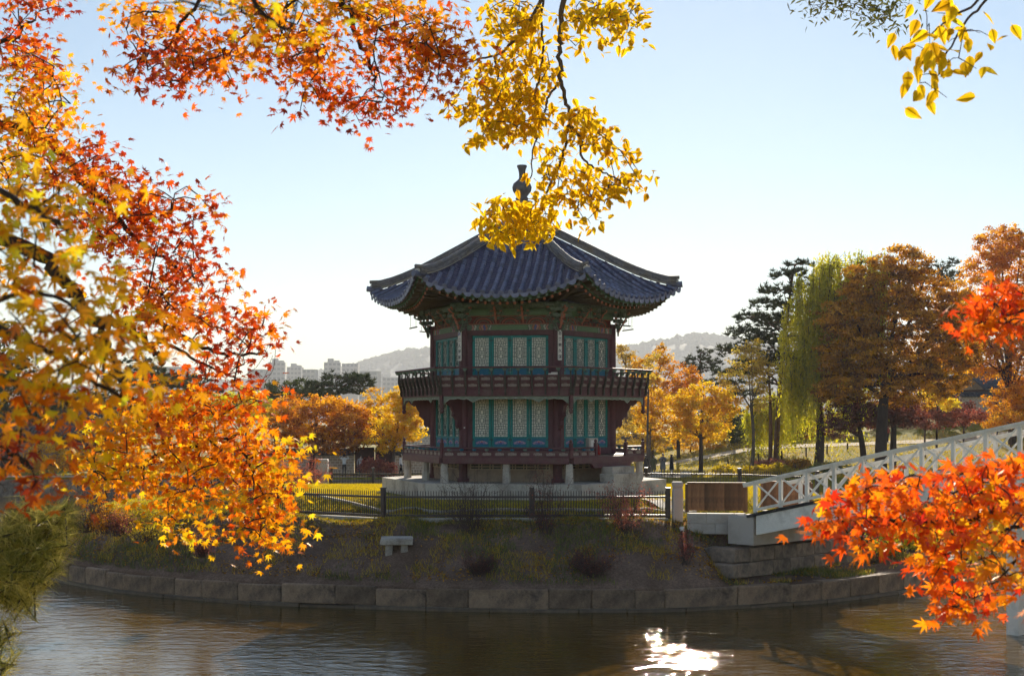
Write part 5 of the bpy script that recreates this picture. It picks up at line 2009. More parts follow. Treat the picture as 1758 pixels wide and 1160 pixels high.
def tree(name, label, cat, px, Yv, lobes, mat, leaf=.16, dens=1.0, bark='bark', trunk_r=.16, seed=1, group=None, clump=.42, flat=.55, base_z=None, trunks=None, tint=(.5, .2), limbs=14, up=.35, zfrac=.35, lean=0.0, depth=.85, tint_h=0.0):
    """lobes: (px, py, rx, ry[, dY]) in photo pixels at distance Yv"""
    r = np.random.default_rng(seed)
    k = Yv / F
    x0 = (px - CX) * k
    z0 = float(gz(x0, Yv)) if base_z is None else base_z
    o = thing(name, label, cat, (x0, Yv, z0 - .05), 0, group)
    org = np.array([x0, Yv, z0 - .05])
    cs, tn = [], []
    lob3 = []
    for lb in lobes:
        lx, ly, rx, ry = lb[:4]
        dY = lb[4] if len(lb) > 4 else 0
        c = np.array(P(lx, ly, Yv)) + np.array([0, dY, 0])
        rad = np.array([rx * k, max(rx, ry) * k * depth, ry * k])
        lob3.append((c, rad))
        n = max(6, int(dens * 1.75 * rx * ry * k * k * math.pi / (clump * clump)))
        d = r.normal(size=(n, 3)); d /= np.linalg.norm(d, axis=1)[:, None]
        q = r.uniform(.12, 1, n) ** .45
        pts = c + d * rad * q[:, None]
        cs.append(pts)
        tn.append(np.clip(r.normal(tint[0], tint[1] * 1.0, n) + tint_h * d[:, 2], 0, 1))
    cs = np.concatenate(cs); tn = np.concatenate(tn)
    leaf *= 1.22
    per = max(8, int(34 * (clump / .42) ** 2 * (.2 / leaf) ** 2))
    N_ = len(cs) * per
    cc = np.repeat(cs, per, 0) + r.normal(size=(N_, 3)) * np.array([clump * .46, clump * .46, clump * .46 * flat])
    tt = np.clip(np.repeat(tn, per) + r.normal(0, tint[1] * .6, N_), 0, 1)
    v, f = leaf_quads(cc - org, leaf, r, up)
    inst('crown', npmesh('crown', v, f, mat, tt), o)
    # trunk and limbs
    tb = MB()
    allc = np.mean([c for c, _ in lob3], 0)
    low = min(c[2] - rd[2] for c, rd in lob3)
    fork = np.array([x0 * .6 + allc[0] * .4, Yv, max(z0 + .8, low + (allc[2] - low) * zfrac)])
    bends = [np.array([x0, Yv, z0 - .25]), np.array([x0 + lean + r.uniform(-.1, .1), Yv, z0 + (fork[2] - z0) * .5]), fork]
    tp = bez(*[Vector(b - org) for b in bends], 7)
    tb.tube(tp, list(np.linspace(trunk_r * 1.25, trunk_r * .8, 7)), 8)
    nodes = [(Vector(p), trunk_r * .6) for p in tp[4:]]
    main = []
    for c, rd in lob3:
        st = tp[-1] if r.random() < .6 else tp[5]
        e = Vector(c - org)
        mid = (st + e) / 2 + Vector((r.uniform(-.3, .3), r.uniform(-.3, .3), .25 * (e - st).length * r.uniform(-.1, .5)))
        pts = bez(st, mid, e, 7)
        tb.tube(pts, list(np.linspace(trunk_r * .55, trunk_r * .16, 7)), 6)
        nodes += [(p, trunk_r * .3) for p in pts[2:]]
    pick = r.choice(len(cs), min(limbs * 3, len(cs)), replace=False)
    for j in pick:
        e = Vector(cs[j] - org)
        st, rr = min(nodes, key=lambda n_: (n_[0] - e).length + (.6 if n_[0].z > e.z else 0))
        mid = (st + e) / 2 + Vector((0, 0, (e - st).length * r.uniform(.02, .2)))
        pts = bez(st, mid, e, 5)
        tb.tube(pts, list(np.linspace(max(rr * .55, .02), .010, 5)), 5)
        nodes.append((pts[2], max(rr * .45, .02)))
    tb.build('trunk', M[bark], o, fix=False, smooth=True)
    return o


def pine(name, label, px, Yv, pads, seed=1, trunk_r=.2, base_z=None, needle=.30, group=None, top=None, dens=1.0):
    r = np.random.default_rng(seed)
    k = Yv / F
    x0 = (px - CX) * k
    z0 = float(gz(x0, Yv)) if base_z is None else base_z
    o = thing(name, label, 'pine tree', (x0, Yv, z0 - .05), 0, group)
    org = np.array([x0, Yv, z0 - .05])
    topz = max(P(a[0], a[1], Yv).z for a in pads) - .2
    tx_ = np.mean([P(a[0], a[1], Yv).x for a in pads[:2]])
    tb = MB()
    tp = bez(Vector((0, 0, -.2)), Vector(((tx_ - x0) * .1 + r.uniform(-.3, .3), 0, (topz - z0) * .55)), Vector((tx_ - x0, 0, topz - z0)), 9)
    tb.tube(tp, list(np.linspace(trunk_r, trunk_r * .25, 9)), 8)
    V_, F_, T_ = [], [], []
    for lx, ly, rx, ry in pads:
        for rep in range(2):
            c = np.array(P(lx, ly, Yv)) + np.array([0, r.uniform(-1, 1) * rx * k * .8, r.uniform(-.2, .2)])
            n = max(8, int(dens * 6.5 * rx * rx * k * k))
            a = r.uniform(0, 2 * math.pi, n); q = np.sqrt(r.uniform(0, 1, n))
            tuft = c + np.stack([np.cos(a) * q * rx * k, np.sin(a) * q * rx * k * .8, r.normal(0, .35, n) * ry * k + (1 - q) * ry * k * .3], -1)
            per = 15
            N_ = n * per
            base = np.repeat(tuft, per, 0)
            d = r.normal(size=(N_, 3)); d[:, 2] = np.abs(d[:, 2]) * .9 + .15
            d /= np.linalg.norm(d, axis=1)[:, None]
            s = np.cross(d, r.normal(size=(N_, 3))); s /= np.linalg.norm(s, axis=1)[:, None]
            L = needle * r.uniform(.6, 1.3, N_)[:, None]
            w = .026 * needle / .3 * 1.6
            v = np.stack([base - s * w, base + s * w, base + d * L], 1)
            V_.append(v.reshape(-1, 3))
            T_.append(np.clip(np.repeat(r.normal(.42, .2, n), per) + r.normal(0, .12, N_), 0, 1))
            st = min(tp, key=lambda p: (p + Vector(org) - Vector(c)).length + (1.0 if (p + Vector(org)).z > c[2] else 0))
            e = Vector(c - org)
            tb.tube(bez(st, (st + e) / 2 + Vector((0, 0, .3)), e, 5), list(np.linspace(trunk_r * .32, .02, 5)), 5)
            for j in r.choice(n, min(5, n), replace=False):
                tb.tube([e, Vector(tuft[j] - org)], [.025, .008], 4)
    v = np.concatenate(V_) - org
    f = np.arange(len(v)).reshape(-1, 3)
    inst('crown', npmesh('crown', v, f, LM['pine'], np.concatenate(T_)), o)
    tb.build('trunk', M['bark_pine'], o, fix=False, smooth=True)
    return o


def willow(name, label, px, Yv, lobes, seed=1, trunk_r=.35, leaf=.34, dens=1.0):
    r = np.random.default_rng(seed)
    k = Yv / F
    x0 = (px - CX) * k
    z0 = float(gz(x0, Yv))
    o = thing(name, label, 'willow tree', (x0, Yv, z0 - .05))
    org = np.array([x0, Yv, z0 - .05])
    V_, T_ = [], []
    tb = MB()
    top = Vector((0, 0, 0))
    cs_ = [np.array(P(l[0], l[1], Yv)) for l in lobes]
    fork = Vector((0, 0, (np.mean([c[2] for c in cs_]) - z0) * .45))
    tb.tube(bez(Vector((0, 0, -.2)), Vector((.3, 0, fork.z * .5)), fork, 6), list(np.linspace(trunk_r * 1.2, trunk_r * .75, 6)), 9)
    for (lx, ly, rx, ry, L_), c in zip(lobes, cs_):
        e = Vector(c - org)
        tb.tube(bez(fork, (fork + e) / 2 + Vector((0, 0, .8)), e, 6), list(np.linspace(trunk_r * .5, .05, 6)), 6)
        n = int(dens * 92 * rx * ry * k * k)
        d = r.normal(size=(n, 3)); d[:, 2] = np.abs(d[:, 2]); d /= np.linalg.norm(d, axis=1)[:, None]
        st = c + d * np.array([rx * k, rx * k * .9, ry * k]) * (r.uniform(.2, 1, n) ** .5)[:, None]
        kn = c + (r.normal(size=(max(5, n // 22), 3)) * np.array([.6, .5, .45])) * np.array([rx * k, rx * k, ry * k])
        j_ = r.integers(0, len(kn), n)
        st = np.where(r.uniform(size=(n, 1)) < .75, kn[j_] + r.normal(0, .16, (n, 3)), st)
        ln = L_ * k * np.clip(r.normal(.62, .1, len(kn))[j_] + r.normal(0, .22, n), .12, 1.15)
        m = 26
        t = np.linspace(0, 1, m)
        out = np.stack([d[:, 0], d[:, 1], np.zeros(n)], -1) * .5
        p = st[:, None, :] + out[:, None, :] * (np.sqrt(t)[None, :, None]) + np.stack([.12 * np.sin(t[None] * 5 + r.uniform(0, 6, n)[:, None]), .12 * np.cos(t[None] * 4 + r.uniform(0, 6, n)[:, None]), -t[None] * ln[:, None]], -1)
        p = p.reshape(-1, 3) + r.normal(0, .06, (n * m, 3))
        V_.append(p)
        T_.append(np.clip(np.repeat(r.normal(.72, .24, len(kn))[j_] + r.normal(0, .1, n), m) + r.normal(0, .12, n * m), 0, 1))
        for j in range(min(n, 26)):
            tb.tube([e, Vector(st[j] - org), Vector(st[j] - org) + Vector((d[j, 0] * .4, d[j, 1] * .4, -ln[j] * .6))], [.04, .02, .006], 4)
    c = np.concatenate(V_)
    v, f = leaf_quads(c - org, leaf, r, .1, .34, (0, 0, -1.2))
    inst('crown', npmesh('crown', v, f, LM['willow'], np.concatenate(T_)), o)
    tb.build('trunk', M['bark'], o, fix=False, smooth=True)
    return o


GL, GR = 'trees on the far bank left of the pavilion', 'trees on the far bank right of the pavilion'
# left of the pavilion
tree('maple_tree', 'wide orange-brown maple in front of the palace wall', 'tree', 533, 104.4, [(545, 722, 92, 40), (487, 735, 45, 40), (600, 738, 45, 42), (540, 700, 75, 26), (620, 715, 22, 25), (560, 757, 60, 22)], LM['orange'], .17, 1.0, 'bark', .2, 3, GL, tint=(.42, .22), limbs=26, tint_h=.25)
tree('ginkgo_tree', 'bright yellow tree beside the pavilion deck', 'tree', 675, 103.2, [(682, 718, 48, 38), (662, 752, 36, 28), (706, 706, 32, 36), (690, 684, 30, 22), (700, 742, 32, 20)], LM['yellow'], .17, 1.0, 'bark_grey', .13, 4, GL, tint=(.55, .2), limbs=20)
tree('maple_tree', 'pale orange tree between the maple and the bright yellow tree', 'tree', 645, 113, [(645, 690, 28, 28), (655, 725, 25, 30), (720, 690, 22, 34)], LM['yellow'], .19, .8, 'bark', .12, 5, GL, tint=(.25, .2))
pine('pine_tree', 'flat-topped dark pine behind the orange maple', 592, 130, [(592, 648, 44, 9), (560, 662, 36, 9), (622, 664, 26, 8), (585, 672, 46, 9), (612, 657, 34, 8)], 6, .22, None, .42, GL)
pine('pine_tree', 'small pine with layered boughs left of the flat-topped pine', 545, 132, [(548, 660, 26, 8), (535, 672, 26, 8), (560, 678, 26, 8)], 16, .18, None, .42, GL)
tree('round_tree', 'dark green round tree left in the pair before the city', 'tree', 474, 150, [(474, 668, 24, 22), (462, 684, 20, 16)], LM['green'], .24, 1.0, 'bark', .2, 7, GL, tint=(.4, .2), clump=.6)
tree('round_tree', 'dark green broad tree right in the pair before the city', 'tree', 508, 152, [(508, 668, 32, 20), (525, 682, 24, 16)], LM['green'], .24, 1.0, 'bark', .2, 8, GL, tint=(.5, .2), clump=.6)
tree('locust_tree', 'yellow-green tree behind the orange foreground leaves', 'tree', 425, 132, [(425, 690, 42, 26), (395, 700, 36, 26), (450, 705, 30, 20)], LM['willow'], .22, 1.0, 'bark', .2, 9, GL, tint=(.6, .2), clump=.55)
tree('locust_tree', 'yellow-green tree at the left behind the pine', 'tree', 340, 136, [(345, 700, 50, 28), (310, 715, 40, 28)], LM['willow'], .22, 1.0, 'bark', .2, 10, GL, tint=(.45, .2), clump=.55)
pine('pine_tree', 'tall pine seen between the dark left branches', 240, 122, [(235, 620, 30, 9), (250, 634, 44, 10), (275, 648, 44, 10), (215, 645, 40, 10), (245, 660, 56, 11), (300, 662, 34, 9)], 11, .24, None, .42, GL)
pine('pine_tree', 'pine right of the tall one among the left branches', 325, 126, [(330, 652, 36, 9), (312, 665, 36, 9), (350, 672, 36, 9)], 17, .2, None, .42, GL)
tree('evergreen_tree', 'dark evergreen at the far left edge', 'tree', 8, 112, [(5, 600, 45, 50), (20, 670, 65, 55), (70, 700, 50, 40), (-40, 640, 60, 60)], LM['green'], .24, 1.0, 'bark', .3, 12, GL, tint=(.15, .15), clump=.6)
tree('evergreen_tree', 'dark evergreen behind the tiled hall on the left', 'tree', 175, 128, [(170, 700, 60, 40), (130, 720, 50, 35), (230, 712, 45, 32)], LM['green'], .24, 1.0, 'bark', .25, 13, GL, tint=(.3, .2), clump=.6)
tree('golden_bush', 'golden bush at the edge of the far left path', 'bush', 95, 104.5, [(95, 782, 42, 28), (135, 790, 36, 22), (60, 795, 30, 18)], LM['yellow'], .16, 1.0, 'twig', .06, 14, None, tint=(.3, .25))
tree('golden_bush', 'ochre bush right of the golden bush on the left bank', 'bush', 215, 104.8, [(200, 790, 40, 22), (260, 795, 40, 20), (320, 795, 40, 20), (390, 795, 40, 20)], LM['brown'], .16, .8, 'twig', .06, 15, None, tint=(.6, .25))

# right of the pavilion
tree('hazy_tree', 'small olive tree beside the pavilion\'s right columns', 'tree', 1076, 158, [(1074, 612, 20, 14), (1066, 600, 12, 9), (1085, 628, 16, 12)], LM['pale'], .24, .8, 'bark_pine', .16, 21, GR, tint=(.2, .2), clump=.6)
tree('maple_tree', 'tall pale orange tree just right of the balcony', 'tree', 1120, 128, [(1122, 632, 34, 30), (1105, 665, 30, 36), (1140, 610, 22, 20), (1095, 640, 20, 30)], LM['yellow'], .2, .6, 'bark_grey', .14, 22, GR, tint=(.18, .2))
tree('maple_tree', 'deep orange maple behind the yellow maple on the right', 'tree', 1165, 124, [(1168, 650, 34, 30), (1150, 680, 32, 30), (1190, 665, 22, 25)], LM['orange'], .19, .9, 'bark', .15, 23, GR, tint=(.6, .2))
tree('maple_tree', 'slim orange-yellow maple standing behind the visitors', 'tree', 1116, 105.0, [(1112, 715, 26, 30), (1128, 690, 24, 26), (1100, 690, 16, 26), (1130, 735, 22, 20)], LM['yellow'], .17, .75, 'bark_grey', .09, 24, GR, tint=(.2, .2), limbs=12)
tree('thin_tree', 'thin bare-stemmed tree touching the balcony\'s right corner', 'tree', 1112, 103.4, [(1110, 650, 14, 22), (1120, 620, 16, 18)], LM['pale'], .16, .5, 'bark_grey', .09, 38, GR, tint=(.5, .2), limbs=8, zfrac=.1)
tree('maple_tree', 'bright yellow maple on the right bank behind the low fence', 'tree', 1203, 105.8, [(1200, 712, 54, 34), (1168, 704, 32, 32), (1244, 694, 32, 32), (1208, 678, 42, 24), (1228, 740, 38, 18), (1170, 735, 26, 18)], LM['yellow'], .17, 1.0, 'bark', .16, 25, GR, tint=(.5, .22), limbs=26)
tree('thin_tree', 'tall slender straw-yellow tree right of the yellow maple', 'tree', 1289, 105.2, [(1284, 618, 40, 22), (1262, 650, 30, 26), (1312, 642, 26, 30), (1290, 595, 26, 14), (1300, 690, 22, 26)], LM['pale'], .17, .55, 'bark_grey', .13, 26, GR, tint=(.5, .25), limbs=18, zfrac=.2, lean=.35)
pine('pine_tree', 'tall dark pine rising left of the willow', 1332, 112, [(1372, 452, 26, 10), (1356, 474, 36, 11), (1344, 500, 44, 12), (1326, 524, 44, 12), (1306, 546, 44, 12), (1340, 556, 44, 12), (1288, 572, 44, 12), (1320, 586, 50, 12), (1270, 600, 38, 11), (1340, 612, 40, 11), (1300, 626, 44, 11), (1275, 640, 34, 10)], 27, .26, None, .42, GR, dens=1.4)
pine('pine_tree', 'straight red-trunked pine beside the tall dark pine', 1322, 112, [(1325, 600, 24, 8), (1308, 622, 30, 9), (1335, 640, 26, 9), (1316, 660, 30, 9)], 28, .2, None, .38, GR, dens=.7)
pine('pine_tree', 'small flat pine in front of the hazy hill', 1208, 142, [(1208, 605, 16, 7), (1196, 618, 24, 8), (1224, 622, 22, 8), (1208, 634, 30, 8), (1180, 628, 14, 6)], 29, .2, None, .42, GR)
pine('pine_tree', 'broad olive pine behind the slender yellow tree', 1256, 134, [(1256, 640, 36, 9), (1240, 660, 40, 10), (1270, 680, 40, 10), (1245, 705, 40, 10), (1275, 725, 36, 10)], 39, .22, None, .42, GR)
willow('willow_tree', 'large yellow-green weeping willow left of the big brown tree', 1405, 109.5, [(1395, 490, 38, 26, 240), (1430, 455, 46, 26, 260), (1480, 450, 44, 22, 240), (1450, 490, 50, 30, 250), (1376, 530, 30, 28, 230), (1394, 575, 36, 32, 200), (1372, 640, 24, 22, 120), (1440, 520, 40, 30, 240), (1375, 620, 28, 24, 150)], 30, .34)
willow('willow_tree', 'small drooping yellow willow under the pines', 1330, 118, [(1322, 690, 26, 22, 95), (1300, 705, 22, 18, 80), (1345, 700, 22, 20, 80)], 40, .16)
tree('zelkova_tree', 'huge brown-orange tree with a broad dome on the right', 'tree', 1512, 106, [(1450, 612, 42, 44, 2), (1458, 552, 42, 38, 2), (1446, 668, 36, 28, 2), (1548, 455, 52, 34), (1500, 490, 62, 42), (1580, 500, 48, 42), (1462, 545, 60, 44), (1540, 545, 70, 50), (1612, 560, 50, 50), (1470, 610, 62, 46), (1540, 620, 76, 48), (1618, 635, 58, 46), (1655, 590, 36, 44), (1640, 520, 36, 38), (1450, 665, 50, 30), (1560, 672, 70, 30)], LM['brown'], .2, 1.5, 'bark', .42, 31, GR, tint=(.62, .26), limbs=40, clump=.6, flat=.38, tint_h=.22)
tree('purple_maple', 'dark purple maple at the left foot of the huge tree', 'tree', 1484, 108.5, [(1462, 712, 58, 24), (1440, 730, 40, 22), (1490, 700, 46, 22)], LM['purple'], .17, 1.0, 'bark', .24, 32, GR, tint=(.4, .2), limbs=22)
tree('purple_maple', 'dark purple maple at the right foot of the huge tree', 'tree', 1532, 109.5, [(1540, 702, 46, 24), (1515, 716, 44, 22), (1560, 722, 30, 16)], LM['purple'], .17, 1.0, 'bark', .26, 33, GR, tint=(.5, .2), limbs=22)
tree('maple_tree', 'tall orange tree at the right edge', 'tree', 1738, 124, [(1716, 416, 44, 34), (1752, 440, 44, 40), (1690, 470, 44, 36), (1740, 510, 54, 46), (1672, 535, 40, 36), (1720, 575, 54, 44), (1770, 560, 50, 60), (1690, 620, 36, 36), (1755, 640, 40, 46), (1752, 690, 30, 30)], LM['orange'], .2, 1.15, 'bark', .32, 34, GR, tint=(.55, .22), limbs=36, clump=.5)
pine('pine_tree', 'distant pine between the huge tree and the right orange tree', 1622, 150, [(1625, 455, 22, 8), (1612, 468, 26, 8), (1638, 474, 24, 8), (1622, 486, 26, 8)], 35, .2, None, .45, GR)
tree('spindle_bush', 'crimson bush between the purple maples and the palace wall', 'bush', 1588, 116, [(1572, 716, 32, 18), (1605, 722, 34, 16)], LM['purple'], .16, 1.0, 'twig', .08, 36, None, tint=(.85, .2))
tree('spindle_bush', 'pink-red bush below the small hall', 'bush', 1655, 117, [(1640, 716, 36, 16), (1672, 714, 26, 13)], LM['pink'], .16, 1.0, 'twig', .08, 37, None, tint=(.5, .22))
tree('spindle_bush', 'orange bush right of the pink-red bush', 'bush', 1708, 117.5, [(1706, 722, 32, 15), (1740, 718, 26, 18)], LM['orange'], .16, 1.0, 'twig', .08, 41, None, tint=(.7, .2))
tree('sapling', 'small yellow-green tree in front of the palace wall on the right', 'tree', 1608, 118.5, [(1612, 682, 24, 20), (1630, 695, 18, 16), (1595, 660, 22, 18)], LM['yellow'], .17, .9, 'bark', .09, 42, GR, tint=(.85, .2))
tree('olive_tree', 'olive tree mass far behind the visitors', 'tree', 1085, 165, [(1085, 690, 30, 34), (1070, 720, 26, 26), (1110, 725, 26, 24)], LM['pale'], .26, .9, 'bark', .2, 43, GR, tint=(.25, .25), clump=.7)
tree('olive_tree', 'dull green tree behind the yellow maple', 'tree', 1230, 150, [(1232, 720, 40, 34), (1190, 740, 36, 26), (1270, 735, 36, 30)], LM['willow'], .24, .9, 'bark', .2, 44, GR, tint=(.35, .25), clump=.6)
tree('olive_tree', 'yellow-green undergrowth tree between the trunks', 'tree', 1345, 140, [(1345, 720, 40, 26), (1380, 725, 36, 24), (1310, 735, 30, 20)], LM['willow'], .24, .8, 'bark', .18, 45, GR, tint=(.7, .2), clump=.6)
tree('olive_tree', 'dark tree behind the huge brown tree', 'tree', 1650, 162, [(1655, 560, 50, 50), (1640, 620, 46, 44), (1590, 690, 60, 30)], LM['brown'], .26, .9, 'bark', .25, 46, GR, tint=(.3, .2), clump=.7)

# undergrowth between the trunks
for k, (lab, px, Yv, lb, mt, tn_) in enumerate((
        ('olive thicket behind the visitors', 1090, 128, [(1085, 765, 40, 22), (1120, 770, 30, 18)], 'pale', .3), ('golden thicket under the yellow maple', 1185, 128, [(1175, 768, 36, 16), (1215, 766, 34, 18)], 'yellow', .3),
        ('dark green thicket right of the yellow maple', 1262, 130, [(1255, 762, 36, 20), (1290, 764, 30, 18)], 'green', .6), ('rust thicket at the foot of the tall pine', 1345, 134, [(1338, 752, 38, 20), (1375, 754, 32, 18)], 'brown', .5),
        ('yellow-green thicket under the willow', 1420, 136, [(1415, 745, 38, 18), (1450, 742, 34, 16)], 'willow', .6), ('dark thicket behind the purple maples', 1505, 142, [(1495, 730, 44, 20), (1545, 728, 40, 20)], 'green', .4),
        ('crimson thicket behind the pink-red bush', 1620, 138, [(1605, 722, 44, 18), (1650, 720, 40, 18)], 'purple', .7), ('orange thicket in front of the right orange tree', 1735, 121, [(1725, 706, 36, 22), (1765, 700, 30, 26)], 'orange', .5))):
    tree('thicket', lab, 'bush', px, Yv, [(a_, b_ - 15, c_ * 1.1, d_ * 1.35) for a_, b_, c_, d_ in lb], LM[mt], .19, .8, 'twig', .07, 90 + k, 'thickets between the trunks on the far bank', tint=(tn_, .24), clump=.45, limbs=10)

# low shrubs on the far bank edge
SH = [('low yellow-green shrub on the bank behind the right fence', 1242, 102.3, 22, 9, 'gold'), ('low golden shrub left of the plank barrier on the far bank', 1288, 102.0, 26, 10, 'gold'), ('low golden shrub above the bridge end on the far bank', 1332, 102.4, 24, 10, 'gold'), ('low pinkish shrub at the path above the bridge', 1322, 106.5, 28, 9, 'pink'), ('brownish low shrub right of the pinkish one', 1365, 107, 26, 9, 'brown'), ('low dark hedge on the far bank beside the bridge railing', 1425, 103.5, 40, 10, 'green'),
      ('pink-leaved shrub beside the grey-shirted visitor', 640, 101.3, 24, 18, 'pink'), ('reddish shrub right of the pink-leaved one', 663, 101.5, 18, 14, 'pink')]
for k, (lab, px, Yv, rx, ry, mt) in enumerate(SH):
    z = float(gz((px - CX) * Yv / F, Yv))
    py = HY + (ZC - z) * F / Yv - ry
    tree('shrub', lab, 'shrub', px, Yv, [(px, py, rx, ry), (px - rx * .5, py + 2, rx * .5, ry * .8), (px + rx * .5, py + 1, rx * .6, ry * .9)], LM[mt], .13, 1.0, 'twig', .04, 60 + k, 'low shrubs on the far bank', clump=.3, limbs=8, tint=(.55, .22))

# ------------------------------------------------------------------ shrubs on the island
def bare_shrub(label, base, h, w, seed, n=26, leaves=0, mt='pink', tint=(.5, .2), leaf=.05, name='bare_shrub', thick=.011):
    r = np.random.default_rng(seed)
    o = thing(name, label, 'shrub', base, 0, 'shrubs on the island slope')
    tb = MB()
    tips = []
    for k in range(n):
        a = r.uniform(0, 2 * math.pi)
        sp = r.uniform(.15, 1) ** .7
        e = Vector((math.cos(a) * sp * w / 2, math.sin(a) * sp * w / 2 * .8, h * r.uniform(.45, 1) * (1 - .5 * sp * sp)))
        st = Vector((r.normal(0, .05) * w + e.x * .18, r.normal(0, .05) * w + e.y * .18, -.06))
        mid = Vector((e.x * .5 + r.normal(0, .05), e.y * .5 + r.normal(0, .05), e.z * .5))
        pts = bez(st, mid, e, 6)
        tb.tube(pts, list(np.linspace(thick, .003, 6)), 4, cap=False)
        for j in range(8):
            q = pts[r.integers(1, 6)]
            e2 = q + Vector((r.normal(0, .11) * w, r.normal(0, .11) * w, abs(r.normal(0, .13)) * h + .04))
            tb.tube([q, (q + e2) / 2 + Vector((0, 0, .02)), e2], [.005, .0035, .002], 3, cap=False)
            tips += [e2, (q + e2) / 2]
        tips.append(e)
    tb.build('stems', M['twig'], o, fix=False)
    if leaves:
        T_ = np.array([tuple(t) for t in tips])
        c = T_[r.integers(0, len(T_), leaves)] + r.normal(0, .045, (leaves, 3))
        v, f = leaf_quads(c, leaf, r, .3, .6)
        inst('leaves', npmesh('leaves', v, f, LM[mt], np.clip(r.normal(tint[0], tint[1], leaves), 0, 1)), o)
    return o


bare_shrub('bare twiggy shrub in front of the left part of the fence panel', on_island(808, 914), 2.3, 2.3, 1, 44, 0, thick=.009)
bare_shrub('thin shrub with a few russet leaves before the middle of the fence', on_island(935, 914), 2.3, 2.0, 2, 34, 700, 'pink', (.15, .15), .05)
bare_shrub('salmon-leaved shrub before the right end of the fence', on_island(1072, 912), 1.75, 2.3, 3, 30, 2300, 'pink', (.55, .2), .055)
bare_shrub('dark russet bush low on the slope left of the middle', on_island(822, 985), .75, 1.2, 4, 40, 1300, 'purple', (.55, .2), .045)
bare_shrub('broad dark russet bush low on the slope right of the middle', on_island(1020, 988), .95, 1.8, 5, 50, 2200, 'purple', (.6, .2), .045)
bare_shrub('tall narrow russet plant below the granite gate post', on_island(1176, 968), 1.15, .7, 6, 26, 1100, 'pink', (.4, .2), .05)
bare_shrub('bare branching shrub at the island\'s left shore', on_island(150, 922), 2.1, 1.9, 7, 44, 260, 'pink', (.3, .2), .05)
bare_shrub('pink-russet bush right of the bare shrub at the left shore', on_island(205, 940), .8, 1.2, 8, 34, 1500, 'pink', (.35, .2), .05)
bare_shrub('russet bush under the hanging orange leaves', on_island(347, 962), .8, 1.1, 9, 34, 1500, 'pink', (.25, .2), .05)
bare_shrub('straw-coloured tuft plant above the left shore stones', on_island(250, 985), .7, 1.4, 10, 30, 900, 'gold', (.5, .25), .05)
bare_shrub('golden low bush on the sunny left brow of the island', on_island(245, 905), .9, 2.2, 11, 34, 2600, 'gold', (.55, .25), .06)
bare_shrub('orange low bush left of the fence on the sunny brow', on_island(180, 918), .9, 1.5, 12, 30, 1500, 'orange', (.5, .2), .055)
bare_shrub('yellow-green bush under the bridge at the right shore', on_island(1560, 965), 1.0, 2.6, 13, 44, 3600, 'willow', (.7, .2), .06)
bare_shrub('olive bush right of the yellow-green bush under the bridge', on_island(1520, 955), .9, 1.6, 14, 30, 1800, 'willow', (.4, .2), .06)
p = P(530, 838, 62.5)
bare_shrub('salmon-pink shrub behind the left stretch of the front fence', Vector((p.x, 62.5, 2.42)), 1.6, 2.2, 15, 34, 3000, 'pink', (.6, .2), .06)

# ------------------------------------------------------------------ grass and litter on the island
def scatter(n, smin, smax, seed, xr=(-19, 17), yr=(39.5, 67)):
    r = np.random.default_rng(seed)
    x = r.uniform(*xr, n * 2); y = r.uniform(*yr, n * 2)
    # inside test by angle-radius against the outline
    import itertools
    ang_o = np.arctan2(OUT[:, 1] - cen[1], OUT[:, 0] - cen[0]); rad_o = np.hypot(OUT[:, 1] - cen[1], OUT[:, 0] - cen[0])
    od = np.argsort(ang_o)
    ra_ = np.interp(np.arctan2(y - cen[1], x - cen[0]), ang_o[od], rad_o[od], period=2 * math.pi)
    ins = np.hypot(x - cen[0], y - cen[1]) < ra_ - .1
    x, y = x[ins], y[ins]
    s = edge_dist(x, y)
    ok = (s > smin) & (s < smax)
    # keep off the platform and the bridge foot
    ok &= np.hypot(x - PVX, y - PVY) > 5.7
    x, y, s = x[ok], y[ok], s[ok]
    return x[:n], y[:n], s[:n], r


def grass(label, n, smin, smax, hgt, seed, mat, keep=None, tint=(.5, .22), **kw):
    x, y, s, r = scatter(n, smin, smax, seed, **kw)
    if keep is not None:
        m = keep(x, y, s, r)
        x, y = x[m], y[m]
    z = island_z(x, y)
    N_ = len(x)
    hh = hgt * r.uniform(.5, 1.3, N_)
    a = r.uniform(0, math.pi, N_)
    w = .012
    dx, dy = np.cos(a) * w, np.sin(a) * w
    bx, by = r.normal(0, .4, N_) * hh, r.normal(0, .4, N_) * hh
    v = np.stack([np.stack([x - dx, y - dy, z - .01], -1), np.stack([x + dx, y + dy, z - .01], -1), np.stack([x + bx, y + by, z + hh], -1)], 1)
    f = np.arange(N_ * 3).reshape(-1, 3)
    o = inst('grass', npmesh('grass', v.reshape(-1, 3), f, mat, np.clip(r.normal(tint[0], tint[1], N_), 0, 1)))
    return tag(o, label, 'grass', None, 'stuff')


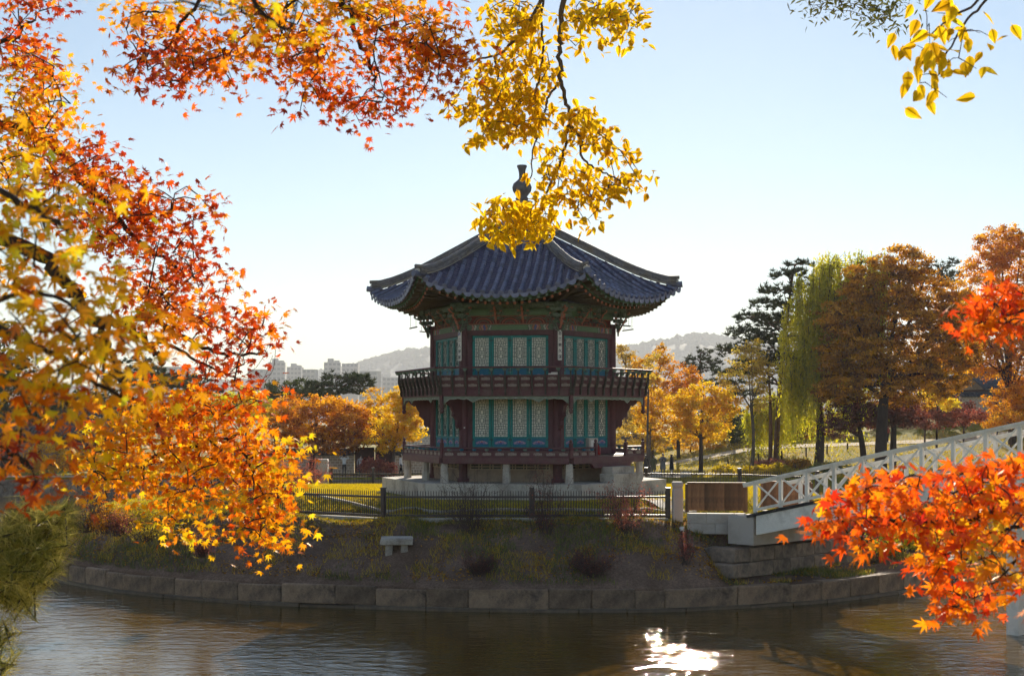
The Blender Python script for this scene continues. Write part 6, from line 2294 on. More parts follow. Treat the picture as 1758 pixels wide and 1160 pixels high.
grass('short yellow-green lawn grass round the pavilion', 130000, 3.0, 30, .085, 1, LM['gold'], lambda x, y, s, r: (s > 4.3) | (x < -3.5 + r.normal(0, .8, len(x))), yr=(41.5, 60))
grass('thin grass on the brow of the island slope', 80000, 2.2, 5.5, .14, 2, LM['brow'], lambda x, y, s, r: (vnoise(x, y, 1.1, 4) + r.normal(0, .16, len(x)) + (s - 3.6) * .18) > .52, (.4, .28), yr=(39.5, 52))
grass('sparse dry grass low on the island slope', 60000, .4, 3.2, .15, 3, LM['pale'], lambda x, y, s, r: vnoise(x, y, 1.4, 6) + .35 * vnoise(x, y, 5, 12) > .72, (.3, .25), yr=(39.5, 52))
grass('green weed patches along the shore stones', 70000, .25, 3.0, .15, 4, LM['weed'], lambda x, y, s, r: vnoise(x, y, .8, 8) + .4 * vnoise(x, y, 4, 13) > .78, (.6, .25), yr=(39.5, 52))
x, y, s, r = scatter(34000, .35, 5.5, 9, yr=(39.5, 52))
kp = vnoise(x, y, 1.0, 15) + .5 * vnoise(x, y, 3.1, 16) + r.normal(0, .12, len(x)) > .78
x, y, s = x[kp], y[kp], s[kp]
v, f = leaf_quads(np.stack([x, y, island_z(x, y) + .02], -1), .085, r, .9, .65)
tag(inst('fallen_leaves', npmesh('fallen_leaves', v, f, LM['brown'], np.clip(r.normal(.5, .3, len(x)), 0, 1))), 'fallen brown leaves scattered on the island slope', 'leaves', None, 'stuff')
# far-bank lawn
r = np.random.default_rng(77)
n = 60000
x = r.uniform(-32, 60, n); y = 100.6 + r.uniform(0, 1, n) ** 1.5 * 32
z = gz(x, y)
a = r.uniform(0, math.pi, n); hh = .16 * r.uniform(.5, 1.3, n); w = .03
v = np.stack([np.stack([x - np.cos(a) * w, y - np.sin(a) * w, z - .01], -1), np.stack([x + np.cos(a) * w, y + np.sin(a) * w, z - .01], -1), np.stack([x + r.normal(0, .06, n), y + r.normal(0, .06, n), z + hh], -1)], 1)
kp = ~((y > 100.6) & (y < 103.7) & (x < 13))
v = v[kp]
tag(inst('grass', npmesh('grass', v.reshape(-1, 3), np.arange(len(v) * 3).reshape(-1, 3), LM['gold'], np.clip(r.normal(.4, .25, len(v)), 0, 1))), 'golden grass of the lawn on the far bank', 'grass', None, 'stuff')

# ------------------------------------------------------------------ foreground branches
FM = {}
FM['maple'] = leaf_mat('maple_leaves', [(0, (.34, .030, .006)), (.25, (.60, .090, .008)), (.5, (.84, .26, .010)), (.75, (.90, .52, .015)), (1, (.70, .66, .03))], .64, .4, .05)
FM['red'] = leaf_mat('scarlet_maple_leaves', [(0, (.55, .024, .010)), (.3, (.82, .11, .010)), (.6, (.90, .26, .012)), (.85, (.92, .48, .016)), (1, (.60, .58, .03))], .62, .35, .06)
FM['goldleaf'] = leaf_mat('golden_ovate_leaves', [(0, (.64, .30, .010)), (.4, (.86, .54, .012)), (.8, (.92, .66, .02)), (1, (.74, .66, .04))], .64, .4, .05)
FM['greenleaf'] = leaf_mat('olive_small_leaves', [(0, (.08, .07, .015)), (.5, (.16, .16, .03)), (1, (.32, .22, .03))], .5)
FM['needle'] = leaf_mat('near_pine_needles', [(0, (.10, .12, .02)), (.5, (.24, .23, .035)), (1, (.66, .54, .16))], .5, .35, .08)


def maple_base(seed=0):
    """seven-lobed leaf, stalk at the origin, about one unit across; triangles"""
    r = np.random.default_rng(seed)
    lob = [(-128, .34), (-86, .62), (-43, .90), (0, 1.0), (43, .90), (86, .62), (128, .34)]
    out = []
    for i, (a, L) in enumerate(lob):
        a2 = R_(a + r.uniform(-5, 5))
        L *= r.uniform(.88, 1.08)
        for da, q in ((-13, .52), (0, 1.0), (13, .52)):
            out.append((math.sin(a2 + R_(da)) * L * q, math.cos(a2 + R_(da)) * L * q))
        if i < 6:
            an = R_((a + lob[i + 1][0]) / 2)
            out.append((math.sin(an) * .27, math.cos(an) * .27))
    droop, cup = r.uniform(.05, .35), r.uniform(-.15, .25)
    v = [(0, 0, 0)] + [(x * .55, y * .55 + .08, -droop * (x * x + y * y) * .5 + cup * abs(x) * .3) for x, y in out]
    n = len(out)
    f = [(0, i + 1, i + 2) for i in range(n - 1)]
    v += [(.012, 0, 0), (-.012, 0, 0), (0, -.42, -.05)]
    f.append((n + 1, n + 2, n + 3))
    return np.array(v), np.array(f)


def maple_low(seed=0):
    r = np.random.default_rng(seed)
    lob = [(-120, .40), (-80, .64), (-40, .92), (0, 1.0), (40, .92), (80, .64), (120, .40)]
    out = []
    for i, (a, L) in enumerate(lob):
        L *= r.uniform(.88, 1.08)
        out.append((math.sin(R_(a)) * L, math.cos(R_(a)) * L))
        if i < 6:
            an = R_((a + lob[i + 1][0]) / 2)
            out.append((math.sin(an) * .36, math.cos(an) * .36))
    droop, cup = r.uniform(.05, .35), r.uniform(-.15, .25)
    v = [(0, 0, 0)] + [(x * .55, y * .55 + .08, -droop * (x * x + y * y) * .5 + cup * abs(x) * .3) for x, y in out]
    return np.array(v), np.array([(0, i + 1, i + 2) for i in range(len(out) - 1)])


def ovate_base(seed=0, wide=.52):
    r = np.random.default_rng(seed)
    v = [(0, 0, 0)]
    ys_ = [0, .12, .32, .55, .78, 1.0]
    ws_ = [0, .62, 1.0, .86, .45, 0]
    bend, fold = r.uniform(-.25, .35), r.uniform(.1, .35)
    mid = [(0, y, -bend * y * y * .5) for y in ys_]
    lft = [(-w * wide / 2, y - .02, -bend * y * y * .5 + fold * w * wide * .5) for y, w in zip(ys_[1:-1], ws_[1:-1])]
    rgt = [(w * wide / 2, y - .02, -bend * y * y * .5 + fold * w * wide * .5) for y, w in zip(ys_[1:-1], ws_[1:-1])]
    v = mid + lft + rgt + [(.012, 0, 0), (-.012, 0, 0), (0, -.22, 0)]
    f = []
    for side, o_ in ((lft, 6), (rgt, 10)):
        f.append((0, 1, o_))
        for k in range(3):
            f += [(k + 1, k + 2, o_ + k + 1), (k + 1, o_ + k + 1, o_ + k)]
        f.append((4, 5, o_ + 3))
    f.append((14, 15, 16))
    vv_ = np.array(v, float)
    vv_[:, 1] -= .1
    return vv_, np.array(f)


def rand_rot(n, r, up, tipv, spread):
    """rotation matrices with the leaf's z near 'up' and y near tipv"""
    nz_ = np.asarray(up, float) + r.normal(size=(n, 3)) * spread
    nz_ /= np.linalg.norm(nz_, axis=1)[:, None]
    t = np.asarray(tipv, float) + r.normal(size=(n, 3)) * .55
    t = t - (t * nz_).sum(1)[:, None] * nz_
    t /= np.maximum(np.linalg.norm(t, axis=1), 1e-6)[:, None]
    x = np.cross(t, nz_)
    return np.stack([x, t, nz_], -1)


def foliage(name, label, cat, limbs, blobs, kind, mat, size, seed, n_ind=300, per=11, spread=.75, up=(0, -.35, .9), tipv=(.25, -.1, -.6), bark='bark', sigma=2.0, tw=.0032, dz=.28, tsd=.12, origin=None, mult=1.0):
    """limbs: [(radius0, radius1, [(px, py, Y), ...])]; blobs: (px, py, rx, ry, Y, n, tint)"""
    r = np.random.default_rng(seed)
    lp_ = [Vector(P(*q)) for _, _, ps in limbs for q in ps]
    org = lp_[0] if origin is None else Vector(origin)
    o = thing(name, label, cat, org)
    orgn = np.array(org)
    wood = MB()
    nodes = []
    for r0, r1, ps in limbs:
        pts = catmull([tuple(P(*q)) for q in ps], 6, False)
        pts = pts + np.concatenate([[[0, 0, 0]], r.normal(0, r0 * .35, (len(pts) - 1, 3))])
        wood.tube([Vector(p - orgn) for p in pts], list(np.linspace(r0, r1, len(pts))), 7)
        nodes += list(pts)
    V_, F_, T_ = [], [], []
    bases = [(maple_base(seed * 7 + k) if kind == 'maple' else ovate_base(seed * 7 + k, .30 if kind == 'small' else .56)) for k in range(6)]
    lows = [maple_low(seed * 7 + k) for k in range(6)] if kind == 'maple' else bases
    leaves = []
    sprays = []
    for bx, by, rx, ry, Yb, n, tm_ in blobs:
        n = max(1, int(n * mult))
        ns = max(1, int(n / per))
        a = r.uniform(0, 2 * math.pi, ns); q = np.sqrt(r.uniform(0, 1, ns))
        for k in range(ns):
            Yk = Yb + r.normal(0, dz)
            sprays.append((np.array(P(bx + rx * q[k] * math.cos(a[k]), by + ry * q[k] * math.sin(a[k]), max(Yk, Yb * .7))), max(2, int(n / ns)), tm_))
    # join each spray to the nearest node already carried by the branch
    todo = list(range(len(sprays)))
    NP_ = np.array(nodes)
    dist = np.full(len(sprays), 1e9); near = np.zeros(len(sprays), int)
    SC = np.array([s_[0] for s_ in sprays])
    for i in todo:
        d = np.linalg.norm(NP_ - SC[i], axis=1)
        near[i] = int(np.argmin(d)); dist[i] = d[near[i]]
    alln = list(NP_)
    done = np.zeros(len(sprays), bool)
    for _ in range(len(sprays)):
        i = int(np.argmin(np.where(done, 1e9, dist)))
        done[i] = True
        a_, b_ = alln[near[i]], SC[i]
        L = np.linalg.norm(b_ - a_)
        m_ = (a_ + b_) / 2 + np.array([r.normal(0, .07), r.normal(0, .07), .10]) * L
        wood.tube([Vector(a_ - orgn), Vector(m_ - orgn), Vector(b_ - orgn)], [tw * 1.25, tw, tw * .6], 4, cap=False)
        alln += [m_, b_]
        for nn, pt in ((len(alln) - 2, m_), (len(alln) - 1, b_)):
            d = np.linalg.norm(SC - pt, axis=1)
            upd = (d < dist) & ~done
            dist[upd] = d[upd]; near[upd] = nn
    wood.build('branch', M[bark], o, fix=False, smooth=True)
    for c, n, tm_ in sprays:
        pos = c + r.normal(size=(n, 3)) * size * sigma * np.array([1, 1, .62])
        tt = np.clip(r.normal(tm_, tsd * .7) + r.normal(0, tsd, n), 0, 1)
        rot = rand_rot(n, r, up, tipv, spread)
        sc = size * r.uniform(.72, 1.2, n)
        for k in range(n):
            leaves.append((pos[k], rot[k], sc[k], tt[k], int(r.integers(0, 6))))
    # the leaves that show largest become objects of their own
    show = np.array([l[2] / max(l[0][1], .3) for l in leaves])
    inside = np.array([(0 < (CX + l[0][0] / l[0][1] * F) < 1758) and (0 < (HY + (ZC - l[0][2]) / l[0][1] * F) < 1160) for l in leaves])
    order = np.argsort(-(show * (inside + .01)))
    ind = set(order[:n_ind].tolist())
    vmesh = {}
    for i, (p_, R3, sc, t_, b_) in enumerate(leaves):
        bv, bf = bases[b_]
        if i in ind:
            key = (b_, int(t_ * 11.99))
            if key not in vmesh:
                vmesh[key] = npmesh('leaf', bv, bf, mat, np.full(len(bf), (key[1] + .5) / 12))
            lo = inst('leaf', vmesh[key], o, p_ - orgn, Matrix(R3.tolist()).to_euler(), (sc, sc, sc))
        else:
            bv, bf = lows[b_]
            V_.append((bv @ R3.T) * sc + p_ - orgn)
            F_.append(bf)
            T_.append(np.full(len(bf), t_))
    if V_:
        off = 0
        for k in range(len(V_)):
            F_[k] = F_[k] + off
            off += len(V_[k])
        fo = inst('foliage', npmesh('foliage', np.concatenate(V_), np.concatenate(F_), mat, np.concatenate(T_)), o)
        fo['kind'] = 'stuff'
    return o


D1 = 6.6
foliage('maple_branch', 'orange-red maple boughs sweeping in from the left edge', 'branch',
        [(.045, .012, [(-260, 250, 6.8), (-60, 360, 6.7), (80, 450, D1), (125, 500, D1), (165, 548, D1), (215, 552, D1), (252, 590, D1), (275, 615, D1)]),
         (.016, .005, [(205, 550, D1), (260, 546, D1), (310, 575, D1), (360, 600, D1), (420, 610, D1), (455, 600, D1)]),
         (.012, .004, [(252, 592, D1), (290, 590, D1), (350, 625, D1), (410, 650, D1)]),
         (.020, .009, [(160, 545, D1), (185, 590, D1), (205, 640, 6.5), (225, 680, 6.5), (258, 712, 6.5), (282, 752, 6.5), (288, 775, 6.5), (262, 782, 6.5)]),
         (.012, .004, [(288, 765, 6.5), (325, 770, 6.4), (365, 752, 6.4), (400, 760, 6.4), (430, 800, 6.4), (460, 870, 6.4)]),
         (.030, .006, [(-200, 120, 6.8), (-20, 200, 6.8), (100, 260, 6.8), (180, 355, 6.8), (250, 425, 6.8), (330, 470, 6.8)]),
         (.02, .005, [(-150, 40, 6.8), (0, 70, 6.8), (60, 30, 6.8)]),
         (.014, .005, [(-200, 690, 6.4), (-40, 770, 6.4), (60, 800, 6.4)])],
        [(25, 30, 45, 40, 6.8, 190, .22), (30, 95, 40, 25, 6.8, 100, .25), (95, 25, 20, 22, 6.8, 30, .15), (60, 150, 80, 45, 6.8, 420, .62), (50, 220, 75, 50, 6.7, 420, .60), (120, 270, 60, 40, 6.7, 240, .35), (30, 290, 60, 50, 6.6, 260, .66),
         (190, 305, 55, 45, 6.7, 240, .20), (250, 350, 60, 32, 6.7, 190, .25), (320, 345, 45, 25, 6.7, 110, .35), (355, 372, 25, 14, 6.7, 40, .40), (200, 390, 70, 40, 6.7, 300, .22), (280, 420, 60, 34, 6.7, 200, .18), (110, 365, 75, 40, 6.6, 200, .50),
         (320, 460, 55, 34, 6.7, 170, .22), (390, 490, 30, 16, 6.7, 40, .35), (220, 470, 50, 24, 6.6, 80, .35), (40, 470, 60, 40, 6.6, 90, .60), (240, 520, 60, 26, 6.6, 160, .40), (310, 530, 60, 28, 6.6, 190, .30), (370, 555, 50, 30, 6.6, 170, .28), (430, 560, 32, 30, 6.6, 110, .30), (395, 610, 50, 26, 6.6, 110, .25),
         (280, 570, 40, 16, 6.6, 70, .50), (330, 640, 40, 16, 6.6, 40, .40), (390, 650, 26, 20, 6.6, 50, .20), (180, 505, 40, 20, 6.6, 40, .60), (120, 610, 60, 30, 6.5, 110, .62),
         (290, 690, 60, 34, 6.5, 210, .55), (355, 700, 55, 34, 6.5, 220, .45), (420, 715, 40, 40, 6.4, 220, .43), (330, 745, 70, 36, 6.5, 250, .52), (400, 780, 60, 44, 6.4, 280, .52), (455, 800, 44, 40, 6.4, 230, .55), (490, 825, 24, 30, 6.4, 90, .65), (440, 850, 50, 34, 6.4, 210, .52), (425, 890, 24, 26, 6.4, 60, .40), (462, 915, 30, 32, 6.4, 130, .52), (330, 830, 60, 44, 6.4, 240, .58), (250, 780, 60, 50, 6.4, 260, .62), (200, 720, 60, 50, 6.4, 260, .65), (290, 860, 34, 30, 6.4, 90, .65), (315, 915, 26, 26, 6.4, 80, .70), (215, 835, 50, 34, 6.4, 150, .65), (150, 800, 44, 40, 6.4, 150, .70), (515, 770, 20, 10, 6.4, 26, .80)],
        'maple', FM['maple'], .066, 1, 300, 15, .8, sigma=1.2, mult=1.05, tsd=.14)
foliage('maple_branch', 'out-of-focus yellow-green maple leaves hanging close at the left', 'branch',
        [(.010, .003, [(-420, 180, 2.3), (-150, 280, 2.3), (20, 340, 2.2), (120, 400, 2.2)]), (.009, .003, [(-380, 480, 2.2), (-80, 540, 2.15), (80, 600, 2.15), (200, 680, 2.15)]), (.006, .002, [(-80, 540, 2.15), (60, 500, 2.2), (150, 545, 2.2)])],
        [(50, 335, 70, 45, 2.3, 34, .76), (110, 395, 80, 45, 2.25, 40, .76), (40, 420, 60, 50, 2.2, 34, .76), (60, 520, 70, 50, 2.2, 40, .73), (140, 560, 70, 45, 2.15, 38, .69), (70, 620, 80, 50, 2.15, 50, .69), (160, 640, 70, 45, 2.15, 40, .66), (90, 700, 80, 40, 2.15, 36, .57), (205, 690, 40, 34, 2.15, 18, .61), (0, 660, 60, 60, 2.15, 34, .61), (190, 600, 50, 34, 2.2, 18, .59)],
        'maple', FM['maple'], .046, 2, 300, 8, .8, mult=1.9, sigma=1.5, tw=.0016, dz=.12)
foliage('maple_branch', 'russet maple leaves close at the lower left edge', 'branch',
        [(.010, .003, [(-420, 640, 2.6), (-150, 720, 2.6), (10, 770, 2.6), (50, 800, 2.6)])],
        [(15, 770, 50, 44, 2.6, 46, .33), (55, 800, 30, 40, 2.6, 22, .3), (25, 825, 36, 26, 2.6, 18, .35)],
        'maple', FM['maple'], .05, 3, 100, 6, .8, mult=1.8, sigma=1.5, tw=.0016, dz=.12)
D2 = 6.2
foliage('maple_branch', 'red-orange maple spray hanging from the top left of the centre', 'branch',
        [(.022, .004, [(500, -160, 6.0), (560, -40, 6.1), (600, 20, D2), (615, 70, D2), (640, 120, D2), (645, 150, D2)]),
         (.010, .003, [(600, 15, D2), (640, 40, D2), (690, 75, D2), (740, 95, D2), (790, 100, D2)]),
         (.012, .003, [(420, -160, 6.2), (360, -20, 6.2), (310, 40, D2), (285, 85, D2), (240, 110, D2)]),
         (.008, .003, [(560, -40, 6.1), (480, 20, D2), (420, 60, D2), (390, 100, D2)])],
        [(230, 28, 32, 26, D2, 70, .65), (280, 30, 34, 22, D2, 70, .60), (330, 45, 20, 24, D2, 30, .45), (235, 82, 28, 16, D2, 50, .22), (300, 70, 30, 20, D2, 60, .32), (350, 95, 44, 22, D2, 120, .30), (215, 125, 22, 14, D2, 36, .28), (275, 110, 34, 18, D2, 60, .25), (295, 145, 36, 14, D2, 46, .22), (335, 120, 24, 20, D2, 70, .35), (385, 140, 18, 16, D2, 36, .40), (410, 80, 40, 22, D2, 110, .45), (450, 50, 50, 26, D2, 130, .60), (480, 95, 34, 20, D2, 70, .35), (530, 60, 44, 34, D2, 130, .50), (520, 120, 34, 20, D2, 80, .40), (560, 100, 30, 20, D2, 60, .50), (545, 140, 34, 16, D2, 70, .32), (610, 30, 44, 30, D2, 100, .60), (660, 70, 44, 20, D2, 110, .38), (700, 30, 44, 28, D2, 130, .65), (740, 55, 32, 26, D2, 100, .45), (720, 95, 44, 22, D2, 140, .36), (775, 95, 26, 28, D2, 110, .40), (650, 115, 26, 14, D2, 40, .30), (740, 130, 24, 18, D2, 50, .35), (640, 165, 50, 16, D2, 110, .25), (700, 160, 26, 16, D2, 46, .30), (570, 175, 40, 14, D2, 56, .18), (600, 205, 26, 14, D2, 30, .18), (665, 195, 22, 12, D2, 24, .20), (515, 190, 12, 7, D2, 10, .16), (480, 20, 60, 20, D2, 90, .70), (560, 10, 60, 16, D2, 80, .65), (640, 0, 60, 16, D2, 80, .60), (400, 10, 60, 16, D2, 70, .65)],
        'maple', FM['maple'], .064, 4, 300, 12, .8, sigma=1.15, mult=1.25)
foliage('maple_branch', 'blurred orange maple leaves close to the lens at the top', 'branch',
        [(.008, .002, [(300, -260, 2.2), (400, -90, 2.2), (450, 20, 2.2), (510, 50, 2.2)])],
        [(400, 20, 50, 24, 2.3, 12, .72), (455, 45, 50, 26, 2.2, 14, .7), (505, 60, 26, 26, 2.25, 9, .66), (360, -5, 50, 14, 2.2, 10, .75), (480, 5, 50, 14, 2.2, 9, .9), (235, 10, 34, 14, 2.4, 8, .6)],
        'maple', FM['maple'], .046, 5, 100, 4, .8, sigma=1.2, tw=.0014, dz=.1)
D3 = 8.0
foliage('elm_branch', 'golden-leaved branch hanging from the top above the pavilion finial', 'branch',
        [(.019, .010, [(978, -160, 7.6), (970, -20, 7.9), (963, 50, D3), (960, 90, D3), (964, 140, D3), (975, 185, D3), (978, 215, D3)]),
         (.008, .003, [(962, 142, D3), (942, 165, D3), (936, 190, D3), (925, 230, D3), (914, 260, D3), (912, 300, D3), (902, 318, D3)]),
         (.010, .003, [(978, 215, D3), (998, 240, D3), (996, 265, D3), (1015, 285, D3), (1040, 298, D3), (1070, 310, D3), (1098, 312, D3)]),
         (.010, .003, [(977, 215, D3), (968, 260, D3), (955, 295, D3), (940, 330, D3), (935, 360, D3)]),
         (.009, .003, [(940, -60, 7.8), (930, 20, D3), (932, 80, D3), (925, 140, D3), (905, 165, D3), (880, 190, D3), (855, 215, D3)]),
         (.012, .002, [(940, -20, 7.9), (905, 45, D3), (875, 80, D3), (848, 97, D3), (806, 108, D3), (798, 140, D3), (776, 180, D3)]),
         (.008, .003, [(848, 97, D3), (855, 130, D3), (848, 165, D3)])],
        [(870, 25, 36, 28, D3, 90, .45), (905, 30, 30, 30, D3, 80, .5), (860, 55, 26, 18, D3, 50, .45), (1010, 25, 36, 28, D3, 90, .55), (1060, 30, 32, 26, D3, 80, .5), (1090, 25, 20, 18, D3, 36, .5), (990, 70, 20, 14, D3, 24, .55), (1060, 65, 24, 12, D3, 30, .5), (905, 95, 36, 24, D3, 80, .45), (870, 115, 30, 18, D3, 50, .4), (925, 120, 26, 22, D3, 60, .45), (840, 140, 32, 24, D3, 90, .42), (880, 160, 36, 22, D3, 90, .42), (920, 165, 30, 22, D3, 60, .4), (800, 190, 22, 12, D3, 36, .4), (840, 195, 30, 18, D3, 70, .4), (870, 215, 34, 20, D3, 80, .4), (830, 225, 22, 18, D3, 30, .4), (900, 228, 18, 12, D3, 30, .35), (900, 200, 30, 18, D3, 50, .38), (940, 200, 18, 12, D3, 20, .4),
         (1005, 200, 30, 20, D3, 70, .45), (985, 225, 24, 20, D3, 50, .4), (1030, 240, 26, 18, D3, 60, .42), (1060, 268, 18, 12, D3, 26, .4), (945, 265, 24, 16, D3, 40, .38), (940, 305, 14, 16, D3, 24, .42), (970, 300, 24, 16, D3, 36, .4), (1010, 300, 20, 14, D3, 24, .38), (1065, 315, 26, 14, D3, 50, .35), (1090, 305, 18, 10, D3, 26, .35), (1035, 335, 26, 22, D3, 60, .36), (990, 345, 26, 20, D3, 50, .36), (1000, 375, 12, 14, D3, 14, .28), (945, 350, 22, 20, D3, 46, .45), (856, 342, 12, 10, D3, 22, .5), (902, 364, 22, 8, D3, 40, .55), (865, 370, 34, 18, D3, 90, .58), (850, 395, 20, 16, D3, 44, .6), (885, 400, 26, 16, D3, 60, .6), (925, 395, 20, 16, D3, 44, .58), (930, 375, 22, 16, D3, 40, .55)],
        'ovate', FM['goldleaf'], .062, 6, 300, 7, .8, (0, -.6, .6), (.1, -.1, -.9), 'bark_grey', .85, .003, .2, mult=1.3)
D4 = 4.6
foliage('redbud_branch', 'twig of large round yellow leaves in the top right corner', 'branch',
        [(.006, .002, [(1760, -120, 4.5), (1700, -10, D4), (1660, 35, D4), (1640, 70, D4), (1620, 100, D4), (1612, 130, D4)]), (.006, .002, [(1720, -90, 4.5), (1680, 0, D4), (1640, 26, D4), (1615, 45, D4), (1592, 65, D4)])],
        [(1600, 14, 16, 6, D4, 3, .5), (1612, 18, 8, 5, D4, 2, .5), (1605, 45, 18, 8, D4, 5, .5), (1585, 72, 14, 12, D4, 6, .45), (1610, 60, 14, 10, D4, 4, .5), (1602, 92, 14, 12, D4, 6, .5), (1580, 125, 10, 10, D4, 5, .5), (1600, 110, 14, 10, D4, 5, .3), (1628, 75, 14, 10, D4, 5, .5), (1640, 55, 14, 8, D4, 3, .5), (1660, 60, 12, 10, D4, 3, .5), (1692, 62, 12, 12, D4, 6, .5), (1650, 95, 14, 10, D4, 5, .4), (1680, 122, 6, 6, D4, 1, .5), (1625, 118, 12, 8, D4, 3, .5), (1603, 158, 3, 6, D4, 1, .5), (1628, 170, 3, 6, D4, 1, .45), (1575, 140, 6, 6, D4, 2, .5)],
        'ovate', FM['goldleaf'], .066, 7, 100, 3, .55, (.1, -1.0, .25), (-.1, 0, -1), 'twig', .8, .0016, .08)
foliage('small_leaf_branch', 'thin branch of small olive leaves at the top right', 'branch',
        [(.008, .002, [(1580, -120, 8), (1545, -10, 8), (1525, 25, 8)]), (.008, .002, [(1430, -100, 8), (1440, -5, 8), (1448, 12, 8)])],
        [(1405, 8, 18, 10, 8, 70, .4), (1440, 0, 30, 8, 8, 60, .4), (1480, 8, 26, 12, 8, 90, .4), (1515, 25, 26, 16, 8, 130, .4), (1525, 42, 16, 8, 8, 40, .35), (1550, 5, 14, 10, 8, 30, .35)],
        'small', FM['greenleaf'], .045, 8, 100, 9, .9, (0, -.4, .5), (0, 0, -.5), 'twig', 1.6, .0018)
D5 = 3.6
foliage('maple_branch', 'scarlet and orange maple branch in front of the bridge', 'branch',
        [(.014, .003, [(2050, 780, 3.7), (1860, 850, 3.6), (1740, 870, D5), (1660, 892, D5), (1590, 896, D5), (1540, 898, D5), (1490, 885, D5)]),
         (.007, .002, [(1740, 870, D5), (1690, 850, D5), (1660, 842, D5), (1620, 850, D5)]),
         (.007, .002, [(2000, 880, 3.6), (1860, 920, 3.6), (1755, 930, D5), (1745, 960, D5), (1720, 990, D5), (1670, 1020, D5)]),
         (.006, .002, [(1755, 900, D5), (1700, 920, D5), (1650, 940, D5), (1600, 960, D5)])],
        [(1754, 800, 40, 22, D5, 26, .36), (1704, 812, 44, 20, D5, 34, .41), (1644, 820, 44, 18, D5, 34, .41), (1584, 832, 44, 20, D5, 36, .41), (1524, 840, 40, 20, D5, 36, .44), (1474, 862, 36, 22, D5, 34, .44), (1429, 885, 30, 20, D5, 28, .42), (1414, 905, 18, 14, D5, 14, .46), (1474, 905, 30, 20, D5, 26, .51), (1494, 935, 24, 20, D5, 22, .56), (1544, 890, 40, 24, D5, 36, .51), (1544, 910, 24, 14, D5, 12, .48), (1614, 870, 44, 24, D5, 44, .56), (1604, 905, 30, 20, D5, 26, .58), (1674, 860, 40, 24, D5, 40, .56), (1734, 850, 40, 26, D5, 40, .51), (1754, 900, 34, 30, D5, 36, .61), (1694, 905, 40, 24, D5, 36, .68), (1644, 930, 40, 20, D5, 32, .56), (1684, 950, 40, 20, D5, 26, .76), (1604, 950, 30, 14, D5, 14, .46), (1749, 960, 26, 30, D5, 26, .68), (1654, 985, 24, 18, D5, 12, .56), (1594, 975, 26, 20, D5, 20, .44), (1609, 1000, 22, 20, D5, 16, .42), (1639, 1020, 24, 22, D5, 18, .51), (1654, 1050, 26, 24, D5, 20, .56), (1674, 1035, 18, 22, D5, 12, .48), (1734, 1000, 30, 16, D5, 16, .56), (1714, 1020, 20, 14, D5, 8, .46), (1764, 1020, 20, 24, D5, 12, .66), (1619, 1040, 20, 10, D5, 6, .46)],
        'maple', FM['red'], .060, 9, 300, 5, .75, (0, -.55, .75), (-.45, -.1, -.6), 'bark', .62, .0018, .12, .15, mult=1.45)
foliage('maple_branch', 'scarlet maple spray at the right edge above the bridge', 'branch',
        [(.008, .002, [(2000, 500, 3.4), (1850, 520, 3.4), (1760, 535, 3.4), (1700, 545, 3.4)])],
        [(1745, 510, 26, 14, 3.4, 16, .28), (1715, 530, 26, 14, 3.4, 18, .3), (1685, 552, 22, 12, 3.4, 16, .38), (1740, 550, 26, 16, 3.4, 18, .42), (1710, 562, 22, 10, 3.4, 10, .5), (1668, 562, 12, 8, 3.4, 6, .34), (1755, 495, 10, 10, 3.4, 6, .25)],
        'maple', FM['red'], .062, 10, 100, 4, .7, (0, -.6, .7), (-.5, 0, -.5), 'bark', .62, .0018, .08, .1, mult=1.6)


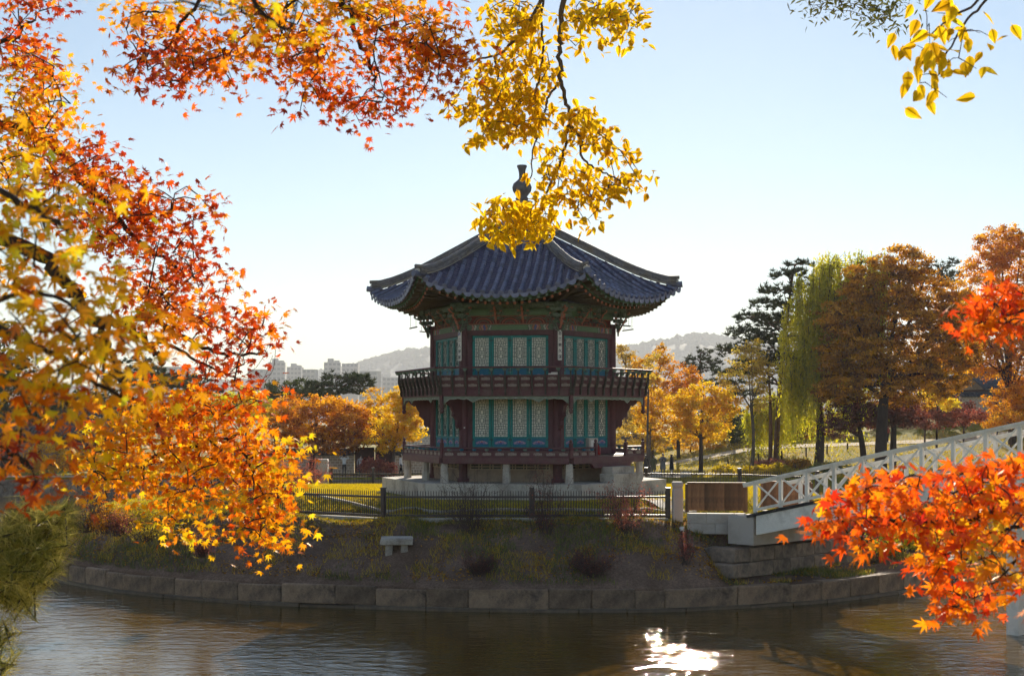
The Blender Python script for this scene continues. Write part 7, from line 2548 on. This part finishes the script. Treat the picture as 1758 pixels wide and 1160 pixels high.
def near_pine(label, limbs, tufts, seed, needle=.105):
    r = np.random.default_rng(seed)
    org = Vector(P(*limbs[0][2][0]))
    o = thing('pine_branch', label, 'branch', org)
    w_ = MB()
    nodes = []
    for r0, r1, ps in limbs:
        pts = catmull([tuple(P(*q)) for q in ps], 5, False)
        w_.tube([Vector(p) - org for p in pts], list(np.linspace(r0, r1, len(pts))), 7)
        nodes += list(pts)
    NP_ = np.array(nodes)
    V_, T_ = [], []
    for px, py, rx, ry, Yb, n in tufts:
        for k in range(n):
            a, q = r.uniform(0, 6.28), math.sqrt(r.uniform())
            c = np.array(P(px + rx * q * math.cos(a), py + ry * q * math.sin(a), Yb + r.normal(0, .18)))
            j = int(np.argmin(np.linalg.norm(NP_ - c, axis=1)))
            ax = c - NP_[j]
            L0 = np.linalg.norm(ax)
            ax = ax / max(L0, 1e-6) * .5 + np.array([.25, -.1, .25]) + r.normal(0, .45, 3)
            ax /= np.linalg.norm(ax)
            w_.tube([Vector(NP_[j]) - org, Vector(c - ax * .07) - org, Vector(c + ax * .05) - org], [.003, .0024, .0015], 4, cap=False)
            m = 58
            t = r.uniform(-.09, .05, m)
            base = c + ax * t[:, None]
            d = r.normal(size=(m, 3)) + ax * 1.1
            d /= np.linalg.norm(d, axis=1)[:, None]
            s = np.cross(d, r.normal(size=(m, 3))); s /= np.linalg.norm(s, axis=1)[:, None]
            L = needle * r.uniform(.6, 1.15, m)[:, None]
            wd = .0014
            V_.append(np.stack([base - s * wd, base + s * wd, base + d * L], 1).reshape(-1, 3))
            T_.append(np.clip(r.normal(.6, .15) + r.normal(0, .2, m), 0, 1))
    w_.build('branch', M['bark'], o, fix=False, smooth=True)
    v = np.concatenate(V_) - np.array(org)
    inst('needles', npmesh('needles', v, np.arange(len(v)).reshape(-1, 3), FM['needle'], np.concatenate(T_)), o)['kind'] = 'stuff'


near_pine('sunlit pine boughs reaching in at the bottom left', [(.022, .005, [(-300, 1000, 5.5), (-90, 962, 5.35), (0, 937, 5.2), (50, 915, 5.2), (112, 880, 5.2)]), (.016, .004, [(-90, 962, 5.35), (-20, 952, 5.2), (40, 946, 5.2), (85, 940, 5.2)]), (.012, .003, [(0, 937, 5.2), (25, 905, 5.2), (55, 870, 5.2)]), (.016, .004, [(-300, 1060, 5.5), (-60, 1010, 5.35), (20, 990, 5.2), (75, 985, 5.2)]), (.010, .003, [(-60, 1010, 5.35), (0, 1020, 5.2), (45, 1035, 5.2)]), (.010, .003, [(-300, 1150, 5.5), (-40, 1110, 5.35), (18, 1092, 5.2)]), (.010, .003, [(-200, 1190, 5.5), (-20, 1155, 5.35), (14, 1140, 5.2)])],
          [(30, 905, 30, 12, 5.2, 17), (52, 880, 14, 12, 5.2, 8), (90, 895, 26, 12, 5.2, 17), (110, 880, 8, 8, 5.2, 4), (60, 922, 40, 10, 5.2, 22), (10, 932, 26, 14, 5.2, 15), (60, 946, 34, 10, 5.2, 20), (85, 950, 14, 12, 5.2, 7), (20, 965, 30, 10, 5.2, 13), (30, 990, 40, 12, 5.2, 25), (72, 988, 12, 10, 5.2, 7), (20, 1015, 30, 12, 5.2, 17), (45, 1034, 12, 10, 5.2, 7), (8, 1094, 12, 8, 5.2, 5), (6, 1142, 10, 8, 5.2, 4)], 3)

# bare twig trailing below the left boughs
tw_ = MB()
for ps in ([(380, 645, 6.6), (430, 668, 6.6), (466, 640, 6.6), (473, 600, 6.6)], [(425, 668, 6.6), (450, 655, 6.6), (468, 610, 6.6)], [(400, 655, 6.6), (440, 630, 6.6), (462, 590, 6.6)]):
    tw_.tube([Vector(p) for p in catmull([tuple(P(*q)) for q in ps], 6, False)], .0016, 4)
tag(tw_.build('bare_twig', M['twig'], fix=False), 'bare thin twig curling beyond the orange boughs against the sky', 'twig')
